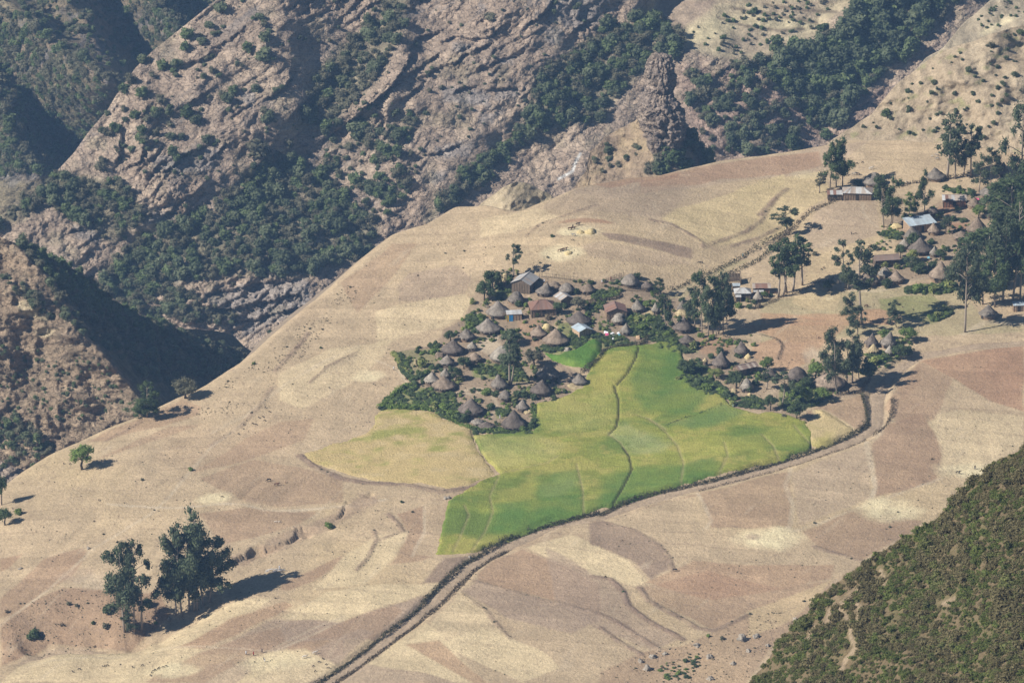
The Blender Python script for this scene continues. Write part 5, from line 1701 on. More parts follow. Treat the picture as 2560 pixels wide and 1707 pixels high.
def near_shrubs():
    rng = np.random.default_rng(5)
    P = [(p[0], p[1] + 3) for p in F_EDGE_L if 1700 < p[0] < 2860] + [(3200, 900), (3200, 1900), (1700, 1900)]
    q = sample_poly(P, 16500, rng)
    dens = fbm(q[:, 0] / 70, q[:, 1] / 70, 451, 3)
    bare = np.zeros(len(q), bool)
    for S in NEAR_BARE:
        bare |= in_poly(q[:, 0], q[:, 1], S)
    for T in NEAR_TRAILS:
        bare |= poly_dist(q[:, 0], q[:, 1], T)[0] < 10
    gap = (fbm(q[:, 0] / 45, q[:, 1] / 38, 461, 2) > 0.55) & (rng.random(len(q)) < 0.6)
    q, dens = q[~bare & ~gap], dens[~bare & ~gap]
    r = 14 + 34 * rng.random(len(q)) ** 2.0 * np.clip(1.0 + dens, 0.4, 1.6)
    # left, lower part: small fresh shrubs; right: larger heath with brown crowns
    rows = []
    ty = np.interp(q[:, 0], [p[0] for p in F_EDGE_L], [p[1] for p in F_EDGE_L])
    for (px, py), rr, dd, t in zip(q, r, dens, ty):
        fresh = sstep(2250, 1950, px) * 0.55 + 0.1
        u = rng.random()
        brown = 0.24 + 0.3 * (dd > 0.1)
        kind = 'heath3' if u < fresh else ('heath2' if u < fresh + 1.35 * brown * (1 - fresh) else 'heath')
        if kind == 'heath3':
            rr *= 0.75
        rows.append((rr, px, py, kind, py - t))
    rows.sort(key=lambda t: -t[0])
    pp = on_patch(D_near, [t[1] for t in rows], [t[2] for t in rows])
    words = {'heath': 'olive green heath shrub', 'heath2': 'brownish heath shrub', 'heath3': 'fresh green low shrub'}
    first, idx = {}, {}
    Pn, Sn, Kn, vis = [], [], [], 0
    for t, p in zip(rows, pp):
        m = t[0] * KPX * p[1]
        seen = t[1] < 2590 and t[2] < 1740
        if vis < 290 and seen:
            vis += 1
            side = ('leftmost tip', 'far left', 'left', 'centre left', 'centre', 'centre right', 'right', 'far right', 'rightmost end')[int(np.clip((t[1] - 1880) / 76, 0, 8))]
            high = 'rim' if t[4] < 45 else ('topmost', 'uppermost', 'upper', 'upper middle', 'middle', 'lower middle', 'lower', 'lowest')[min(7, int((t[4] - 45) / 68))]
            big = 'large ' if t[0] > 50 else ('broad ' if t[0] > 45.5 else ('rounded ' if t[0] > 42 else ''))
            place = ('on the upper rim of the near slope, ' + side) if high == 'rim' else ('on the ' + high + ' band of the near slope, ' + side)
            where = 'along the upper rim of the near slope' if t[4] < 60 else ('on the near slope beside the bare footpaths' if t[1] < 2180 else 'in the thick cover of the near slope at the lower right')
            o = plant(t[3], (p[0], p[1], p[2] - 0.08 * m), m, m * RNG.uniform(0.8, 1.15), big + words[t[3]] + ' ' + place, 'shrub', words[t[3]] + 's ' + where, 'heath_shrub')
            first.setdefault(t[3], o)
        else:
            Pn.append((p[0], p[1], p[2] - 0.08 * m))
            Sn.append((m, m, m * RNG.uniform(0.7, 1.1)))
            Kn.append(t[3])
    order = ['heath', 'heath2', 'heath3']
    stuff_instances('heath_cover', Pn, Sn, [order.index(k) for k in Kn], [first[k] for k in order])


near_shrubs()


# ---- trees with trunk, limbs and crown
def tree_meshes(seed, style):
    """unit height; returns trunk mesh, crown mesh"""
    rng = np.random.default_rng(seed)
    mb = MB()
    cent, rad = [], []
    if style in ('euc', 'slim', 'dense'):
        bend = rng.normal(0, 0.035, 2)
        def trunk_at(t):
            return np.array([bend[0] * math.sin(t * 2.6), bend[1] * math.sin(t * 2.2), t])
        base = 0.26 if style == 'euc' else (0.38 if style == 'slim' else 0.16)
        path = [trunk_at(t) for t in np.linspace(0, 0.93, 9)]
        mb.tube(path, list(np.linspace(0.013, 0.003, 9)), 6)
        nl = {'euc': 15, 'slim': 10, 'dense': 17}[style]
        wid = {'euc': 0.17, 'slim': 0.10, 'dense': 0.14}[style]
        for i in range(nl):
            t = base + (0.93 - base) * (i + rng.uniform(0, 0.8)) / nl
            s = trunk_at(t * 0.94)
            a = rng.uniform(0, 2 * math.pi)
            u = (t - base) / (0.95 - base)
            q = wid * (0.55 + 0.75 * math.sin(math.pi * min(1, 0.15 + 0.8 * u))) * rng.uniform(0.35, 1.0)
            e = s + np.array([q * math.cos(a), q * math.sin(a), 0.05 + 0.06 * rng.random()])
            m = (s + e) / 2 + np.array([0, 0, 0.012])
            mb.tube([s, m, e], [0.0055, 0.004, 0.002], 4)
            r = rng.uniform(0.056, 0.088) * (1.0 if style != 'slim' else 0.62) * (1.15 - 0.35 * u)
            for j in range(3):
                cent.append(e + rng.normal(0, 0.028, 3) + np.array([0, 0, -0.012 * j]))
                rad.append(r * rng.uniform(0.7, 1.0))
        cent.append(trunk_at(0.95)); rad.append(0.055 if style != 'slim' else 0.04)
        V = leaves(cent, rad, {'euc': 2700, 'slim': 1500, 'dense': 2800}[style], 0.0175, rng, 1.15, (0.45, 1.12), 0.5, 0.6)
        core = [(c, r * 0.5, 1.2) for c, r in zip(cent, rad)]
    else:                                               # round broadleaf
        path = [np.array([0, 0, 0]), np.array([0.03, 0.0, 0.16]), np.array([-0.01, 0.02, 0.34])]
        mb.tube(path, [0.05, 0.04, 0.03], 7)
        for i in range(6):
            a = i * 1.05 + rng.uniform(-0.3, 0.3)
            e = np.array([0.27 * math.cos(a), 0.27 * math.sin(a), rng.uniform(0.45, 0.7)])
            mb.tube([path[-1], (path[-1] + e) / 2 + np.array([0, 0, 0.03]), e], [0.025, 0.017, 0.008], 5)
            cent.append(e); rad.append(rng.uniform(0.15, 0.22))
        for i in range(6):
            a = rng.uniform(0, 6.28)
            q = rng.uniform(0, 0.25)
            cent.append(np.array([q * math.cos(a), q * math.sin(a), rng.uniform(0.55, 0.82)])); rad.append(rng.uniform(0.13, 0.2))
        V = leaves(cent, rad, 1300, 0.036, rng, 0.9, (0.6, 1.1), 0.65)
        core = [(c, r * 0.62, 0.9) for c, r in zip(cent, rad)]
    return mb, V, core


TREES = {}


def tree(style, mat, crop, x, y, top, width, label, group=None, variant=None, cat=None, name=None, bark=None):
    """x, y: foot in the crop; top: picture height of the top; width: crown width, all in crop px"""
    v = RNG.randrange(4) if variant is None else variant
    key = (style, mat.name, v)
    if key not in TREES:
        mb, V, core = tree_meshes(500 + v * 7 + len(style) * 31, style)
        TREES[key] = (mb.mesh('trunk', bark or (M_BARK if style != 'round' else M_BARKD), True), cloud_mesh('crown', V, core, mat))
    s = CROPS[crop][2]
    p = G(*at(crop, x, y))
    k = KPX * (p.y * CD - p.z * SD) * s
    h = (y - top) * k / CD
    w = width * k / {'euc': 0.35, 'slim': 0.185, 'dense': 0.33, 'round': 0.85}[style]
    o = thing(name or {'euc': 'eucalyptus_tree', 'slim': 'eucalyptus_tree', 'dense': 'leafy_tree', 'round': 'round_tree'}[style], label, cat or 'tree', p, RNG.uniform(0, 6.28), group, (w, w, h))
    new_obj('trunk', TREES[key][0], o)
    new_obj('crown', TREES[key][1], o)
    return o


T = tree
E_, D_ = L_EUC, L_DARK
# lower left
T('euc', E_, 'P', 742, 1262, 745, 170, 'left trunk of the separate pair of tall eucalyptus trees at the lower left', variant=0)
T('euc', E_, 'P', 800, 1268, 700, 185, 'tallest of the pair of tall eucalyptus trees at the lower left, leaning right', variant=1)
T('slim', E_, 'P', 845, 1255, 910, 110, 'shorter eucalyptus at the right side of the pair at the lower left', variant=2)
T('dense', E_, 'P', 770, 1265, 1130, 90, 'low leafy eucalyptus regrowth at the foot of the pair at the lower left', variant=3)
for i, (x, y, t, w) in enumerate([(1085, 1170, 585, 170), (1130, 1140, 640, 190), (1178, 1135, 535, 190), (1215, 1105, 600, 200), (1250, 1085, 700, 190), (1050, 1160, 800, 170), (1160, 1140, 760, 200)]):
    T('euc', E_, 'P', x, y, t, w, ['front left eucalyptus of the big clump casting a long shadow, lower left', 'eucalyptus just right of the front left one in the big clump, lower left', 'highest eucalyptus of the big clump, lower left',
      'eucalyptus in the back of the big clump, lower left', 'rightmost eucalyptus of the big clump, lower left', 'short leftmost eucalyptus of the big clump, lower left', 'mid height eucalyptus in the heart of the big clump, lower left'][i], 'eucalyptus trees of the big clump at the lower left', i % 4)
T('round', L_BRIGHT, 'P', 490, 294, 130, 150, 'lone bright green tree on the bare slope near the outer edge of the fields', variant=0)
T('round', L_DARK, 'P', 10, 505, 300, 70, 'tree cut by the left picture edge, upper one, with a long shadow', variant=1)
T('round', L_DARK, 'P', 30, 625, 515, 95, 'lower tree at the left picture edge beside a small bush', variant=2)
T('dense', L_DARK, 'L', 885, 1225, 1005, 130, 'dark tall tree rising from the hollow behind the left edge of the fields', variant=1)
T('dense', L_DARK, 'L', 830, 1200, 1080, 110, 'dark tree left of the tall one in the hollow behind the fields', variant=2)
T('round', L_OLIVE, 'L', 1118, 1195, 1065, 150, 'round umbrella crowned tree peeping over the outer edge of the fields', variant=3)
# village centre
T('slim', E_, 'A', 1080, 285, 30, 85, 'slender eucalyptus behind the large grey tin roofed barn', variant=0)
T('round', D_, 'A', 915, 395, 215, 165, 'large dark round tree at the upper left corner of the village', variant=0)
T('round', D_, 'A', 850, 470, 300, 130, 'dark tree just below the large one at the upper left village corner', variant=1)
T('round', D_, 'A', 910, 480, 365, 90, 'small dark tree right of the two at the upper left village corner', variant=2)
T('slim', L_EUC, 'A', 1048, 1140, 690, 150, 'tall thin eucalyptus with a bare double trunk in the middle of the village', variant=1)
T('slim', L_EUC, 'A', 1060, 1135, 770, 110, 'second thin eucalyptus beside the one with the bare double trunk', variant=2)
T('round', L_DARK, 'A', 1060, 830, 690, 160, 'dark bushy tree behind the thin eucalyptus in the middle of the village', variant=3)
T('round', L_OLIVE, 'A', 1240, 990, 850, 165, 'grey green round tree between the thin eucalyptus and the green plot', variant=0)
T('round', L_DARK, 'A', 585, 800, 700, 105, 'small round tree at the left of the village above the big dark hut', variant=1)
T('round', L_DARK, 'A', 1415, 580, 480, 95, 'dark bushy tree right of the red brown tin roof', variant=2)
T('round', L_OLIVE, 'A', 1585, 550, 440, 130, 'open crowned tree right of the small grey tin roof', variant=3)
T('round', L_DARK, 'A', 690, 1010, 900, 120, 'dark shrubby tree between the huts left of the village centre', variant=0)
T('round', L_DARK, 'A', 625, 1100, 980, 120, 'dark shrubby tree behind the broad brown hut', variant=1)
# village east
for i, (x, y, t, w) in enumerate([(1330, 850, 150, 170), (1400, 870, 330, 190), (1450, 860, 210, 200), (1510, 850, 160, 200), (1560, 840, 220, 190), (1250, 800, 330, 190), (1600, 800, 300, 150), (1480, 870, 480, 190)]):
    T('euc', E_ if i % 2 else L_DARK, 'B', x, y, t, w, ['tall left trunk of the dense eucalyptus stand in the middle of the picture', 'front tree of the dense eucalyptus stand beside the village', 'tree in the heart of the dense eucalyptus stand', 'tallest right tree of the dense eucalyptus stand',
      'tree behind the right edge of the dense eucalyptus stand', 'left outer tree of the dense eucalyptus stand over the huts', 'right outer tree of the dense eucalyptus stand toward the white roof', 'low leafy tree in front of the dense eucalyptus stand'][i], 'dense stand of eucalyptus east of the village', i % 4)
T('dense', D_, 'B', 865, 430, 235, 120, 'dark tree on the lane at the top right of the village', variant=0)
T('euc', D_, 'B', 945, 785, 410, 200, 'dark tree over the huts at the right of the village', variant=3)
T('round', L_BRIGHT, 'B', 2010, 450, 375, 90, 'small bright tree leaning over the hut below the rust roof', variant=1)
# lower right hamlet
for i, (x, y, t, w, l) in enumerate([(1600, 748, 120, 190, 'tallest eucalyptus over the lower right hamlet with white trunks'), (1560, 690, 250, 170, 'left eucalyptus of the group over the lower right hamlet'),
                                     (1740, 640, 150, 170, 'right eucalyptus of the group over the lower right hamlet'), (1690, 650, 260, 170, 'middle eucalyptus of the group over the lower right hamlet'), (1800, 600, 250, 130, 'leafy eucalyptus at the right end of the hamlet group')]):
    T('euc', E_, 'C', x, y, t, w, l, 'eucalyptus trees over the lower right hamlet', i % 4)
T('slim', E_, 'C', 1100, 860, 520, 130, 'slim eucalyptus with two pale trunks above the green field corner', variant=3)
T('slim', E_, 'C', 965, 700, 520, 95, 'thin eucalyptus left of the slim one with pale trunks', variant=0)
for i, (x, y, t, w, l, m) in enumerate([(1240, 975, 800, 170, 'big round bush tree at the corner of the green and pale fields', D_), (1465, 810, 670, 170, 'broad yellow green tree below the half hidden hut', L_BRIGHT), (1410, 600, 450, 150, 'round green tree beside the big hut of the lower right hamlet', L_BRIGHT),
                                        (690, 690, 520, 160, 'large round tree left of the grey hut in the lower right hamlet', D_), (970, 540, 390, 130, 'green tree behind the striped tin roof', L_BRIGHT), (510, 600, 500, 140, 'grey green shrub tree in the lower garden', L_GARDEN),
                                        (1320, 700, 580, 130, 'green tree between two half hidden huts', D_), (1890, 620, 440, 180, 'dark spreading tree shading the red track', D_), (1700, 540, 420, 130, 'green tree in the shade of the hamlet eucalyptus', L_BRIGHT),
                                        (2240, 270, 120, 170, 'bright green tree at the right of the two steep roofed huts', L_BRIGHT), (2170, 420, 280, 170, 'green tree in front of the two steep roofed huts', D_), (2030, 250, 150, 120, 'small green tree left of the steep roofed hut', L_BRIGHT),
                                        (240, 560, 420, 190, 'dark bushy tree at the edge of the green field below the dark hut', D_), (1000, 890, 730, 130, 'leafy tree at the foot of the slim eucalyptus', D_), (1320, 840, 660, 120, 'young tree left of the yellow green one', L_BRIGHT)]):
    T('round', m, 'C', x, y, t, w, l, None, i % 4)
# upper right settlement
for i, (x, y, t, w, l) in enumerate([(528, 392, 60, 130, 'left tree of the eucalyptus clump by the two white and rust roofs'), (575, 388, 25, 140, 'middle tree of the eucalyptus clump by the two white and rust roofs'), (622, 385, 30, 150, 'right tree of the eucalyptus clump by the two white and rust roofs'),
                                     (935, 688, 285, 150, 'tall dark eucalyptus right of the white roof, on the pale field edge'), (985, 670, 300, 130, 'second dark eucalyptus behind the one on the field edge'), (1000, 675, 470, 100, 'short eucalyptus beside the dark ones on the field edge'),
                                     (1240, 600, 270, 110, 'narrow column eucalyptus left of the hut on the far terrace')]):
    T('euc', L_DARK, 'D', x, y, t, w, l, None, i % 4)
T('slim', L_OLIVE, 'D', 448, 430, 285, 70, 'scrawny grey sapling left of the two roofed eucalyptus clump', variant=0)
T('dense', L_BRIGHT, 'D', 1115, 618, 430, 110, 'bright leafy tree behind the long pale blue roof', variant=1)
T('slim', E_, 'D', 1410, 325, -180, 150, 'very tall eucalyptus at the upper right with a long bare trunk', variant=1)
T('euc', E_, 'D', 1470, 325, -100, 150, 'tall eucalyptus just right of the one with the long bare trunk', variant=2)
T('euc', E_, 'D', 1530, 300, 20, 160, 'shorter leafy eucalyptus right of the tall pair, upper right', variant=3)
T('slim', E_, 'D', 1590, 310, -90, 110, 'slim eucalyptus with a small top behind the shorter leafy one, upper right', variant=0)
T('euc', E_, 'D', 1650, 420, 130, 120, 'eucalyptus over the far huts with a forked crown', variant=0)
T('euc', E_, 'D', 1740, 370, 85, 130, 'eucalyptus behind the forked one near the right edge', variant=2)
T('slim', L_EUC, 'D', 225, 745, 530, 130, 'open crowned eucalyptus standing in the fallow hedge line', variant=3)
for i, (x, y, t, w, l) in enumerate([(140, 1215, 790, 130, 'leftmost tree of the row of bare stemmed eucalyptus'), (175, 1210, 800, 130, 'second tree in the row of bare stemmed eucalyptus'), (200, 1180, 760, 140, 'third tree in the row of bare stemmed eucalyptus'),
                                     (250, 1165, 750, 140, 'tallest tree in the row of bare stemmed eucalyptus'), (320, 1125, 760, 120, 'rightmost tree of the row of bare stemmed eucalyptus')]):
    T('slim', L_DARK, 'D', x, y, t, w, l, 'row of bare stemmed eucalyptus', i % 4)
T('slim', E_, 'D', 768, 1425, 780, 170, 'tallest eucalyptus of the middle group, with a long white trunk', variant=2)
T('euc', E_, 'D', 660, 1160, 985, 120, 'low leafy eucalyptus left of the long white trunk', variant=3)
T('euc', E_, 'D', 700, 1440, 1165, 120, 'lower eucalyptus in front of the long white trunk', variant=0)
T('euc', E_, 'D', 735, 1500, 1280, 120, 'lowest eucalyptus under the long white trunk', variant=1)
T('slim', E_, 'D', 650, 1150, 780, 90, 'slender eucalyptus to the left behind the long white trunk', variant=1)
T('dense', L_EUC, 'D', 1028, 1440, 1225, 105, 'lone cone shaped tree on the red pasture', variant=2)
for i, (x, y, t, w, l) in enumerate([(1760, 1180, 700, 240, 'broad dark eucalyptus in the left half of the right grove'), (1870, 1120, 560, 250, 'broad eucalyptus in the upper middle of the right grove'), (1975, 1000, 420, 240, 'broad eucalyptus high up at the right picture edge'), (1850, 620, 300, 200, 'eucalyptus above the round crowned one at the right'), (1930, 760, 330, 240, 'thick eucalyptus in the upper part of the right grove'), (1545, 1478, 800, 190, 'front eucalyptus of the right grove standing on two pale stems'), (1770, 1290, 830, 150, 'eucalyptus behind the thatched hut of the right grove'), (1830, 1250, 600, 190, 'big middle eucalyptus of the right grove'),
                                     (1905, 1245, 420, 190, 'highest eucalyptus of the right grove'), (1960, 1230, 590, 180, 'eucalyptus at the very right edge of the grove'), (1680, 1270, 900, 160, 'left shorter eucalyptus of the right grove'), (1980, 540, -240, 190, 'very tall eucalyptus cut by the right picture edge'),
                                     (1940, 560, 200, 170, 'dark eucalyptus below the very tall one at the right edge'), (1800, 660, 420, 190, 'dark round crowned eucalyptus over the upper huts at the right'), (1900, 900, 520, 180, 'eucalyptus in the back row of the right grove'), (1500, 1180, 830, 150, 'small eucalyptus at the left of the right grove')]):
    T('euc', L_EUC if i % 2 else L_DARK, 'D', x, y, t, w * 1.3, l, 'eucalyptus grove at the right edge', i % 4)
for i, (x, y, t, w, l, m) in enumerate([(1400, 740, 590, 90, 'blue green young tree between the upper right huts', L_EUC), (1150, 1010, 890, 140, 'grey shrub tree in front of the big dark hut', L_EUC), (1060, 920, 810, 90, 'small dark tree left of the big dark hut', D_),
                                        (1360, 930, 850, 100, 'dark shrub tree right of the small pale hut', D_), (1650, 620, 510, 110, 'bright green tree above the brown pointed hut', L_BRIGHT), (520, 1165, 1075, 100, 'bush tree at the end of the row of bare stems', D_),
                                        (1150, 860, 720, 100, 'small grey green tree beside the dark hut', D_), (1150, 950, 850, 100, 'yellow green shrub below the dark hut', L_GARDEN), (1540, 840, 760, 110, 'low tree at the corner of the right grove', D_)]):
    T('round', m, 'D', x, y, t, w, l, None, i % 4)


# ---- single shrubs
def shrub(crop, x, y, w, kind, label, group=None, h=0.9, name='shrub'):
    p = G(*at(crop, x, y))
    m = w * CROPS[crop][2] * KPX * (p.y * CD - p.z * SD)
    return plant(kind, (p.x, p.y, p.z - 0.05 * m), m, m * h, label, 'shrub', group, name)


for a in [('P', 205, 1300, 105, 'dark', 'dark round bush alone at the lower left'), ('P', 640, 1150, 90, 'dark', 'dark bush left of the eucalyptus pair'), ('P', 635, 1240, 75, 'olive', 'yellowish bush below the dark one, left of the eucalyptus pair'),
          ('P', 555, 1215, 40, 'dark', 'small dark bush left of the yellowish one'), ('P', 108, 560, 75, 'bright', 'green bush near the left edge by a long shadow'), ('P', 1140, 300, 45, 'bright', 'small green bush on the bare slope crease'),
          ('P', 930, 1215, 35, 'bright', 'small green bush in front of the big eucalyptus clump'), ('P', 880, 1110, 90, 'dark', 'dark bush right of the eucalyptus pair'), ('P', 1965, 640, 70, 'bright', 'green bush growing in the eroded gully'),
          ('Q', 795, 668, 32, 'dark', 'small dark bush in the upper end of the gully'), ('P', 370, 1225, 40, 'dry', 'dry grey bush on the scrubby bank'), ('P', 410, 1100, 45, 'olive', 'olive tuft on the scrubby bank'), ('P', 460, 1110, 40, 'olive', 'second olive tuft on the scrubby bank'),
          ('E', 530, 330, 44, 'dark', 'small conical bush left of the upper threshing floor'), ('V', 1295, 1345, 75, 'bright', 'green bush at the foot of the bare knoll'), ('P', 850, 360, 35, 'olive', 'pale bush tuft on the bare slope'), ('P', 40, 1145, 40, 'dry', 'dry tuft by the reddish field at the left edge'),
          ('L', 1530, 990, 30, 'bright', 'tiny green bush on the outer field edge'), ('L', 1935, 895, 26, 'dark', 'tiny bush high on the outer slope'), ('D', 410, 900, 60, 'olive', 'low pale bush by the shadow of the bare stems'), ('R', 130, 955, 24, 'dark', 'small dark bush on the end of a field bank'),
          ('R', 370, 1420, 42, 'bright', 'green shrub patch among the rocks at the bottom'), ('R', 540, 1320, 40, 'bright', 'upper green shrub among the rocks at the bottom'), ('R', 440, 1400, 36, 'bright', 'middle green shrub among the rocks at the bottom'), ('R', 680, 1215, 44, 'olive', 'olive shrub left of the big boulder'), ('R', 600, 1200, 36, 'bright', 'small green tuft by the field corner')]:
    shrub(*a)
VG = [  # village shrubs: crop, x, y, w, kind
    ('A', 'shrub in the gardens at the left of the village', [(460, 890, 80, 'bright'), (370, 990, 100, 'garden'), (400, 1060, 90, 'bright'), (350, 1080, 80, 'dark'), (440, 1010, 60, 'dark'), (250, 1150, 60, 'bright'), (310, 1140, 70, 'dark'), (660, 1105, 70, 'garden'), (490, 1000, 50, 'dark'), (720, 980, 70, 'dark')]),
    ('A', 'shrub in the green middle of the village', [(860, 1210, 90, 'bright'), (940, 1220, 80, 'dark'), (1110, 1230, 80, 'dark'), (1080, 1270, 80, 'garden'), (1160, 1230, 100, 'dark'), (1210, 1200, 80, 'garden'), (900, 1330, 80, 'dark'), (1100, 1000, 60, 'dark'), (870, 1000, 60, 'garden'), (1240, 1250, 70, 'dark'), (1430, 1200, 60, 'garden'), (1250, 1050, 60, 'dark'), (1230, 1010, 50, 'garden')]),
    ('A', 'shrub at the lower village edge beside the big pointed huts', [(680, 1420, 130, 'dark'), (600, 1380, 100, 'bright'), (540, 1330, 90, 'bright'), (460, 1320, 80, 'garden'), (720, 1380, 100, 'dark'), (380, 1330, 80, 'bright'), (300, 1330, 80, 'bright'), (1220, 1470, 90, 'dark'), (1160, 1500, 80, 'bright'), (1240, 1430, 60, 'dark')]),
    ('A', 'shrub around the tin roofs at the top of the village', [(1120, 520, 80, 'dark'), (1030, 620, 60, 'garden'), (960, 600, 70, 'dark'), (1130, 610, 80, 'dark'), (1270, 600, 60, 'dark'), (1350, 620, 80, 'dry'), (1000, 270, 40, 'dark'), (1045, 320, 60, 'bright'), (760, 500, 60, 'garden'), (830, 620, 80, 'bright'), (740, 690, 80, 'bright'), (1180, 520, 60, 'bright'), (1680, 340, 60, 'dark'), (1570, 420, 70, 'dark'), (1690, 500, 80, 'dry'), (800, 560, 50, 'garden'), (1480, 530, 60, 'dark')]),
    ('B', 'shrub among the huts at the right side of the village', [(240, 580, 90, 'dark'), (640, 520, 90, 'dark'), (720, 540, 90, 'bright'), (800, 510, 70, 'bright'), (560, 700, 100, 'bright'), (640, 720, 120, 'garden'), (760, 720, 120, 'bright'), (860, 800, 140, 'dark'), (680, 800, 120, 'bright'), (940, 870, 100, 'bright'), (1030, 960, 120, 'bright'), (1000, 760, 90, 'dark'), (500, 730, 60, 'dark'), (1110, 500, 80, 'dark'), (700, 880, 90, 'dark'), (1230, 1010, 110, 'garden'), (1320, 880, 90, 'bright'), (1440, 900, 80, 'bright'), (870, 1010, 80, 'bright'), (120, 310, 60, 'dark'), (700, 370, 70, 'dry'), (760, 310, 60, 'dark'), (610, 250, 110, 'dark'), (780, 390, 60, 'dark'), (1520, 1060, 110, 'dark'), (1700, 960, 70, 'bright'), (1890, 980, 70, 'bright'), (1710, 1100, 80, 'dark'), (1860, 870, 30, 'bright'), (1430, 1110, 80, 'dark')]),
    ('B', 'shrub around the white tin roof east of the eucalyptus stand', [(1720, 560, 100, 'bright'), (1830, 500, 60, 'garden'), (1890, 520, 70, 'dark'), (1840, 570, 80, 'dark'), (1940, 560, 90, 'dry'), (2080, 440, 50, 'dark')]),
    ('C', 'shrub in the gardens of the lower right hamlet', [(360, 660, 130, 'dark'), (430, 700, 120, 'bright'), (560, 740, 110, 'bright'), (610, 770, 110, 'dark'), (500, 560, 90, 'garden'), (800, 720, 90, 'dark'), (860, 660, 90, 'dark'), (900, 600, 90, 'bright'), (1180, 760, 120, 'bright'), (1240, 740, 110, 'dark'), (1270, 680, 100, 'bright'), (1380, 700, 80, 'dark'), (1560, 820, 70, 'olive'), (820, 520, 70, 'garden'), (450, 540, 60, 'bright'), (1930, 480, 110, 'garden'), (2010, 440, 100, 'bright'), (1850, 560, 100, 'bright'), (2240, 380, 120, 'dark'), (2090, 390, 100, 'bright'), (1120, 960, 70, 'olive'), (1180, 900, 80, 'bright'), (650, 850, 70, 'garden'), (250, 640, 80, 'bright'), (550, 390, 80, 'dark'), (720, 410, 60, 'dark'), (160, 620, 80, 'garden')]),
    ('D', 'shrub among the upper right huts', [(740, 370, 80, 'dark'), (1100, 630, 80, 'dark'), (1350, 620, 80, 'garden'), (1290, 810, 70, 'dark'), (1410, 870, 60, 'dark'), (940, 990, 60, 'garden'), (1030, 1000, 60, 'garden'), (960, 1140, 100, 'dark'), (1190, 1030, 130, 'dark'), (1300, 990, 80, 'dark'), (880, 860, 60, 'olive'), (1400, 400, 60, 'dark'), (1500, 410, 60, 'dark'), (1600, 450, 70, 'dark'), (860, 1040, 60, 'dark'), (1450, 640, 60, 'dark'), (1640, 960, 70, 'garden'), (1620, 830, 60, 'garden'), (1310, 1180, 100, 'garden'), (1200, 1170, 110, 'bright'), (1420, 1150, 90, 'garden'), (1340, 1370, 70, 'garden'), (1400, 1320, 60, 'garden')]),
]
for crop, label, rows in VG:
    for i, (x, y, w, kind) in enumerate(rows):
        nx, ny = [t[0] for t in rows], [t[1] for t in rows]
        col_, row_ = int(2.999 * (x - min(nx)) / (max(nx) - min(nx))), int(2.999 * (y - min(ny)) / (max(ny) - min(ny)))
        spot = (('upper', 'middle', 'lower')[row_] + (' left', '', ' right')[col_]).replace('middle left', 'left').replace('middle right', 'right')
        look = {'dark': 'dark green ', 'bright': 'fresh green ', 'garden': 'light green ', 'dry': 'dry brown ', 'olive': 'olive '}[kind]
        shrub(crop, x, y, w * 1.2, kind, look + label.replace('shrub', 'shrub, ' + spot + ',', 1), look + label.replace('shrub', 'shrubs'))


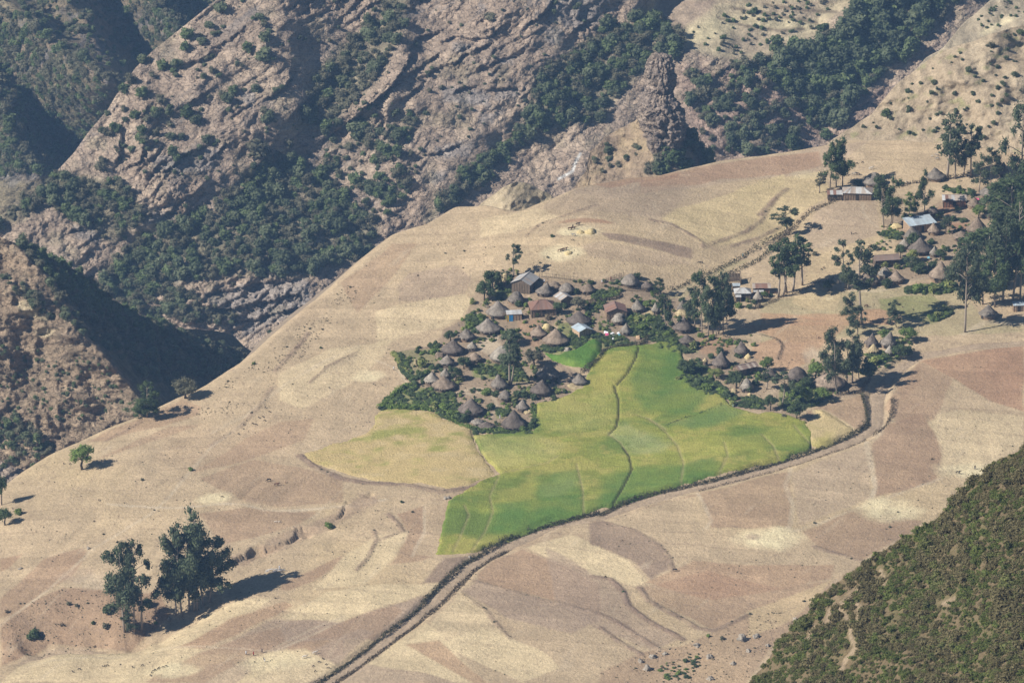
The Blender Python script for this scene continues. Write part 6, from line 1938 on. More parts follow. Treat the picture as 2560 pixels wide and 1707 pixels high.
# ---- low garden growth and hedges
def garden():
    polys = [('A', [(940, 350), (1080, 400), (980, 480), (940, 460)], 60), ('A', [(690, 600), (800, 580), (860, 620), (800, 740), (700, 690)], 90), ('A', [(420, 830), (520, 820), (480, 910), (410, 900)], 40),
             ('A', [(740, 1000), (900, 960), (1130, 1010), (1200, 1100), (1060, 1110), (900, 1050), (760, 1060)], 150), ('A', [(20, 1330), (60, 1260), (260, 1130), (330, 1150), (260, 1220), (430, 1240), (600, 1200), (640, 1300), (720, 1430), (560, 1410), (430, 1345)], 420),
             ('A', [(130, 880), (200, 900), (260, 1010), (330, 1090), (260, 1110), (190, 1010)], 110), ('A', [(1280, 830), (1500, 800), (1560, 640), (1640, 760), (1756, 740), (1756, 860), (1500, 860), (1320, 890)], 260), ('A', [(940, 1330), (1050, 1320), (1040, 1370), (960, 1390)], 40),
             ('A', [(760, 1480), (1250, 1460), (1240, 1530), (780, 1530)], 150), ('A', [(240, 1200), (430, 1150), (600, 1200), (430, 1240), (260, 1240)], 70), ('B', [(100, 380), (420, 380), (420, 440), (150, 480)], 110),
             ('B', [(540, 620), (830, 660), (960, 780), (1080, 880), (1280, 960), (1280, 1050), (1010, 1060), (900, 960), (700, 900), (520, 860)], 360), ('B', [(130, 850), (450, 880), (600, 960), (270, 1010), (180, 960)], 110),
             ('C', [(0, 160), (160, 220), (340, 280), (340, 370), (120, 380), (0, 360)], 110), ('C', [(130, 560), (350, 420), (420, 500), (470, 600), (600, 700), (700, 780), (500, 800), (300, 700), (180, 660)], 260),
             ('C', [(620, 780), (760, 780), (900, 760), (950, 880), (700, 870)], 80), ('C', [(1100, 680), (1400, 660), (1560, 760), (1400, 850), (1200, 900), (1100, 850)], 160), ('D', [(920, 720), (1070, 730), (1060, 780), (930, 780)], 90),
             ('D', [(1090, 1140), (1480, 1110), (1480, 1170), (1330, 1200), (1100, 1190)], 170), ('D', [(1260, 1350), (1440, 1310), (1440, 1350), (1300, 1410)], 70), ('D', [(1280, 420), (1400, 400), (1600, 410), (1600, 440), (1400, 425)], 60),
             ('D', [(1430, 630), (1560, 630), (1560, 650), (1440, 650)], 40), ('C', [(1850, 380), (2000, 350), (2150, 420), (2050, 460), (1900, 470)], 80), ('R', [(330, 1340), (600, 1270), (560, 1360), (480, 1450), (330, 1458)], 16)]
    P, S, K = [], [], []
    for crop, poly, n in polys:
        n = int(n * 3.2)
        q = sample_poly(pts(crop, poly), n, NPR)
        q = q[fbm(q[:, 0] / 11, q[:, 1] / 7, 491, 3) > -0.12]
        n = len(q)
        w = march(q[:, 0], q[:, 1], H)
        P += w.tolist()
        m = NPR.uniform(0.6, 2.1, n)
        S += np.stack([m, m, m * NPR.uniform(0.35, 0.7, n)], -1).tolist()
        K += NPR.choice([0, 0, 0, 0, 0, 1, 1], n).tolist()
    hx = np.array([c[0] for c in HUT_AT])
    hy = np.array([c[1] for c in HUT_AT])
    hr = np.array([c[2] for c in HUT_AT])
    for crop, n, poly in (('A', 900, [(130, 880), (470, 810), (640, 680), (780, 430), (980, 230), (1300, 290), (1756, 340), (1756, 640), (1500, 660), (1310, 870), (1490, 1000), (1640, 1060), (1500, 1240), (1250, 1310), (1200, 1480), (760, 1490), (430, 1240), (260, 1100)]),
                          ('B', 520, [(0, 330), (460, 240), (850, 330), (1000, 480), (1280, 560), (1300, 900), (1640, 920), (1850, 900), (1640, 1120), (1100, 1060), (900, 830), (560, 900), (100, 800)]),
                          ('C', 620, [(140, 560), (400, 440), (850, 380), (1050, 560), (1450, 440), (1850, 420), (2250, 180), (2300, 350), (1860, 620), (1400, 850), (1000, 900), (500, 780)]),
                          ('D', 620, [(900, 660), (1240, 560), (1400, 410), (1990, 330), (1990, 800), (1480, 1080), (1000, 1110), (740, 1130), (830, 930)])):
        q = sample_poly(W(crop, poly), n, NPR)
        f = fbm(q[:, 0] / 6, q[:, 1] / 8, 495, 3)
        ok = (f > -0.05) & (np.hypot(q[:, 0][:, None] - hx, q[:, 1][:, None] - hy) > hr * 0.98).all(1)
        q = q[ok]
        n = len(q)
        P += np.stack([q[:, 0], q[:, 1], H(q[:, 0], q[:, 1]) - 0.05], -1).tolist()
        m = NPR.uniform(0.7, 2.0, n)
        S += np.stack([m, m, m * NPR.uniform(0.5, 1.0, n)], -1).tolist()
        K += NPR.choice([0, 0, 0, 1, 1, 2], n).tolist()
    src = [o for o in SC.objects if o.name.startswith('shrub')]
    pick = [next(o for o in src if o.data.name.startswith(k)) for k in ('garden_plant', 'bright_bush', 'dark_bush')]
    stuff_instances('garden_plants', P, S, K, pick)
    # stubble clods and weeds over the dry fields
    q = np.stack([NPR.uniform(0, 2560, 2600), NPR.uniform(600, 1707, 2600)], -1)
    gx, gy = H_xy(q)
    ok = in_poly(gx, gy, EDGE_POLY) & ~in_poly(gx, gy, CROP_GREEN) & ~in_poly(gx, gy, CROP_GOLD)
    ok &= fbm(gx / 30, gy / 40, 471, 3) > -0.05
    gx, gy = gx[ok], gy[ok]
    ex, ey = [], []
    for crop, c, w, al, PL in LINES:
        if c != 'bank':
            continue
        Q = [np.array(t) for t in W(crop, PL)]
        for s, t in zip(Q[:-1], Q[1:]):
            k = int(np.linalg.norm(t - s) * 3.6 * al)
            v = s + (t - s) * NPR.random(k)[:, None] + NPR.normal(0, 0.35, (k, 2))
            ex.append(v[:, 0]); ey.append(v[:, 1])
    yard = sample_poly(W('A', [(470, 810), (690, 620), (760, 430), (980, 260), (1300, 300), (1756, 350), (1756, 700), (1490, 980), (1620, 1060), (1500, 1230), (1240, 1300), (1200, 1480), (760, 1490), (430, 1240), (260, 1110)]), 420, NPR)
    ex.append(yard[:, 0]); ey.append(yard[:, 1])
    yard = sample_poly(W('D', [(920, 640), (1560, 400), (1990, 330), (1990, 700), (1440, 1060), (1000, 1110), (740, 1130)]), 260, NPR)
    ex.append(yard[:, 0]); ey.append(yard[:, 1])
    yard = sample_poly(W('C', [(140, 560), (400, 420), (850, 400), (1450, 440), (1850, 620), (1400, 830), (920, 900), (400, 780)]), 260, NPR)
    ex.append(yard[:, 0]); ey.append(yard[:, 1])
    yard = sample_poly(W('L', [(1560, 960), (1900, 680), (2160, 450), (2165, 560), (1960, 800), (1700, 1080), (1400, 1290), (1180, 1300), (1200, 1210)]), 900, NPR)
    yard = yard[fbm(yard[:, 0] / 9, yard[:, 1] / 9, 497, 3) > 0.02]
    ex.append(yard[:, 0]); ey.append(yard[:, 1])
    yard = sample_poly(W('P', [(0, 1200), (380, 990), (760, 1040), (1010, 1060), (880, 1180), (560, 1250), (120, 1340), (0, 1370)]), 420, NPR)
    ex.append(yard[:, 0]); ey.append(yard[:, 1])
    yard = sample_poly(W('R', [(0, 1400), (230, 1290), (640, 1180), (1000, 1040), (1000, 1200), (800, 1470), (0, 1470)]), 320, NPR)
    ex.append(yard[:, 0]); ey.append(yard[:, 1])
    gx, gy = np.concatenate([gx] + ex), np.concatenate([gy] + ey)
    n = len(gx)
    m = NPR.uniform(0.15, 0.6, n) * np.where(NPR.random(n) < 0.05, 2.0, 1.0)
    d = next(o for o in src if o.data.name.startswith('dry_tuft'))
    e = next(o for o in src if o.data.name.startswith('olive_bush'))
    stuff_instances('field_weeds', np.stack([gx, gy, H(gx, gy) - 0.03], -1), np.stack([m, m, m * 0.8], -1), NPR.choice([0, 0, 0, 1], n), [d, e])


def H_xy(q):
    w = march(q[:, 0], q[:, 1], h_base)
    return w[:, 0], w[:, 1]


def hedge(label, P, h, w, mat, density, green=None, group=None, name='hedge', cat='hedge', leafsize=0.16):
    """brushwood along a world line: one ragged mass of twigs"""
    P = [np.array(p) for p in P]
    rng = np.random.default_rng(len(label) * 13 + int(abs(P[0][0]) * 7))
    pos = []
    for a, b in zip(P[:-1], P[1:]):
        n = max(2, int(np.linalg.norm(b - a) * density))
        pos.append(a + (b - a) * rng.random(n)[:, None])
    pos = np.concatenate(pos)
    pos += rng.normal(0, w * 0.5, pos.shape)
    z = H(pos[:, 0], pos[:, 1])
    hh = h * np.clip(0.75 + 0.7 * fbm(pos[:, 0] / 5, pos[:, 1] / 5, 481, 3), 0.15, 1.5)
    c = np.stack([pos[:, 0], pos[:, 1], z + hh * rng.random(len(pos)) ** 0.8], -1)
    n = len(c)
    nn = rng.normal(size=(n, 3)); nn[:, 2] *= 0.5
    nn /= np.linalg.norm(nn, axis=1)[:, None]
    t = np.cross(nn, rng.normal(size=(n, 3)))
    t[:, 2] += 0.6
    t /= np.linalg.norm(t, axis=1)[:, None]
    b = np.cross(nn, t)
    s = leafsize * rng.uniform(0.7, 1.6, n)[:, None] * (1 + 0.5 * (h > 0.8))
    V = np.stack([c - t * s, c - b * s * 0.4, c + t * s, c + b * s * 0.4], 1).reshape(-1, 3)
    o0 = np.array([P[0][0], P[0][1], hz(*P[0])])
    me = mesh_np(name, V - o0, np.arange(4 * n).reshape(-1, 4), mat, False)
    o = new_obj(name, me)
    o.location = o0
    return tag(o, label, cat, group)


ND = L_DRY
L_HEDGE = leaf_mat('hedge_leaf', (0.035, 0.04, 0.022), (0.12, 0.105, 0.055), 0.2, 0.1)
RB = pts('Q', [(140, 1900), (260, 1830), (420, 1725), (540, 1640), (610, 1580), (700, 1515), (800, 1440), (870, 1385), (940, 1310), (1000, 1250), (1050, 1200), (1110, 1145), (1170, 1090), (1215, 1050), (1260, 1030)])
hedge('dry thorn hedge along the left side of the sunken road, lower part', W('N', RB), 1.2, 0.6, L_HEDGE, 36)
hedge('dry thorn hedge between the road and the lower end of the green field', W('Q', [(1260, 1030), (1340, 985), (1420, 940), (1510, 895), (1600, 862), (1700, 830), (1800, 800), (1950, 760), (2091, 728)]), 1.4, 0.8, L_HEDGE, 42)
hedge('long thorn hedge between the road and the middle of the green field', W('R', [(0, 520), (100, 470), (200, 430), (300, 400), (400, 377), (520, 350), (650, 320), (780, 285), (900, 255)]), 1.3, 0.8, L_HEDGE, 42)
hedge('thorn hedge between the road and the right end of the green field', W('R', [(900, 255), (1000, 225), (1100, 192), (1200, 158), (1300, 120), (1380, 85), (1440, 50), (1480, 15)]), 1.2, 0.7, L_HEDGE, 40)
hedge('thorn hedge up the left side of the red track', W('C', [(1850, 1045), (1885, 1010), (1880, 950), (1860, 860), (1840, 800), (1825, 745)]), 0.9, 0.5, L_HEDGE, 24)
hedge('dry thorn hedge along the right side of the sunken road, lower part', W('Q', [(280, 1900), (400, 1810), (560, 1710), (680, 1620), (800, 1530), (900, 1450), (980, 1390), (1060, 1320), (1120, 1260), (1180, 1200), (1230, 1140), (1290, 1090), (1360, 1045), (1420, 1010), (1490, 972)]), 1.1, 0.7, L_DRY, 34)
hedge('low thorn hedge on the far side of the road, right of the green field', W('R', [(540, 383), (680, 345), (800, 315), (930, 282), (1060, 247), (1180, 210), (1300, 165), (1400, 135), (1480, 108)]), 0.6, 0.5, L_DRY, 16)
hedge('thorn hedge along the outer bend of the red track', W('C', [(1930, 1110), (1980, 1070), (2040, 1020), (2080, 970), (2100, 890), (2110, 790)]), 1.1, 0.6, L_DRY, 22)
hedge('thorn hedge below the hamlet trees beside the track', W('C', [(1600, 760), (1700, 740), (1820, 730), (1860, 660), (1890, 620)]), 0.9, 0.6, L_DRY, 22)
hedge('long hedgerow on the upper side of the grassy lane', W('B', [(960, 312), (1030, 290), (1080, 272), (1140, 240), (1200, 212), (1260, 190), (1320, 162)]) + W('E', [(1560, 605), (1650, 572), (1740, 530), (1830, 488), (1920, 440), (2000, 392), (2100, 330), (2200, 280), (2280, 230)]), 1.3, 1.0, L_HEDGE, 18)
hedge('hedgerow on the lower side of the grassy lane', W('E', [(1740, 590), (1840, 558), (1950, 515), (2050, 468), (2110, 410), (2170, 350), (2220, 320)]), 1.3, 0.9, L_HEDGE, 20)
hedge('hedge from the grassy lane up to the white and rust roofs', W('D', [(130, 755), (200, 690), (260, 650), (330, 600), (390, 565), (430, 545), (500, 520), (570, 485), (640, 480), (700, 470)]), 1.1, 0.9, L_DRY, 20)
hedge('dark hedge wall between the bright green plot and the green field', W('B', [(750, 870), (700, 950), (640, 985), (560, 980), (420, 1000), (330, 1015), (270, 1040), (235, 1090), (200, 1140), (150, 1190), (100, 1230), (20, 1270)]), 1.5, 0.7, L_HEDGE, 42)
hedge('leafy hedge around the upper left corner of the village gardens', W('A', [(130, 885), (160, 930), (190, 985), (230, 1030), (270, 1075)]), 1.0, 0.6, L_GARDEN, 40, leafsize=0.2)
hedge('leafy hedge on the left rim of the village by the golden field', W('A', [(260, 1140), (200, 1170), (140, 1220), (80, 1270), (40, 1310), (200, 1330), (330, 1325), (430, 1345)]), 1.4, 0.9, L_BRIGHT, 40, leafsize=0.22)
hedge('leafy hedge below the two largest lower huts', W('A', [(560, 1400), (640, 1440), (740, 1480), (860, 1500), (1000, 1515), (1140, 1505), (1220, 1480), (1250, 1440), (1240, 1380), (1235, 1300)]), 1.1, 0.7, L_BRIGHT, 34, leafsize=0.2)
hedge('hedge of brushwood around the small plot at the top of the village', W('B', [(60, 500), (200, 490), (330, 480), (420, 460), (450, 430), (420, 400)]), 1.0, 0.5, L_DRY, 36)
hedge('brushwood hedge along the upper side of the settlement road', W('B', [(1560, 880), (1640, 900), (1760, 920)]), 0.7, 0.4, L_DRY, 24)
hedge('brushwood hedge below the hut at the end of the white roofed yard', W('B', [(1790, 560), (1880, 580), (1960, 560), (2080, 510), (2160, 480)]), 0.8, 0.6, L_DRY, 28)
hedge('brushwood fence line on the far terrace of the upper right huts', W('D', [(1060, 385), (1130, 360), (1230, 350), (1320, 335), (1420, 325), (1500, 310), (1600, 295)]), 1.0, 0.6, L_DRY, 20)
hedge('low brushwood line along the foot of the row of bare stems', W('D', [(0, 1260), (90, 1240), (200, 1200), (330, 1160), (450, 1110), (560, 1070)]), 0.7, 0.7, L_DRY, 20)
hedge('thin hedge crossing the red pasture', W('C', [(900, 210), (980, 225), (1060, 250), (1105, 290), (1100, 340), (1065, 430)]), 0.6, 0.4, L_DRY, 16)
hedge('dark hedge edge in the middle of the green field', W('C', [(50, 1040), (200, 985), (330, 940), (440, 900), (560, 850)]), 0.9, 0.3, L_DARK, 12)


# ------------------------------------------------------------------ huts
HUT_AT = []


def hut(crop, ax, ay, xl, xr, yb, mat, label, shape='cone', wall=True, eave=1.25):
    s = CROPS[crop][2]
    cx = (xl + xr) / 2
    q = Gh(*at(crop, cx, yb), eave)
    k = KPX * (q.y * CD - q.z * SD) * s
    R = (xr - xl) / 2 * k
    c = Vector((q.x, q.y + R, 0))
    c.z = hz(c.x, c.y)
    ez = min(max(q.z - c.z, 0.5), 2.2)
    hr = max(0.9, ((yb - ay) * k - R * SD) / CD)
    leanx = (ax - cx) * k
    rng = np.random.default_rng(int(ax * 7 + ay * 3))
    seed = int(rng.integers(1000))
    HUT_AT.append((c.x, c.y, R))
    t = thing('thatched_hut' if wall else 'straw_shelter', label, 'hut', (c.x, c.y, c.z))
    seg, rings = 30, 10
    V, F = [], []
    for i in range(rings + 1):
        u = i / rings
        if shape == 'dome':
            z = hr * (1 - u ** 1.7)
        elif shape == 'flat':
            z = hr * (1 - u) ** 0.9
        else:
            z = hr * (1 - u) * (1 + 0.10 * (1 - u)) - 0.10 * hr * u * (1 - u)
        z = z / (1.10 if shape == 'cone' and i == 0 else 1.0)
        for j in range(seg):
            a = 2 * math.pi * j / seg
            n = float(fbm(np.array([a * 1.6]), np.array([u * 3.0]), seed, 2)[0])
            n2 = rng.normal(0, 1)
            rr = R * max(u, 0.035) * (1 + 0.06 * n + 0.020 * n2 * u)
            zz = z + 0.055 * n * R * u + 0.045 * n2 + 0.05 * hr * math.sin(9 * u + seed) * u * (1 - u)
            if i == rings:
                zz += rng.normal(0, 0.06) - 0.05
                rr += rng.normal(0, 0.05)
            V.append((rr * math.cos(a) + leanx * (1 - u) ** 1.3, rr * math.sin(a), ez + zz))
    for i in range(rings):
        for j in range(seg):
            F.append((i * seg + j, i * seg + (j + 1) % seg, (i + 1) * seg + (j + 1) % seg, (i + 1) * seg + j))
    o = len(V)
    for j in range(seg):
        a = 2 * math.pi * j / seg
        V.append((R * 0.93 * math.cos(a), R * 0.93 * math.sin(a), ez - 0.10))
    for j in range(seg):
        F.append((rings * seg + j, rings * seg + (j + 1) % seg, o + (j + 1) % seg, o + j))
    F.append(tuple(o + j for j in range(seg)))
    F.append(tuple(range(seg))[::-1])
    F = [f[::-1] for f in F]
    me = bpy.data.meshes.new('thatch_roof')
    me.from_pydata(V, [], F)
    me.materials.append(THATCH[mat])
    me.polygons.foreach_set('use_smooth', np.array([len(f) == 4 for f in F]))
    me.update()
    roof = new_obj('thatch_roof', me, t)
    if shape == 'cone' and R > 1.6:
        kb = MB()
        kb.tube([(leanx, 0, ez + hr * 0.96), (leanx, 0, ez + hr + 0.03), (leanx + 0.03, 0.02, ez + hr + 0.16)], [0.22, 0.15, 0.04], 7)
        kb.build('top_knot', THATCH['dark' if mat != 'dark' else 'grey'], roof)
    # ragged thatch ends hanging over the wall
    fr = MB()
    for j in range(int(18 + R * 8)):
        a = rng.uniform(0, 6.283)
        w, l = rng.uniform(0.08, 0.22), rng.uniform(0.12, 0.38)
        ca, sa = math.cos(a), math.sin(a)
        r1, r2 = R * 0.965, R * rng.uniform(0.97, 1.03)
        p = [(r1 * ca - w * sa, r1 * sa + w * ca, ez + 0.02), (r1 * ca + w * sa, r1 * sa - w * ca, ez + 0.02), (r2 * ca + w * 0.6 * sa, r2 * sa - w * 0.6 * ca, ez - l), (r2 * ca - w * 0.6 * sa, r2 * sa + w * 0.6 * ca, ez - l)]
        fr.add(p, [(0, 1, 2, 3)])
    fr.build('eave_fringe', THATCH[mat], roof)
    if wall:
        wb = MB()
        seg = 26
        rw = R * 0.80
        zlo = -0.8
        V, F = [], []
        for z in (zlo, 0.4, ez + 0.06):
            for j in range(seg):
                a = 2 * math.pi * j / seg
                r = rw * (1 + 0.02 * (j % 2))
                V.append((r * math.cos(a), r * math.sin(a), z))
        for i in range(2):
            for j in range(seg):
                F.append((i * seg + j, i * seg + (j + 1) % seg, (i + 1) * seg + (j + 1) % seg, (i + 1) * seg + j))
        wb.add(V, F)
        wall_o = wb.build('wall', M_STICK if seed % 3 else M_MUD, t)
        a = math.radians(-90 + rng.uniform(-70, 70))
        db = MB()
        db.box(rw * 0.96, rw * 1.045, -0.42, 0.42, -0.3, ez - 0.05)
        d = db.build('door', M_DOORD, wall_o)
        d.rotation_euler = (0, 0, a)
    return t


HUTS = [
    # village, crop A
    ('A', 1105, 400, 1030, 1165, 490, 'grey', 'rounded grey hut below the large grey barn, beside a dark hedge', 'dome'),
    ('A', 1345, 335, 1250, 1390, 425, 'grey', 'steep grey hut right of the large grey barn in its shade'),
    ('A', 1400, 328, 1340, 1455, 380, 'brown', 'small brown hut half hidden behind the steep grey hut', 'dome'),
    ('A', 1495, 335, 1432, 1562, 410, 'grey', 'grey hut below the stick fence at the top of the village', 'dome'),
    ('A', 1660, 345, 1598, 1722, 408, 'brown', 'brown hut at the right end of the stick fence', 'dome'),
    ('A', 955, 478, 860, 1060, 600, 'grey', 'big grey brown hut left of the shed with the blue and yellow sheets'),
    ('A', 872, 615, 785, 985, 725, 'grey', 'wide hut below the shed with the blue sheet, facing the yard'),
    ('A', 705, 695, 640, 778, 775, 'grey', 'ragged grey hut right of the small round tree'),
    ('A', 605, 782, 505, 697, 890, 'dark', 'large dark hut with a lean-to on its left, at the left of the village'),
    ('A', 755, 795, 710, 795, 850, 'light', 'small raised granary hut right of the large dark hut'),
    ('A', 770, 880, 710, 832, 945, 'brown', 'brown flat hut below the small granary', 'flat'),
    ('A', 560, 900, 495, 617, 975, 'grey', 'low grey brown hut below the large dark hut', 'flat'),
    ('A', 990, 830, 888, 1088, 950, 'light', 'wide pale hut behind the thin eucalyptus trunks', 'dome'),
    ('A', 1275, 668, 1205, 1342, 755, 'brown', 'brown hut with a yellow straw stack at its shoulder'),
    ('A', 1410, 695, 1303, 1522, 820, 'brown', 'largest brown conical hut beside the bright green plot'),
    ('A', 1595, 558, 1490, 1692, 662, 'dark', 'dark grey hut behind the pale blue tin roof'),
    ('A', 440, 1035, 370, 497, 1115, 'light', 'light grey hut left of the broad brown hut'),
    ('A', 545, 1003, 498, 588, 1070, 'light', 'small pale hut behind the broad brown hut'),
    ('A', 530, 1068, 433, 637, 1172, 'brown', 'broad brown hut with frayed eaves at the left of the village'),
    ('A', 955, 1053, 895, 1042, 1158, 'grey', 'pointed grey hut left of the bare double trunk'),
    ('A', 1015, 1175, 958, 1070, 1247, 'grey', 'small dark grey hut below the bare double trunk', 'dome'),
    ('A', 1360, 955, 1252, 1447, 1087, 'grey', 'large ragged hut just below the green plot'),
    ('A', 1303, 1098, 1205, 1387, 1208, 'dark', 'dark wide hut in front of the large ragged one'),
    ('A', 1590, 1045, 1535, 1665, 1128, 'grey', 'lone hut with poles on its roof at the green field edge'),
    ('A', 1150, 1248, 1095, 1202, 1326, 'grey', 'small pointed hut above the largest pointed one'),
    ('A', 745, 1243, 640, 852, 1367, 'dark', 'large dark hut at the lower left of the village with a dark shrub before it'),
    ('A', 1080, 1333, 978, 1192, 1478, 'dark', 'tall pointed hut at the very bottom of the village'),
    ('A', 795, 1400, 742, 847, 1442, 'light', 'small flat pale shelter beside the large dark lower hut', 'flat', False, 0.9),
    ('A', 865, 1422, 800, 928, 1478, 'dark', 'low dark shelter left of the tall pointed bottom hut', 'flat', False, 0.9),
    # village east, crop B
    ('B', 425, 583, 343, 502, 662, 'light', 'squat pale hut under the rust red gable', 'dome'),
    ('B', 420, 643, 340, 492, 722, 'light', 'pale ragged hut in front of the squat pale one', 'dome'),
    ('B', 505, 733, 430, 567, 837, 'light', 'light pointed hut beside the drying laundry'),
    ('B', 620, 473, 558, 717, 590, 'light', 'light pointed hut right of the rust red gable'),
    ('B', 820, 505, 778, 875, 600, 'light', 'pale hut half behind the dark tree'),
    ('B', 1115, 483, 1055, 1175, 582, 'grey', 'grey hut with a straw stack in front, left of the eucalyptus stand'),
    ('B', 1135, 668, 1015, 1242, 812, 'dark', 'big dark hut at the foot of the eucalyptus stand'),
    ('B', 1168, 858, 1078, 1262, 952, 'dark', 'low dark hut below the big one at the eucalyptus stand', 'flat'),
    ('B', 555, 190, 440, 655, 322, 'grey', 'rounded hut with a tree leaning on it above the lane', 'dome'),
    ('B', 730, 272, 665, 805, 350, 'dark', 'small dark hut right of the rounded one above the lane', 'flat'),
    ('B', 1758, 930, 1678, 1852, 1062, 'dark', 'dark pointed hut on the bare earth near the red pasture'),
    ('B', 1545, 1040, 1430, 1642, 1200, 'dark', 'dark hut with a drooping left eave beside the striped tin roof'),
    ('B', 1365, 1118, 1335, 1392, 1148, 'straw', 'tiny straw roofed granary by the dark bush', 'cone', True, 1.5),
    ('B', 1940, 373, 1885, 2002, 472, 'light', 'pale hut below the rust striped roof'),
    # lower right hamlet, crop C
    ('C', 990, 503, 923, 1077, 588, 'dark', 'dark hut behind the thin trees of the lower right hamlet'),
    ('C', 785, 600, 720, 852, 697, 'light', 'pale hut among bushes in the lower right hamlet', 'dome'),
    ('C', 1245, 493, 1148, 1342, 612, 'dark', 'big round hut in the open middle of the lower right hamlet', 'dome', True, 2.0),
    ('C', 1545, 558, 1392, 1692, 695, 'brown', 'broad brown hut half hidden behind white eucalyptus trunks', 'dome'),
    ('C', 1925, 195, 1853, 1982, 297, 'dark', 'left one of the two steep roofed huts above the track'),
    ('C', 2092, 180, 1990, 2145, 302, 'grey', 'right one of the two steep roofed huts above the track'),
    ('C', 1935, 285, 1880, 1992, 362, 'straw', 'straw coloured small hut below the two steep roofed huts'),
    ('C', 2080, 298, 2038, 2122, 370, 'light', 'small pale hut in the trees below the steep roofed huts'),
    # upper right settlement, crop D
    ('D', 1320, 240, 1255, 1412, 327, 'grey', 'lone grey brown hut on the far pale terrace'),
    ('D', 870, 273, 775, 942, 372, 'grey', 'hut just behind the white and rust tin roofs', 'dome'),
    ('D', 1840, 198, 1785, 1885, 287, 'dark', 'highest hut of the settlement, beside the right trees'),
    ('D', 1760, 378, 1658, 1862, 462, 'grey', 'wide flat grey hut at the upper right', 'dome'),
    ('D', 1620, 463, 1558, 1677, 532, 'brown', 'brown hut right of the brick red house'),
    ('D', 1645, 612, 1560, 1727, 727, 'brown', 'brown pointed hut with a stone foot near the right trees'),
    ('D', 1310, 655, 1263, 1367, 727, 'brown', 'small brown hut at the right end of the long pale blue roof'),
    ('D', 1520, 715, 1453, 1592, 777, 'brown', 'low brown hut left below the pointed brown one', 'flat'),
    ('D', 1145, 683, 1088, 1232, 772, 'grey', 'grey hut below the left end of the long pale blue roof'),
    ('D', 1092, 770, 1048, 1137, 832, 'light', 'small light hut left of the big dark hut'),
    ('D', 1213, 768, 1118, 1312, 882, 'dark', 'big dark hut in the centre of the upper right settlement'),
    ('D', 1318, 833, 1278, 1352, 892, 'light', 'small pale hut right of the big dark hut'),
    ('D', 1372, 948, 1272, 1455, 1077, 'brown', 'large brown hut on the open ground left of the right grove', 'cone', True, 1.6),
    ('D', 945, 983, 888, 1007, 1057, 'light', 'light hut above a darker one near the brown tin roof'),
    ('D', 1030, 1018, 963, 1097, 1097, 'brown', 'darker hut right below the light one'),
    ('D', 815, 1025, 743, 907, 1117, 'brown', 'brown hut behind the long white eucalyptus trunk', 'dome'),
    ('D', 1725, 1273, 1653, 1802, 1362, 'grey', 'grey hut in front of the right eucalyptus grove'),
    ('D', 1305, 530, 1248, 1357, 592, 'dark', 'dark hut in the shade left of the brick red house', 'flat'),
    ('D', 1730, 545, 1690, 1790, 600, 'grey', 'grey hut between the dark trees at the right'),
]
for h in HUTS:
    hut(*h)

garden()


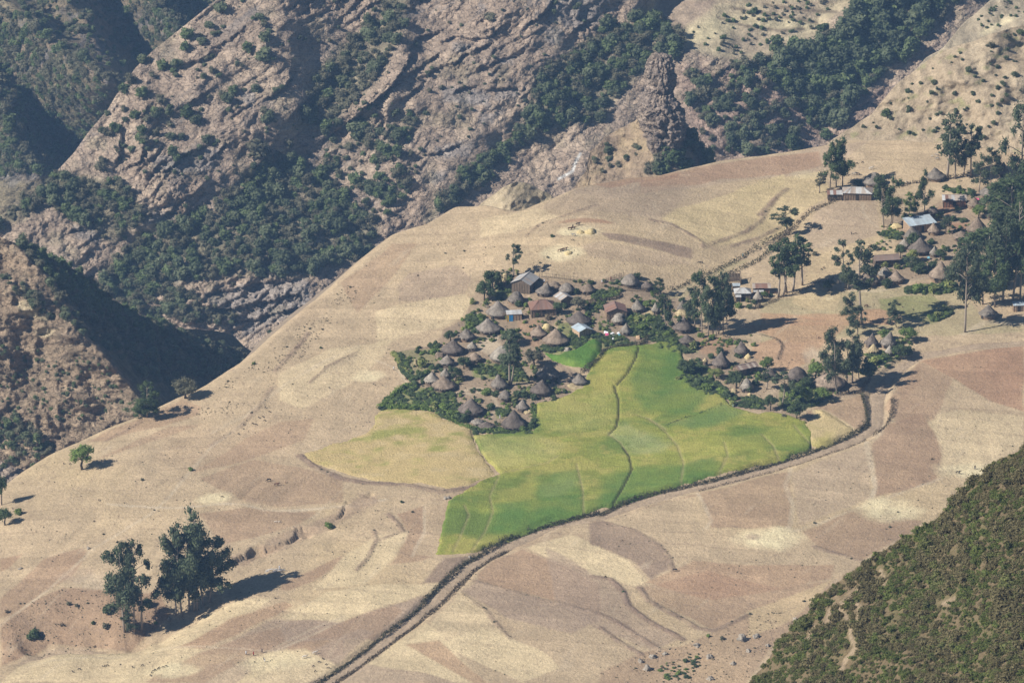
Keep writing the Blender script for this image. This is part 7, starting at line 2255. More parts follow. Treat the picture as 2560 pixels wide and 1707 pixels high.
# ------------------------------------------------------------------ tin roofed houses
def tin_house(crop, x, y, L, Wd, hw, hr, yaw, tins, wallm, label, style='gable', over=0.35, door=True, name='tin_roofed_house', wall2=None, rz=0.5):
    """x, y: middle of the roof in the picture"""
    p = Gh(*at(crop, x, y), hw + hr * rz)
    g = hz(p.x, p.y)
    t = thing(name, label, 'house', (p.x, p.y, g), math.radians(yaw))
    rng = random.Random(int(x * 3 + y))
    hl, hd = L / 2, Wd / 2
    wb = MB()
    th = 0.15
    wb.box(-hl + over, hl - over, -hd + over, -hd + over + th, -1.2, hw)
    wb.box(-hl + over, hl - over, hd - over - th, hd - over, -1.2, hw if style != 'mono' else hw + hr - 0.08)
    for sx in (-1, 1):
        x0, x1 = (sx * (hl - over), sx * (hl - over) - sx * th)
        x0, x1 = min(x0, x1), max(x0, x1)
        y0, y1 = -hd + over + th, hd - over - th
        if style == 'gable':
            top = hw + hr * (1 - over / hd) - 0.05
            V = [(xx, yy, zz) for xx in (x0, x1) for yy, zz in ((y0, -1.2), (y1, -1.2), (y1, hw), (0, top), (y0, hw))]
            wb.add(V, [(0, 1, 2, 3, 4), (9, 8, 7, 6, 5), (0, 5, 6, 1), (2, 7, 8, 3), (3, 8, 9, 4), (1, 6, 7, 2), (0, 4, 9, 5)])
        elif style == 'mono':
            V = [(xx, yy, zz) for xx in (x0, x1) for yy, zz in ((y0, -1.2), (y1, -1.2), (y1, hw + hr - 0.1), (y0, hw))]
            wb.add(V, [(0, 1, 2, 3), (7, 6, 5, 4), (0, 4, 5, 1), (1, 5, 6, 2), (2, 6, 7, 3), (0, 3, 7, 4)])
        else:
            wb.box(x0, x1, y0, y1, -1.2, hw)
    wall = wb.build('wall', wallm, t)
    # poles of the wattle, set proud of the walls
    pb = MB()
    n = max(3, int((L - 2 * over) / 0.75))
    for i in range(n + 1):
        xx = -hl + over + (L - 2 * over) * i / n
        pb.tube([(xx, -hd + over - 0.04, -0.8), (xx + rng.uniform(-.04, .04), -hd + over - 0.04, hw - 0.03)], [0.06, 0.05], 5)
    n = max(3, int((Wd - 2 * over) / 0.75))
    for sx in (-1, 1):
        for i in range(1, n):
            yy = -hd + over + (Wd - 2 * over) * i / n
            pb.tube([(sx * (hl - over + 0.04), yy, -0.8), (sx * (hl - over + 0.04), yy, hw - 0.03)], [0.06, 0.05], 5)
    pb.build('wall_pole', M_STICK, wall)['kind'] = 'stuff'
    if door:
        db = MB()
        db.box(-0.45, 0.45, -hd + over - 0.10, -hd + over - 0.02, -0.3, min(1.8, hw - 0.15))
        db.build('door', M_DOORD, wall)
        fb = MB()
        fb.box(hl - over + 0.09, hl - over + 0.14, -0.4, 0.4, -0.3, min(1.7, hw - 0.15))
        fb.build('side_door', M_DOORD, wall)
    n = max(3, int(round(L / 0.85)))
    sheets = {}
    rise = math.hypot(hd, hr) if style != 'mono' else math.hypot(Wd, hr)
    for side in ((-1, 1) if style != 'mono' else (-1,)):
        for i in range(n):
            x0, x1 = -hl + L * i / n - 0.02, -hl + L * (i + 1) / n + 0.02
            sb = MB()
            m = 6
            ztop, zbot = hw + hr, hw - (0.12 if style != 'mono' else 0.05)
            yb_, yt = (side * hd, 0.0) if style != 'mono' else (-hd, hd)
            lift = 0.03 + 0.015 * (i % 2) + rng.uniform(0, 0.02)
            V, F = [], []
            for a in range(m + 1):
                xx = x0 + (x1 - x0) * a / m
                zc = 0.02 * (1 if a % 2 else -1) + lift
                xt = xx
                if style == 'hip':
                    cl = hl - min(hd, hl * 0.75)
                    xt = max(-cl, min(cl, xx))
                V += [(xx, yb_, zbot + zc + rng.uniform(-.015, .015)), (xt, yt, ztop + zc)]
            for a in range(m):
                q = (2 * a, 2 * a + 2, 2 * a + 3, 2 * a + 1)
                F.append(q if side < 0 else q[::-1])
            sb.add(V, F)
            mat = TIN[tins[i] if isinstance(tins, list) and len(tins) == n else (tins if isinstance(tins, str) else rng.choice(tins))]
            o = sb.build('roof_sheet', mat, t)
    if style == 'hip':
        for sx in (-1, 1):
            sb = MB()
            cl = hl - min(hd, hl * 0.75)
            V = [(sx * hl, -hd, hw - 0.1), (sx * hl, hd, hw - 0.1), (sx * cl, 0, hw + hr + 0.04)]
            sb.add(V, [(0, 1, 2) if sx > 0 else (1, 0, 2)])
            sb.build('roof_sheet', TIN[tins if isinstance(tins, str) else tins[-1]], t)
    if style != 'mono':
        rb = MB()
        cl = hl if style == 'gable' else hl - min(hd, hl * 0.75)
        rb.box(-cl, cl, -0.14, 0.14, hw + hr + 0.05, hw + hr + 0.09)
        rb.build('ridge_cap', TIN[tins if isinstance(tins, str) else tins[0]], t)
    return t


TH = tin_house
TH('A', 1168, 292, 7.2, 6.2, 2.3, 1.3, 68, ['grey', 'grey', 'pale', 'grey'], M_STICK, 'large grey tin roofed barn with slatted pole walls at the top of the village', rz=0.6)
TH('A', 1305, 490, 7.6, 6.6, 2.0, 1.7, 8, ['redbrown', 'redbrown', 'rust'], M_MUD, 'house with a broad red brown hipped tin roof in the village', 'hip')
TH('A', 1470, 432, 4.6, 4.4, 1.9, 0.9, 118, ['pale', 'white', 'grey'], M_WOOD, 'small house with a pale grey tin gable right of the red brown roof')
shed = TH('A', 1082, 566, 4.4, 2.4, 1.9, 0.4, 8, ['white', 'blue', 'white'], M_WOODP, 'tiny tin roofed shed with blue and yellow sheets on its wall', 'mono', 0.15, False, 'tin_roofed_shed')
tb = MB(); tb.box(-1.55, -0.35, -1.12, -1.08, -0.2, 1.7); tb.build('blue_sheet', M_TARP['blue'], shed)
tb = MB(); tb.box(-2.05, -1.60, -1.12, -1.08, -0.2, 1.7); tb.build('yellow_sheet', M_TARP['yellow'], shed)
TH('A', 1615, 680, 4.8, 4.6, 2.0, 0.7, 118, 'blue', M_WOODP, 'house with a pale blue tin gable beside the bright green plot')
TH('B', 385, 548, 6.2, 6.2, 2.2, 1.1, 96, ['redbrown', 'rust', 'redbrown'], M_MUD, 'house with a rust red tin gable facing the valley')
TH('B', 1770, 362, 4.9, 4.4, 2.0, 0.9, 2, 'white', M_STICK, 'house with a bright white tin roof behind the eucalyptus stand', 'hip')
TH('B', 1725, 436, 1.6, 1.2, 1.5, 0.2, 2, 'white', M_WOODP, 'little white roofed porch shed in front of the white tin roof', 'mono', 0.1, True, 'tin_roofed_shed')
TH('B', 1702, 312, 2.2, 1.6, 1.8, 0.3, 2, 'blue', M_STICK, 'narrow pale roofed shed behind the white tin roof', 'mono', 0.1, False, 'tin_roofed_shed')
TH('B', 1975, 312, 5.2, 3.8, 2.0, 0.7, 2, ['pale', 'rust', 'redbrown', 'rust', 'rust', 'pale'], M_MUDR, 'house with a rust roof striped with white sheets above the bare stems')
TH('B', 1945, 382, 2.9, 1.0, 1.5, 0.2, 2, 'white', M_STICK, 'low lean-to with a thin white roof below the rust striped house', 'mono', 0.1, False, 'tin_roofed_shed')
TH('B', 1800, 1185, 6.8, 3.6, 1.9, 0.7, 32, ['brown', 'pale', 'brown', 'brown', 'pale', 'brown', 'pale', 'brown'], M_MUD, 'long low house with a brown and pale striped tin roof in the lower hamlet')
TH('D', 562, 417, 4.6, 3.8, 2.0, 0.7, 2, ['rust', 'white', 'rust', 'white', 'white'], M_STICK, 'small house with a rust and white roof beside the eucalyptus clump')
TH('D', 735, 398, 9.0, 5.6, 2.2, 1.0, -5, ['white', 'white', 'pale'], M_MUD, 'large house with a dented white roof beside the eucalyptus clump', 'hip')
TH('D', 1465, 455, 7.2, 4.6, 2.3, 0.9, -1, ['pale', 'pale', 'white', 'rust'], M_MUDR, 'brick red walled house with a patched white roof at the upper right')
TH('D', 1203, 636, 8.8, 5.2, 2.4, 0.9, 22, 'blue', M_WOODP, 'long house with a bright pale blue roof in the upper right settlement', 'mono')
TH('D', 948, 906, 7.6, 4.4, 2.0, 0.8, 10, 'brown', M_STICK, 'long house with a dull brown roof and dark open front')
TH('D', 1950, 1262, 3.4, 2.4, 1.8, 0.4, 5, 'blue', M_WOODP, 'small dark shed in the shade of the right grove', 'mono', 0.15, True, 'tin_roofed_shed')


def timber_frame():
    p = Gh(*at('B', 1668, 205), 2.6)
    g = hz(p.x, p.y)
    t = thing('timber_frame', 'unfinished timber frame house with open roof lattice above the white tin roof', 'house', (p.x, p.y, g), math.radians(3))
    for x in (-2.1, -0.7, 0.7, 2.1):
        for y in (-1.7, 1.7):
            b = MB(); b.tube([(x, y, -0.5), (x, y, 2.2 + (0.9 if y > 0 else 0))], [0.08, 0.07], 6); b.build('post', M_WOOD, t)
    for i in range(6):
        x = -2.2 + 4.4 * i / 5
        b = MB(); b.tube([(x, -1.9, 2.18), (x, 1.9, 3.22)], [0.06, 0.05], 5); b.build('rafter', M_WOOD, t)
    for i in range(6):
        y = -1.8 + 3.6 * i / 5
        b = MB(); z = 2.3 + (y + 1.9) / 3.8 * 1.04; b.tube([(-2.35, y, z), (2.35, y, z)], [0.05, 0.05], 5); b.build('batten', M_WOOD, t)
    for i in range(13):
        x = -2.1 + 4.2 * i / 12
        b = MB(); b.tube([(x, -1.75, -0.4), (x + RNG.uniform(-.06, .06), -1.75, 2.1)], [0.055, 0.045], 5); b.build('wall_stick', M_STICK, t)
    for z in (0.5, 1.2, 1.9):
        b = MB(); b.tube([(-2.2, -1.83, z), (2.2, -1.83, z)], [0.04, 0.04], 5); b.build('rail', M_WOOD, t)
    b = MB(); b.box(-2.05, 2.05, 1.6, 1.68, -0.5, 2.4); b.box(2.0, 2.08, -1.6, 1.55, -0.5, 2.2); b.build('wall', M_STICK, t)


timber_frame()


def fence(label, P, h, gap, rails=2, name='stick_fence'):
    P = [np.array(p) for p in P]
    t = thing(name, label, 'fence', (P[0][0], P[0][1], hz(*P[0])))
    o0 = np.array(t.location)
    b = MB(); b.tube([(0, 0, -0.3), (0.03, 0, 0.6), (0, 0.02, 1.0)], [0.055, 0.05, 0.035], 5)
    me = b.mesh('stick', M_WOOD)
    for a, c in zip(P[:-1], P[1:]):
        n = max(1, int(np.linalg.norm(c - a) / gap))
        for i in range(n):
            q = a + (c - a) * (i + RNG.uniform(-.2, .2)) / n
            o = new_obj('stick', me, t)
            o.location = (q[0] - o0[0], q[1] - o0[1], hz(*q) - o0[2])
            o.scale = (1, 1, h * RNG.uniform(0.75, 1.25))
            o.rotation_euler = (RNG.uniform(-.12, .12), RNG.uniform(-.12, .12), RNG.uniform(0, 6))
        for r in range(rails):
            z = h * (0.4 + 0.4 * r)
            b = MB(); b.tube([(a[0] - o0[0], a[1] - o0[1], hz(*a) - o0[2] + z), (c[0] - o0[0], c[1] - o0[1], hz(*c) - o0[2] + z)], [0.04, 0.04], 5)
            b.build('rail', M_WOOD, t)


fence('crooked stick fence along the top of the village right of the grey barn', W('A', [(1280, 292), (1340, 300), (1400, 305), (1460, 312), (1540, 322), (1620, 332), (1700, 338)]), 1.6, 0.55)
fence('stick fence curving up to the rounded hut above the lane', W('B', [(270, 300), (330, 270), (400, 240), (500, 213)]), 1.4, 0.6)
fence('stick fence along the lower side of the yard with the rounded hut', W('B', [(240, 335), (330, 345), (430, 365), (520, 375), (620, 370), (740, 360), (800, 355)]), 1.2, 0.6)
fence('thin pole fence beside the hut with poles on its roof', W('A', [(1600, 1040), (1640, 1030), (1680, 1060)]), 1.3, 0.7, 1)
fence('stick fence in front of the white and rust roofs', W('D', [(520, 480), (600, 478), (640, 490), (700, 480)]), 1.0, 0.6, 1)


# ------------------------------------------------------------------ heaps, rocks, cloths
def heap(crop, x, y, w, h, mat, label, name='straw_stack', cat='straw stack', squash=0.6, rough=0.18):
    p = G(*at(crop, x, y))
    k = KPX * (p.y * CD - p.z * SD) * CROPS[crop][2]
    W_, Hh = w * k / 2, h * k
    b = bmesh.new()
    bmesh.ops.create_icosphere(b, subdivisions=3, radius=1.0)
    V = np.array([v.co[:] for v in b.verts])
    F = np.array([[v.index for v in f.verts] for f in b.faces])
    b.free()
    s = int(x + y)
    n = 1 + rough * 2 * fbm(V[:, 0] * 2 + V[:, 2], V[:, 1] * 2 + V[:, 2] * 1.3, s, 3)
    V = V * n[:, None] * np.array([W_, W_ * 0.9, Hh])
    V[:, 2] = np.maximum(V[:, 2], -0.3)
    me = mesh_np(name, V, F, mat, name != 'boulder')
    o = new_obj(name, me)
    o.location = (p.x, p.y + W_ * 0.6, p.z)
    return tag(o, label, cat)


S_ = THATCH['straw']
M_STRAW = plain('fresh_straw', (0.56, 0.45, 0.24), 0.95, 0.35, 4.0, None, 0.15)
heap('A', 1342, 715, 95, 50, M_STRAW, 'yellow straw stack beside the brown hut')
heap('A', 1012, 318, 60, 55, S_, 'brown straw stack between the dark tree and the grey barn')
heap('B', 1112, 645, 155, 55, S_, 'wide straw stack under the eaves of the grey hut by the eucalyptus')
heap('C', 800, 425, 65, 42, M_STRAW, 'pale straw heap below the dark pointed hut')
heap('C', 1745, 385, 75, 45, M_STRAW, 'straw stack in the tree shade of the lower right hamlet')
heap('C', 672, 735, 60, 40, S_, 'tan straw heap among the garden bushes')
heap('C', 812, 760, 40, 26, M_STRAW, 'small yellow straw heap near the garden corner')
heap('A', 1590, 1170, 190, 20, S_, 'flat spread of threshed straw below the hut with poles')
heap('A', 1190, 1360, 60, 26, S_, 'pale straw heap at the foot of the small pointed hut')
heap('B', 760, 640, 130, 26, S_, 'spread straw heap in front of the light pointed hut')
heap('E', 740, 305, 55, 18, M_STRAW, 'left straw heap on the upper threshing floor')
heap('E', 815, 308, 90, 26, M_STRAW, 'larger straw heap on the upper threshing floor')
heap('E', 650, 460, 60, 18, M_STRAW, 'small straw heap on the lower threshing floor')
heap('A', 310, 990, 40, 55, S_, 'upright straw stack in the left village garden')
heap('A', 500, 925, 80, 40, THATCH['brown'], 'thatched lean-to heap at the left of the large dark hut', 'straw_stack')
heap('D', 1500, 345, 40, 12, S_, 'low straw heap on the far terrace')
heap('D', 1035, 700, 100, 30, M_STRAW, 'straw heap at the left end of the long pale blue roof')
heap('A', 1500, 870, 60, 26, M_STONE, 'stone heap at the edge of the bright green plot', 'stone_heap', 'stones')
heap('A', 870, 530, 50, 12, M_WOOD, 'pale log pile left of the big grey brown hut', 'log_pile', 'logs')
ROCKS = [('R', 795, 1228, 66, 40, 'biggest grey boulder on the slope left of the near shrubs'), ('R', 868, 1208, 50, 22, 'flat dark boulder right of the biggest one'), ('R', 262, 1390, 55, 28, 'dark boulder at the bottom left of the rocky ground'), ('R', 540, 1255, 60, 20, 'low boulder in the middle of the rocky ground'),
         ('R', 612, 1322, 46, 30, 'pale boulder beside the upper green shrub'), ('R', 228, 1345, 36, 26, 'upright boulder left of the green shrubs'), ('R', 738, 1355, 40, 20, 'dark stone on the bare ground right of the shrubs'), ('R', 1085, 1112, 40, 20, 'light boulder at the rim of the near slope'), ('R', 825, 1285, 36, 16, 'small pinkish stone below the biggest boulder'),
         ('R', 290, 1320, 50, 22, 'broad grey stone at the lower field corner'), ('R', 610, 1440, 50, 18, 'stone at the very bottom of the picture'), ('R', 930, 1255, 34, 20, 'light stone beside the near shrubs'), ('R', 360, 1300, 40, 18, 'grey stone on the lower field edge'),
         ('P', 1010, 1190, 30, 14, 'dark stone on the bare mound in front of the big eucalyptus clump'), ('P', 525, 770, 26, 22, 'upright pale stone on the left slope'), ('P', 120, 890, 30, 14, 'dark stone on the lower left slope'), ('Q', 1240, 1030, 30, 14, 'white stone heap at the lower corner of the green field'), ('Q', 1088, 648, 52, 20, 'dark round bale shaped rock at the left tip of the green field')]
for r in ROCKS:
    heap(r[0], r[1], r[2], r[3] * 0.8, r[4] * 0.8, M_STONE, r[5], 'boulder', 'rock', 0.6, 0.4)


def cloth(crop, x, y, w, h, mat, label, group='laundry spread on the hedge'):
    p = G(*at(crop, x, y))
    k = KPX * (p.y * CD - p.z * SD) * CROPS[crop][2]
    n = 7
    V = []
    for j in range(n):
        for i in range(n):
            u, v = i / (n - 1) - .5, j / (n - 1) - .5
            V.append((u * w * k * 0.8, v * 1.1, 0.55 + v * h * k * 0.4 + 0.22 * float(fbm(np.array([u * 3 + x]), np.array([v * 3 + y]), 9, 2)[0])))
    V = np.array(V)
    F = grid_faces(n, n)
    F = np.concatenate([F])
    me = mesh_np('cloth', V, F, M_TARP[mat], True)
    o = new_obj('cloth', me)
    o.location = p
    md = o.modifiers.new('thick', 'SOLIDIFY'); md.thickness = 0.03
    tag(o, label, 'laundry', group)


for x, y, w, h, m, l in [(285, 850, 60, 26, 'white', 'white cloth at the left end of the drying laundry'), (298, 875, 55, 40, 'pink', 'bright pink cloth in the drying laundry'), (352, 862, 55, 30, 'white', 'white cloth above the others in the drying laundry'), (380, 895, 60, 30, 'white', 'large white cloth in the middle of the drying laundry'),
                         (372, 920, 50, 22, 'white', 'lowest white cloth of the drying laundry'), (418, 858, 40, 24, 'white', 'small white cloth above the cyan one'), (425, 880, 35, 44, 'cyan', 'cyan cloth at the right end of the drying laundry'), (630, 905, 55, 60, 'yellow', 'tan sheet spread by the hedge wall'), (678, 880, 22, 30, 'white', 'small white cloth near the tan sheet')]:
    cloth('B', x, y, w, h, m if m != 'yellow' else 'tan', l)
cloth('D', 1640, 490, 40, 20, 'pink', 'pink cloth drying beside the brown hut at the upper right', None)
cloth('D', 1270, 930, 30, 18, 'cyan', 'pale cyan cloth drying below the small pale hut', None)


# ------------------------------------------------------------------ animals and people
def skin_mesh(name, verts, edges, radii, root=0, levels=1):
    me = bpy.data.meshes.new(name + '_skeleton')
    me.from_pydata(verts, edges, [])
    o = bpy.data.objects.new(name + '_skeleton', me)
    COL.objects.link(o)
    md = o.modifiers.new('s', 'SKIN')
    sv = me.skin_vertices[0].data
    for i, r in enumerate(radii):
        sv[i].radius = r if isinstance(r, tuple) else (r, r)
        sv[i].use_root = i == root
    sd = o.modifiers.new('d', 'SUBSURF')
    sd.levels = sd.render_levels = levels
    dg = bpy.context.evaluated_depsgraph_get()
    out = bpy.data.meshes.new_from_object(o.evaluated_get(dg))
    out.name = name
    bpy.data.objects.remove(o)
    bpy.data.meshes.remove(me)
    out.polygons.foreach_set('use_smooth', np.ones(len(out.polygons), bool))
    return out


def quad_mesh(name, graze, hump=False):
    v = [(0, 0, 0.98), (0.35, 0, 1.0), (0.62, 0, 1.04), (-0.38, 0, 0.98), (-0.68, 0, 1.0)]
    r = [(0.26, 0.29), (0.27, 0.31), (0.24, 0.30), (0.27, 0.28), (0.20, 0.22)]
    e = [(0, 1), (1, 2), (0, 3), (3, 4)]
    def add(p, rad, par):
        v.append(p); r.append((rad, rad)); e.append((par, len(v) - 1)); return len(v) - 1
    if graze:
        a = add((0.92, 0, 0.86), 0.15, 2); a = add((1.16, 0, 0.50), 0.11, a); a = add((1.26, 0, 0.30), 0.10, a); a = add((1.38, 0, 0.10), 0.065, a)
    else:
        a = add((0.90, 0, 1.20), 0.15, 2); a = add((1.14, 0, 1.36), 0.115, a); a = add((1.34, 0, 1.28), 0.10, a); a = add((1.50, 0, 1.18), 0.065, a)
    if hump:
        add((0.50, 0, 1.38), 0.10, 2)
    for sx, par, kx in ((0.58, 2, -0.02), (-0.62, 4, 0.03)):
        for sy in (-1, 1):
            a = add((sx, sy * 0.17, 0.72), 0.11 if sx > 0 else 0.13, par); a = add((sx + kx * (1 if sx > 0 else -2), sy * 0.17, 0.40), 0.06, a); a = add((sx + kx, sy * 0.17, 0.06), 0.045, a); add((sx + 0.05, sy * 0.17, 0.02), 0.05, a)
    a = add((-0.88, 0, 0.90), 0.035, 4); add((-0.93, 0, 0.45), 0.03, a)
    return skin_mesh(name, v, e, r, 0, 1)


def horn_mesh(graze):
    b = MB()
    x, z = (1.19, 0.46) if graze else (1.16, 1.44)
    for s in (-1, 1):
        b.tube([(x, s * 0.07, z), (x - 0.02, s * 0.20, z + 0.08), (x + 0.02, s * 0.24, z + 0.26)], [0.03, 0.022, 0.008], 5)
        b.tube([(x - 0.02, s * 0.09, z - 0.04), (x - 0.05, s * 0.22, z - 0.08)], [0.045, 0.02], 5)
    return b.mesh('horns', M_DOORD)


COWS = {g: (quad_mesh('cattle_body', g, True), horn_mesh(g)) for g in (False, True)}
GOATS = {g: quad_mesh('goat_body', g) for g in (False, True)}


def animal(kind, crop, x, y, hide, yaw, label, graze=False, group=None):
    p = G(*at(crop, x, y))
    src = COWS[graze][0] if kind == 'cattle' else GOATS[graze]
    key = src.name + hide
    me = bpy.data.meshes.get(key)
    if me is None:
        me = src.copy(); me.name = key; me.materials.clear(); me.materials.append(HIDE[hide])
    o = new_obj({'cattle': 'cow', 'goat': 'sheep', 'baboon': 'baboon'}[kind], me)
    o.location = p
    o.rotation_euler = (0, 0, math.radians(yaw))
    s = {'cattle': 0.66, 'goat': 0.42, 'baboon': 0.38}[kind] * RNG.uniform(0.95, 1.08)
    o.scale = (s, s, s)
    tag(o, label, {'cattle': 'cow', 'goat': 'sheep', 'baboon': 'animal'}[kind], group)
    if kind == 'cattle':
        new_obj('horns', COWS[graze][1], o)


A_ = animal
A_('cattle', 'E', 718, 247, 'dark', 5, 'dark brown cow on the top of the dome above the upper threshing floor')
A_('cattle', 'E', 660, 280, 'brown', 10, 'left brown cow of the pair led beside the upper threshing floor')
A_('cattle', 'E', 685, 277, 'brown', 15, 'right brown cow of the pair led beside the upper threshing floor')
A_('cattle', 'E', 690, 325, 'pied', 190, 'black and white cow below the upper threshing floor')
A_('goat', 'E', 680, 358, 'dark', 0, 'small dark animal between the two threshing floors', True)
A_('cattle', 'E', 585, 440, 'tan', 20, 'tan cow at the left of the lower threshing floor', True)
A_('cattle', 'E', 600, 434, 'brown', 30, 'middle red brown cow on the lower threshing floor')
A_('cattle', 'E', 626, 430, 'brown', 20, 'right red brown cow on the lower threshing floor')
A_('goat', 'E', 1608, 524, 'dark', 10, 'left one of two dark goats on the pale field near the lane', True)
A_('goat', 'E', 1630, 524, 'dark', 170, 'right one of two dark goats on the pale field near the lane')
A_('goat', 'D', 730, 215, 'dark', 20, 'dark animal on the far pale field, left of two', True)
A_('goat', 'D', 772, 206, 'dark', 30, 'dark animal on the far pale field, right of two', True)
A_('cattle', 'D', 835, 255, 'white', 10, 'white cow on the far pale field behind the tin roofs')
A_('cattle', 'D', 705, 298, 'pied', 0, 'left black and white cow by the wall behind the eucalyptus clump')
A_('cattle', 'D', 740, 298, 'dark', 170, 'dark cow by the wall behind the eucalyptus clump')
A_('cattle', 'D', 655, 300, 'pied', 60, 'black and white cow half behind the eucalyptus clump')
A_('cattle', 'D', 1335, 155, 'white', 200, 'white cow far up on the pale terrace, upper one')
A_('cattle', 'D', 1335, 180, 'pied', 10, 'pale cow far up on the terrace, lower one', True)
A_('goat', 'D', 1295, 160, 'white', 10, 'small white sheep left of the white cows on the terrace')
A_('goat', 'D', 1040, 362, 'dark', 100, 'dark goat at the hedge of the far terrace')
A_('goat', 'D', 1100, 355, 'white', 80, 'pale sheep at the hedge of the far terrace')
A_('goat', 'D', 1088, 365, 'dark', 60, 'dark goat next to the pale sheep at the hedge')
A_('cattle', 'D', 578, 955, 'dark', 50, 'dark calf on the pale field by the white trunk', True)
A_('goat', 'D', 462, 1012, 'dark', 40, 'left dark goat on the pale field by the bare stems', True)
A_('goat', 'D', 480, 1000, 'brown', 60, 'brown goat next to the dark one by the bare stems', True)
A_('goat', 'D', 690, 742, 'dark', 90, 'dark goat on the brown fallow field below the white roof')
A_('goat', 'D', 720, 742, 'dark', 0, 'second dark goat on the brown fallow field', True)
A_('cattle', 'D', 800, 1292, 'brown', 20, 'brown cow on the red pasture beside the white trunk', True)
A_('cattle', 'P', 1605, 365, 'dark', 200, 'dark cow lying by the bush on the left slope', True)
A_('cattle', 'P', 1650, 392, 'brown', -10, 'red brown cow on the open left slope')
A_('goat', 'P', 1703, 375, 'tan', 90, 'tan goat right of the red brown cow')
A_('goat', 'P', 1325, 462, 'dark', 0, 'dark goat at the edge of the left threshing floor', True)
A_('goat', 'P', 1642, 612, 'white', 0, 'left white sheep on the reddish slope')
A_('goat', 'P', 1667, 612, 'white', 20, 'right white sheep on the reddish slope', True)
A_('cattle', 'P', 1815, 1420, 'white', 10, 'left white cow on the lower field near the road')
A_('cattle', 'P', 1878, 1396, 'white', 20, 'right white cow on the lower field near the road')
A_('cattle', 'R', 1985, 298, 'dark', -15, 'dark ox on the threshing floor by the near slope')
A_('goat', 'A', 235, 1095, 'brown', 60, 'brown calf at the left village hedge')
A_('goat', 'A', 912, 775, 'dark', 10, 'dark goat in the sunny yard below the wide hut')
A_('goat', 'C', 1435, 240, 'brown', 60, 'brown goat on the red pasture left of the hamlet trees')
A_('cattle', 'R', 415, 838, 'dark', 0, 'tiny dark animal at the tip of the dark brown field', True)
A_('goat', 'B', 2130, 412, 'brown', 20, 'brown goat right of the pale hut under the rust roof')
rb = random.Random(3)
for x, y in [(905, 1508), (915, 1498), (925, 1492), (945, 1485), (950, 1478), (972, 1476), (990, 1470), (897, 1524), (610, 1470), (625, 1468), (640, 1466), (475, 1488), (432, 1502), (1905, 1445), (1870, 1468), (1945, 1460), (1880, 1500), (1925, 1425), (1960, 1480), (380, 262), (418, 265), (560, 608), (590, 480), (850, 1465), (790, 1475)]:
    A_('baboon', 'P', x, y, 'dark', rb.uniform(0, 360), 'small dark animal foraging on the ' + ('lower left fields' if y > 1000 else 'bare left slope'), True, 'small dark animals foraging on the ' + ('lower left fields' if y > 1000 else 'bare left slope'))
for x, y in [(1515, 1290), (1560, 1315), (1597, 1335), (1470, 1357), (1625, 1280), (1600, 1255), (1525, 1352), (1440, 1415), (1585, 1310), (1545, 1357)]:
    A_('baboon', 'L', x, y, 'dark', rb.uniform(0, 360), 'small dark animal scattered on the upper outer slope', True, 'small dark animals on the upper outer slope')


def person_mesh(pose):
    v = [(0, 0, 0.93), (0, 0, 1.15), (0, 0, 1.36), (0, 0, 1.47), (0, 0.0, 1.58), (0, 0.015, 1.68)]
    r = [(0.15, 0.11), (0.14, 0.10), (0.16, 0.10), (0.055, 0.055), (0.085, 0.095), (0.075, 0.085)]
    e = [(0, 1), (1, 2), (2, 3), (3, 4), (4, 5)]
    if pose == 'bend':
        v = [(0, 0, 0.90), (0, 0.14, 1.08), (0, 0.32, 1.20), (0, 0.42, 1.22), (0, 0.52, 1.22), (0, 0.60, 1.20)]
    def add(p, rad, par):
        v.append(p); r.append((rad, rad)); e.append((par, len(v) - 1)); return len(v) - 1
    for s in (-1, 1):
        st = 0.10 * s if pose != 'stand' else 0.0
        a = add((s * 0.10, 0, 0.86), 0.095, 0); a = add((s * 0.11, 0.03 + st * 0.6, 0.48), 0.062, a); a = add((s * 0.11, st, 0.07), 0.042, a); add((s * 0.12, st + 0.13, 0.03), 0.036, a)
        sh = v[2]
        a = add((s * 0.19, sh[1], sh[2] - 0.01), 0.06, 2)
        if pose == 'bend':
            a = add((s * 0.22, sh[1] + 0.06, sh[2] - 0.28), 0.042, a); add((s * 0.16, sh[1] + 0.14, sh[2] - 0.52), 0.035, a)
        else:
            a = add((s * 0.25, sh[1] - 0.02, sh[2] - 0.28), 0.042, a); add((s * 0.25, sh[1] + 0.08, sh[2] - 0.52), 0.034, a)
    return skin_mesh('person_body', v, e, r, 0, 1)


BODY = {k: person_mesh(k) for k in ('stand', 'walk', 'bend')}


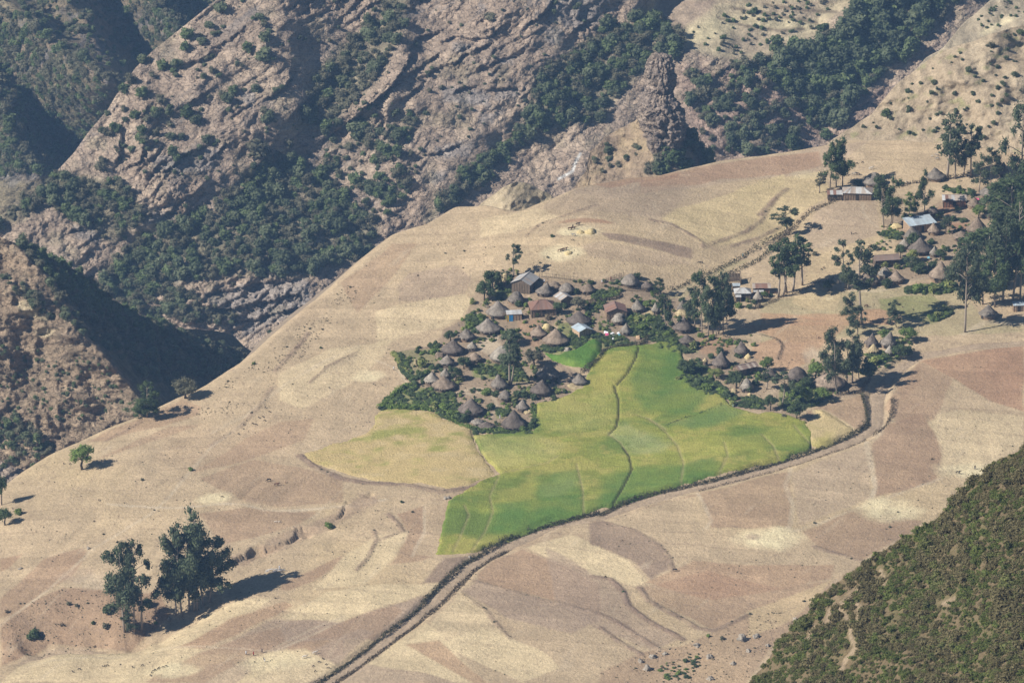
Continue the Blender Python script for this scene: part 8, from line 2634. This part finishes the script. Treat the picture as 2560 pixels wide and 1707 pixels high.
def person(crop, x, y, pose, top, low, yaw, label, stick=False):
    p = G(*at(crop, x, y))
    t = thing('person', label, 'person', p, math.radians(yaw), None, (0.74, 0.74, 0.74))
    key = 'person_' + pose + top
    me = bpy.data.meshes.get(key)
    if me is None:
        me = BODY[pose].copy(); me.name = key; me.materials.clear(); me.materials.append(M_TARP['skin'])
    new_obj('body', me, t)
    b = MB()
    z = 0.0
    off = (lambda h: 0.0) if pose != 'bend' else (lambda h: max(0.0, (h - 0.9) * 1.2))
    if pose == 'bend':
        b.tube([(0, 0.0, 0.50), (0, 0.0, 0.85), (0, 0.10, 1.02), (0, 0.30, 1.20)], [0.20, 0.18, 0.19, 0.19], 10)
    else:
        b.tube([(0, 0, 0.55), (0, 0, 0.9), (0, 0, 1.15), (0, 0, 1.36), (0, 0, 1.43)], [0.23, 0.20, 0.185, 0.215, 0.12], 10)
    b.build('shawl', M_TARP[top], t, True)
    c = MB()
    c.tube([(0, 0, 0.28), (0, 0, 0.56)], [0.19, 0.20], 10)
    c.build('trousers', M_TARP[low], t, True)
    if stick:
        s = MB(); s.tube([(0.30, 0.12, 0.0), (0.27, 0.08, 1.6)], [0.018, 0.014], 5); o = s.build('staff', M_WOOD, t)


PE = person
PE('P', 1512, 1403, 'walk', 'red', 'dark', 40, 'person in a reddish shawl between two others on the lower field')
PE('P', 1563, 1386, 'stand', 'dark', 'dark', 90, 'person in dark clothes standing at the corner of the lower field')
PE('P', 1468, 1398, 'walk', 'white', 'navy', 200, 'person in pale clothes, left of the three on the lower field')
PE('P', 1580, 1440, 'bend', 'white', 'white', 120, 'person bending on the pale straw below the others')
PE('P', 1667, 890, 'stand', 'white', 'white', 180, 'person in white beside pale branches right of the tree shadow')
PE('A', 140, 1020, 'stand', 'white', 'dark', 90, 'person in a white shawl walking by the left village hedge', True)
PE('A', 1320, 335, 'stand', 'white', 'navy', 180, 'person in white at the stick fence right of the grey barn')
PE('A', 972, 1400, 'walk', 'white', 'white', 30, 'person in white in the yard of the tall pointed bottom hut')
PE('B', 240, 300, 'stand', 'white', 'red', 0, 'person in white at the gap of the upper stick fence')
PE('B', 335, 265, 'walk', 'red', 'dark', 60, 'person in red on the path to the rounded hut')
PE('E', 682, 266, 'walk', 'dark', 'dark', 20, 'person in dark clothes driving the pair of brown cows')
PE('E', 1932, 478, 'walk', 'cyan', 'dark', 50, 'person in pale blue walking on the grassy lane')
PE('R', 2080, 272, 'stand', 'dark', 'navy', 200, 'person in dark clothes on the threshing floor by the near slope', True)
PE('C', 662, 860, 'bend', 'cyan', 'white', 40, 'person in pale blue bending at the edge of the green field')
PE('B', 1372, 1185, 'stand', 'cyan', 'navy', 30, 'person in blue standing below the tiny straw granary')


def branch_pile():
    p = G(*at('P', 1640, 898))
    b = MB()
    for i in range(14):
        a, l = RNG.uniform(-0.5, 0.5), RNG.uniform(0.8, 2.4)
        x, y = RNG.uniform(-2.6, 1.2), RNG.uniform(-1, 1)
        b.tube([(x, y, 0.05), (x + l * 0.5 * math.cos(a), y + l * 0.5 * math.sin(a), 0.3), (x + l * math.cos(a), y + l * math.sin(a), 0.12 + RNG.uniform(0, .4))], [0.05, 0.04, 0.02], 5)
    o = b.build('fallen_branches', M_TARP['white'])
    o.location = p
    tag(o, 'pale bleached branches lying right of the long tree shadow', 'branches')


branch_pile()
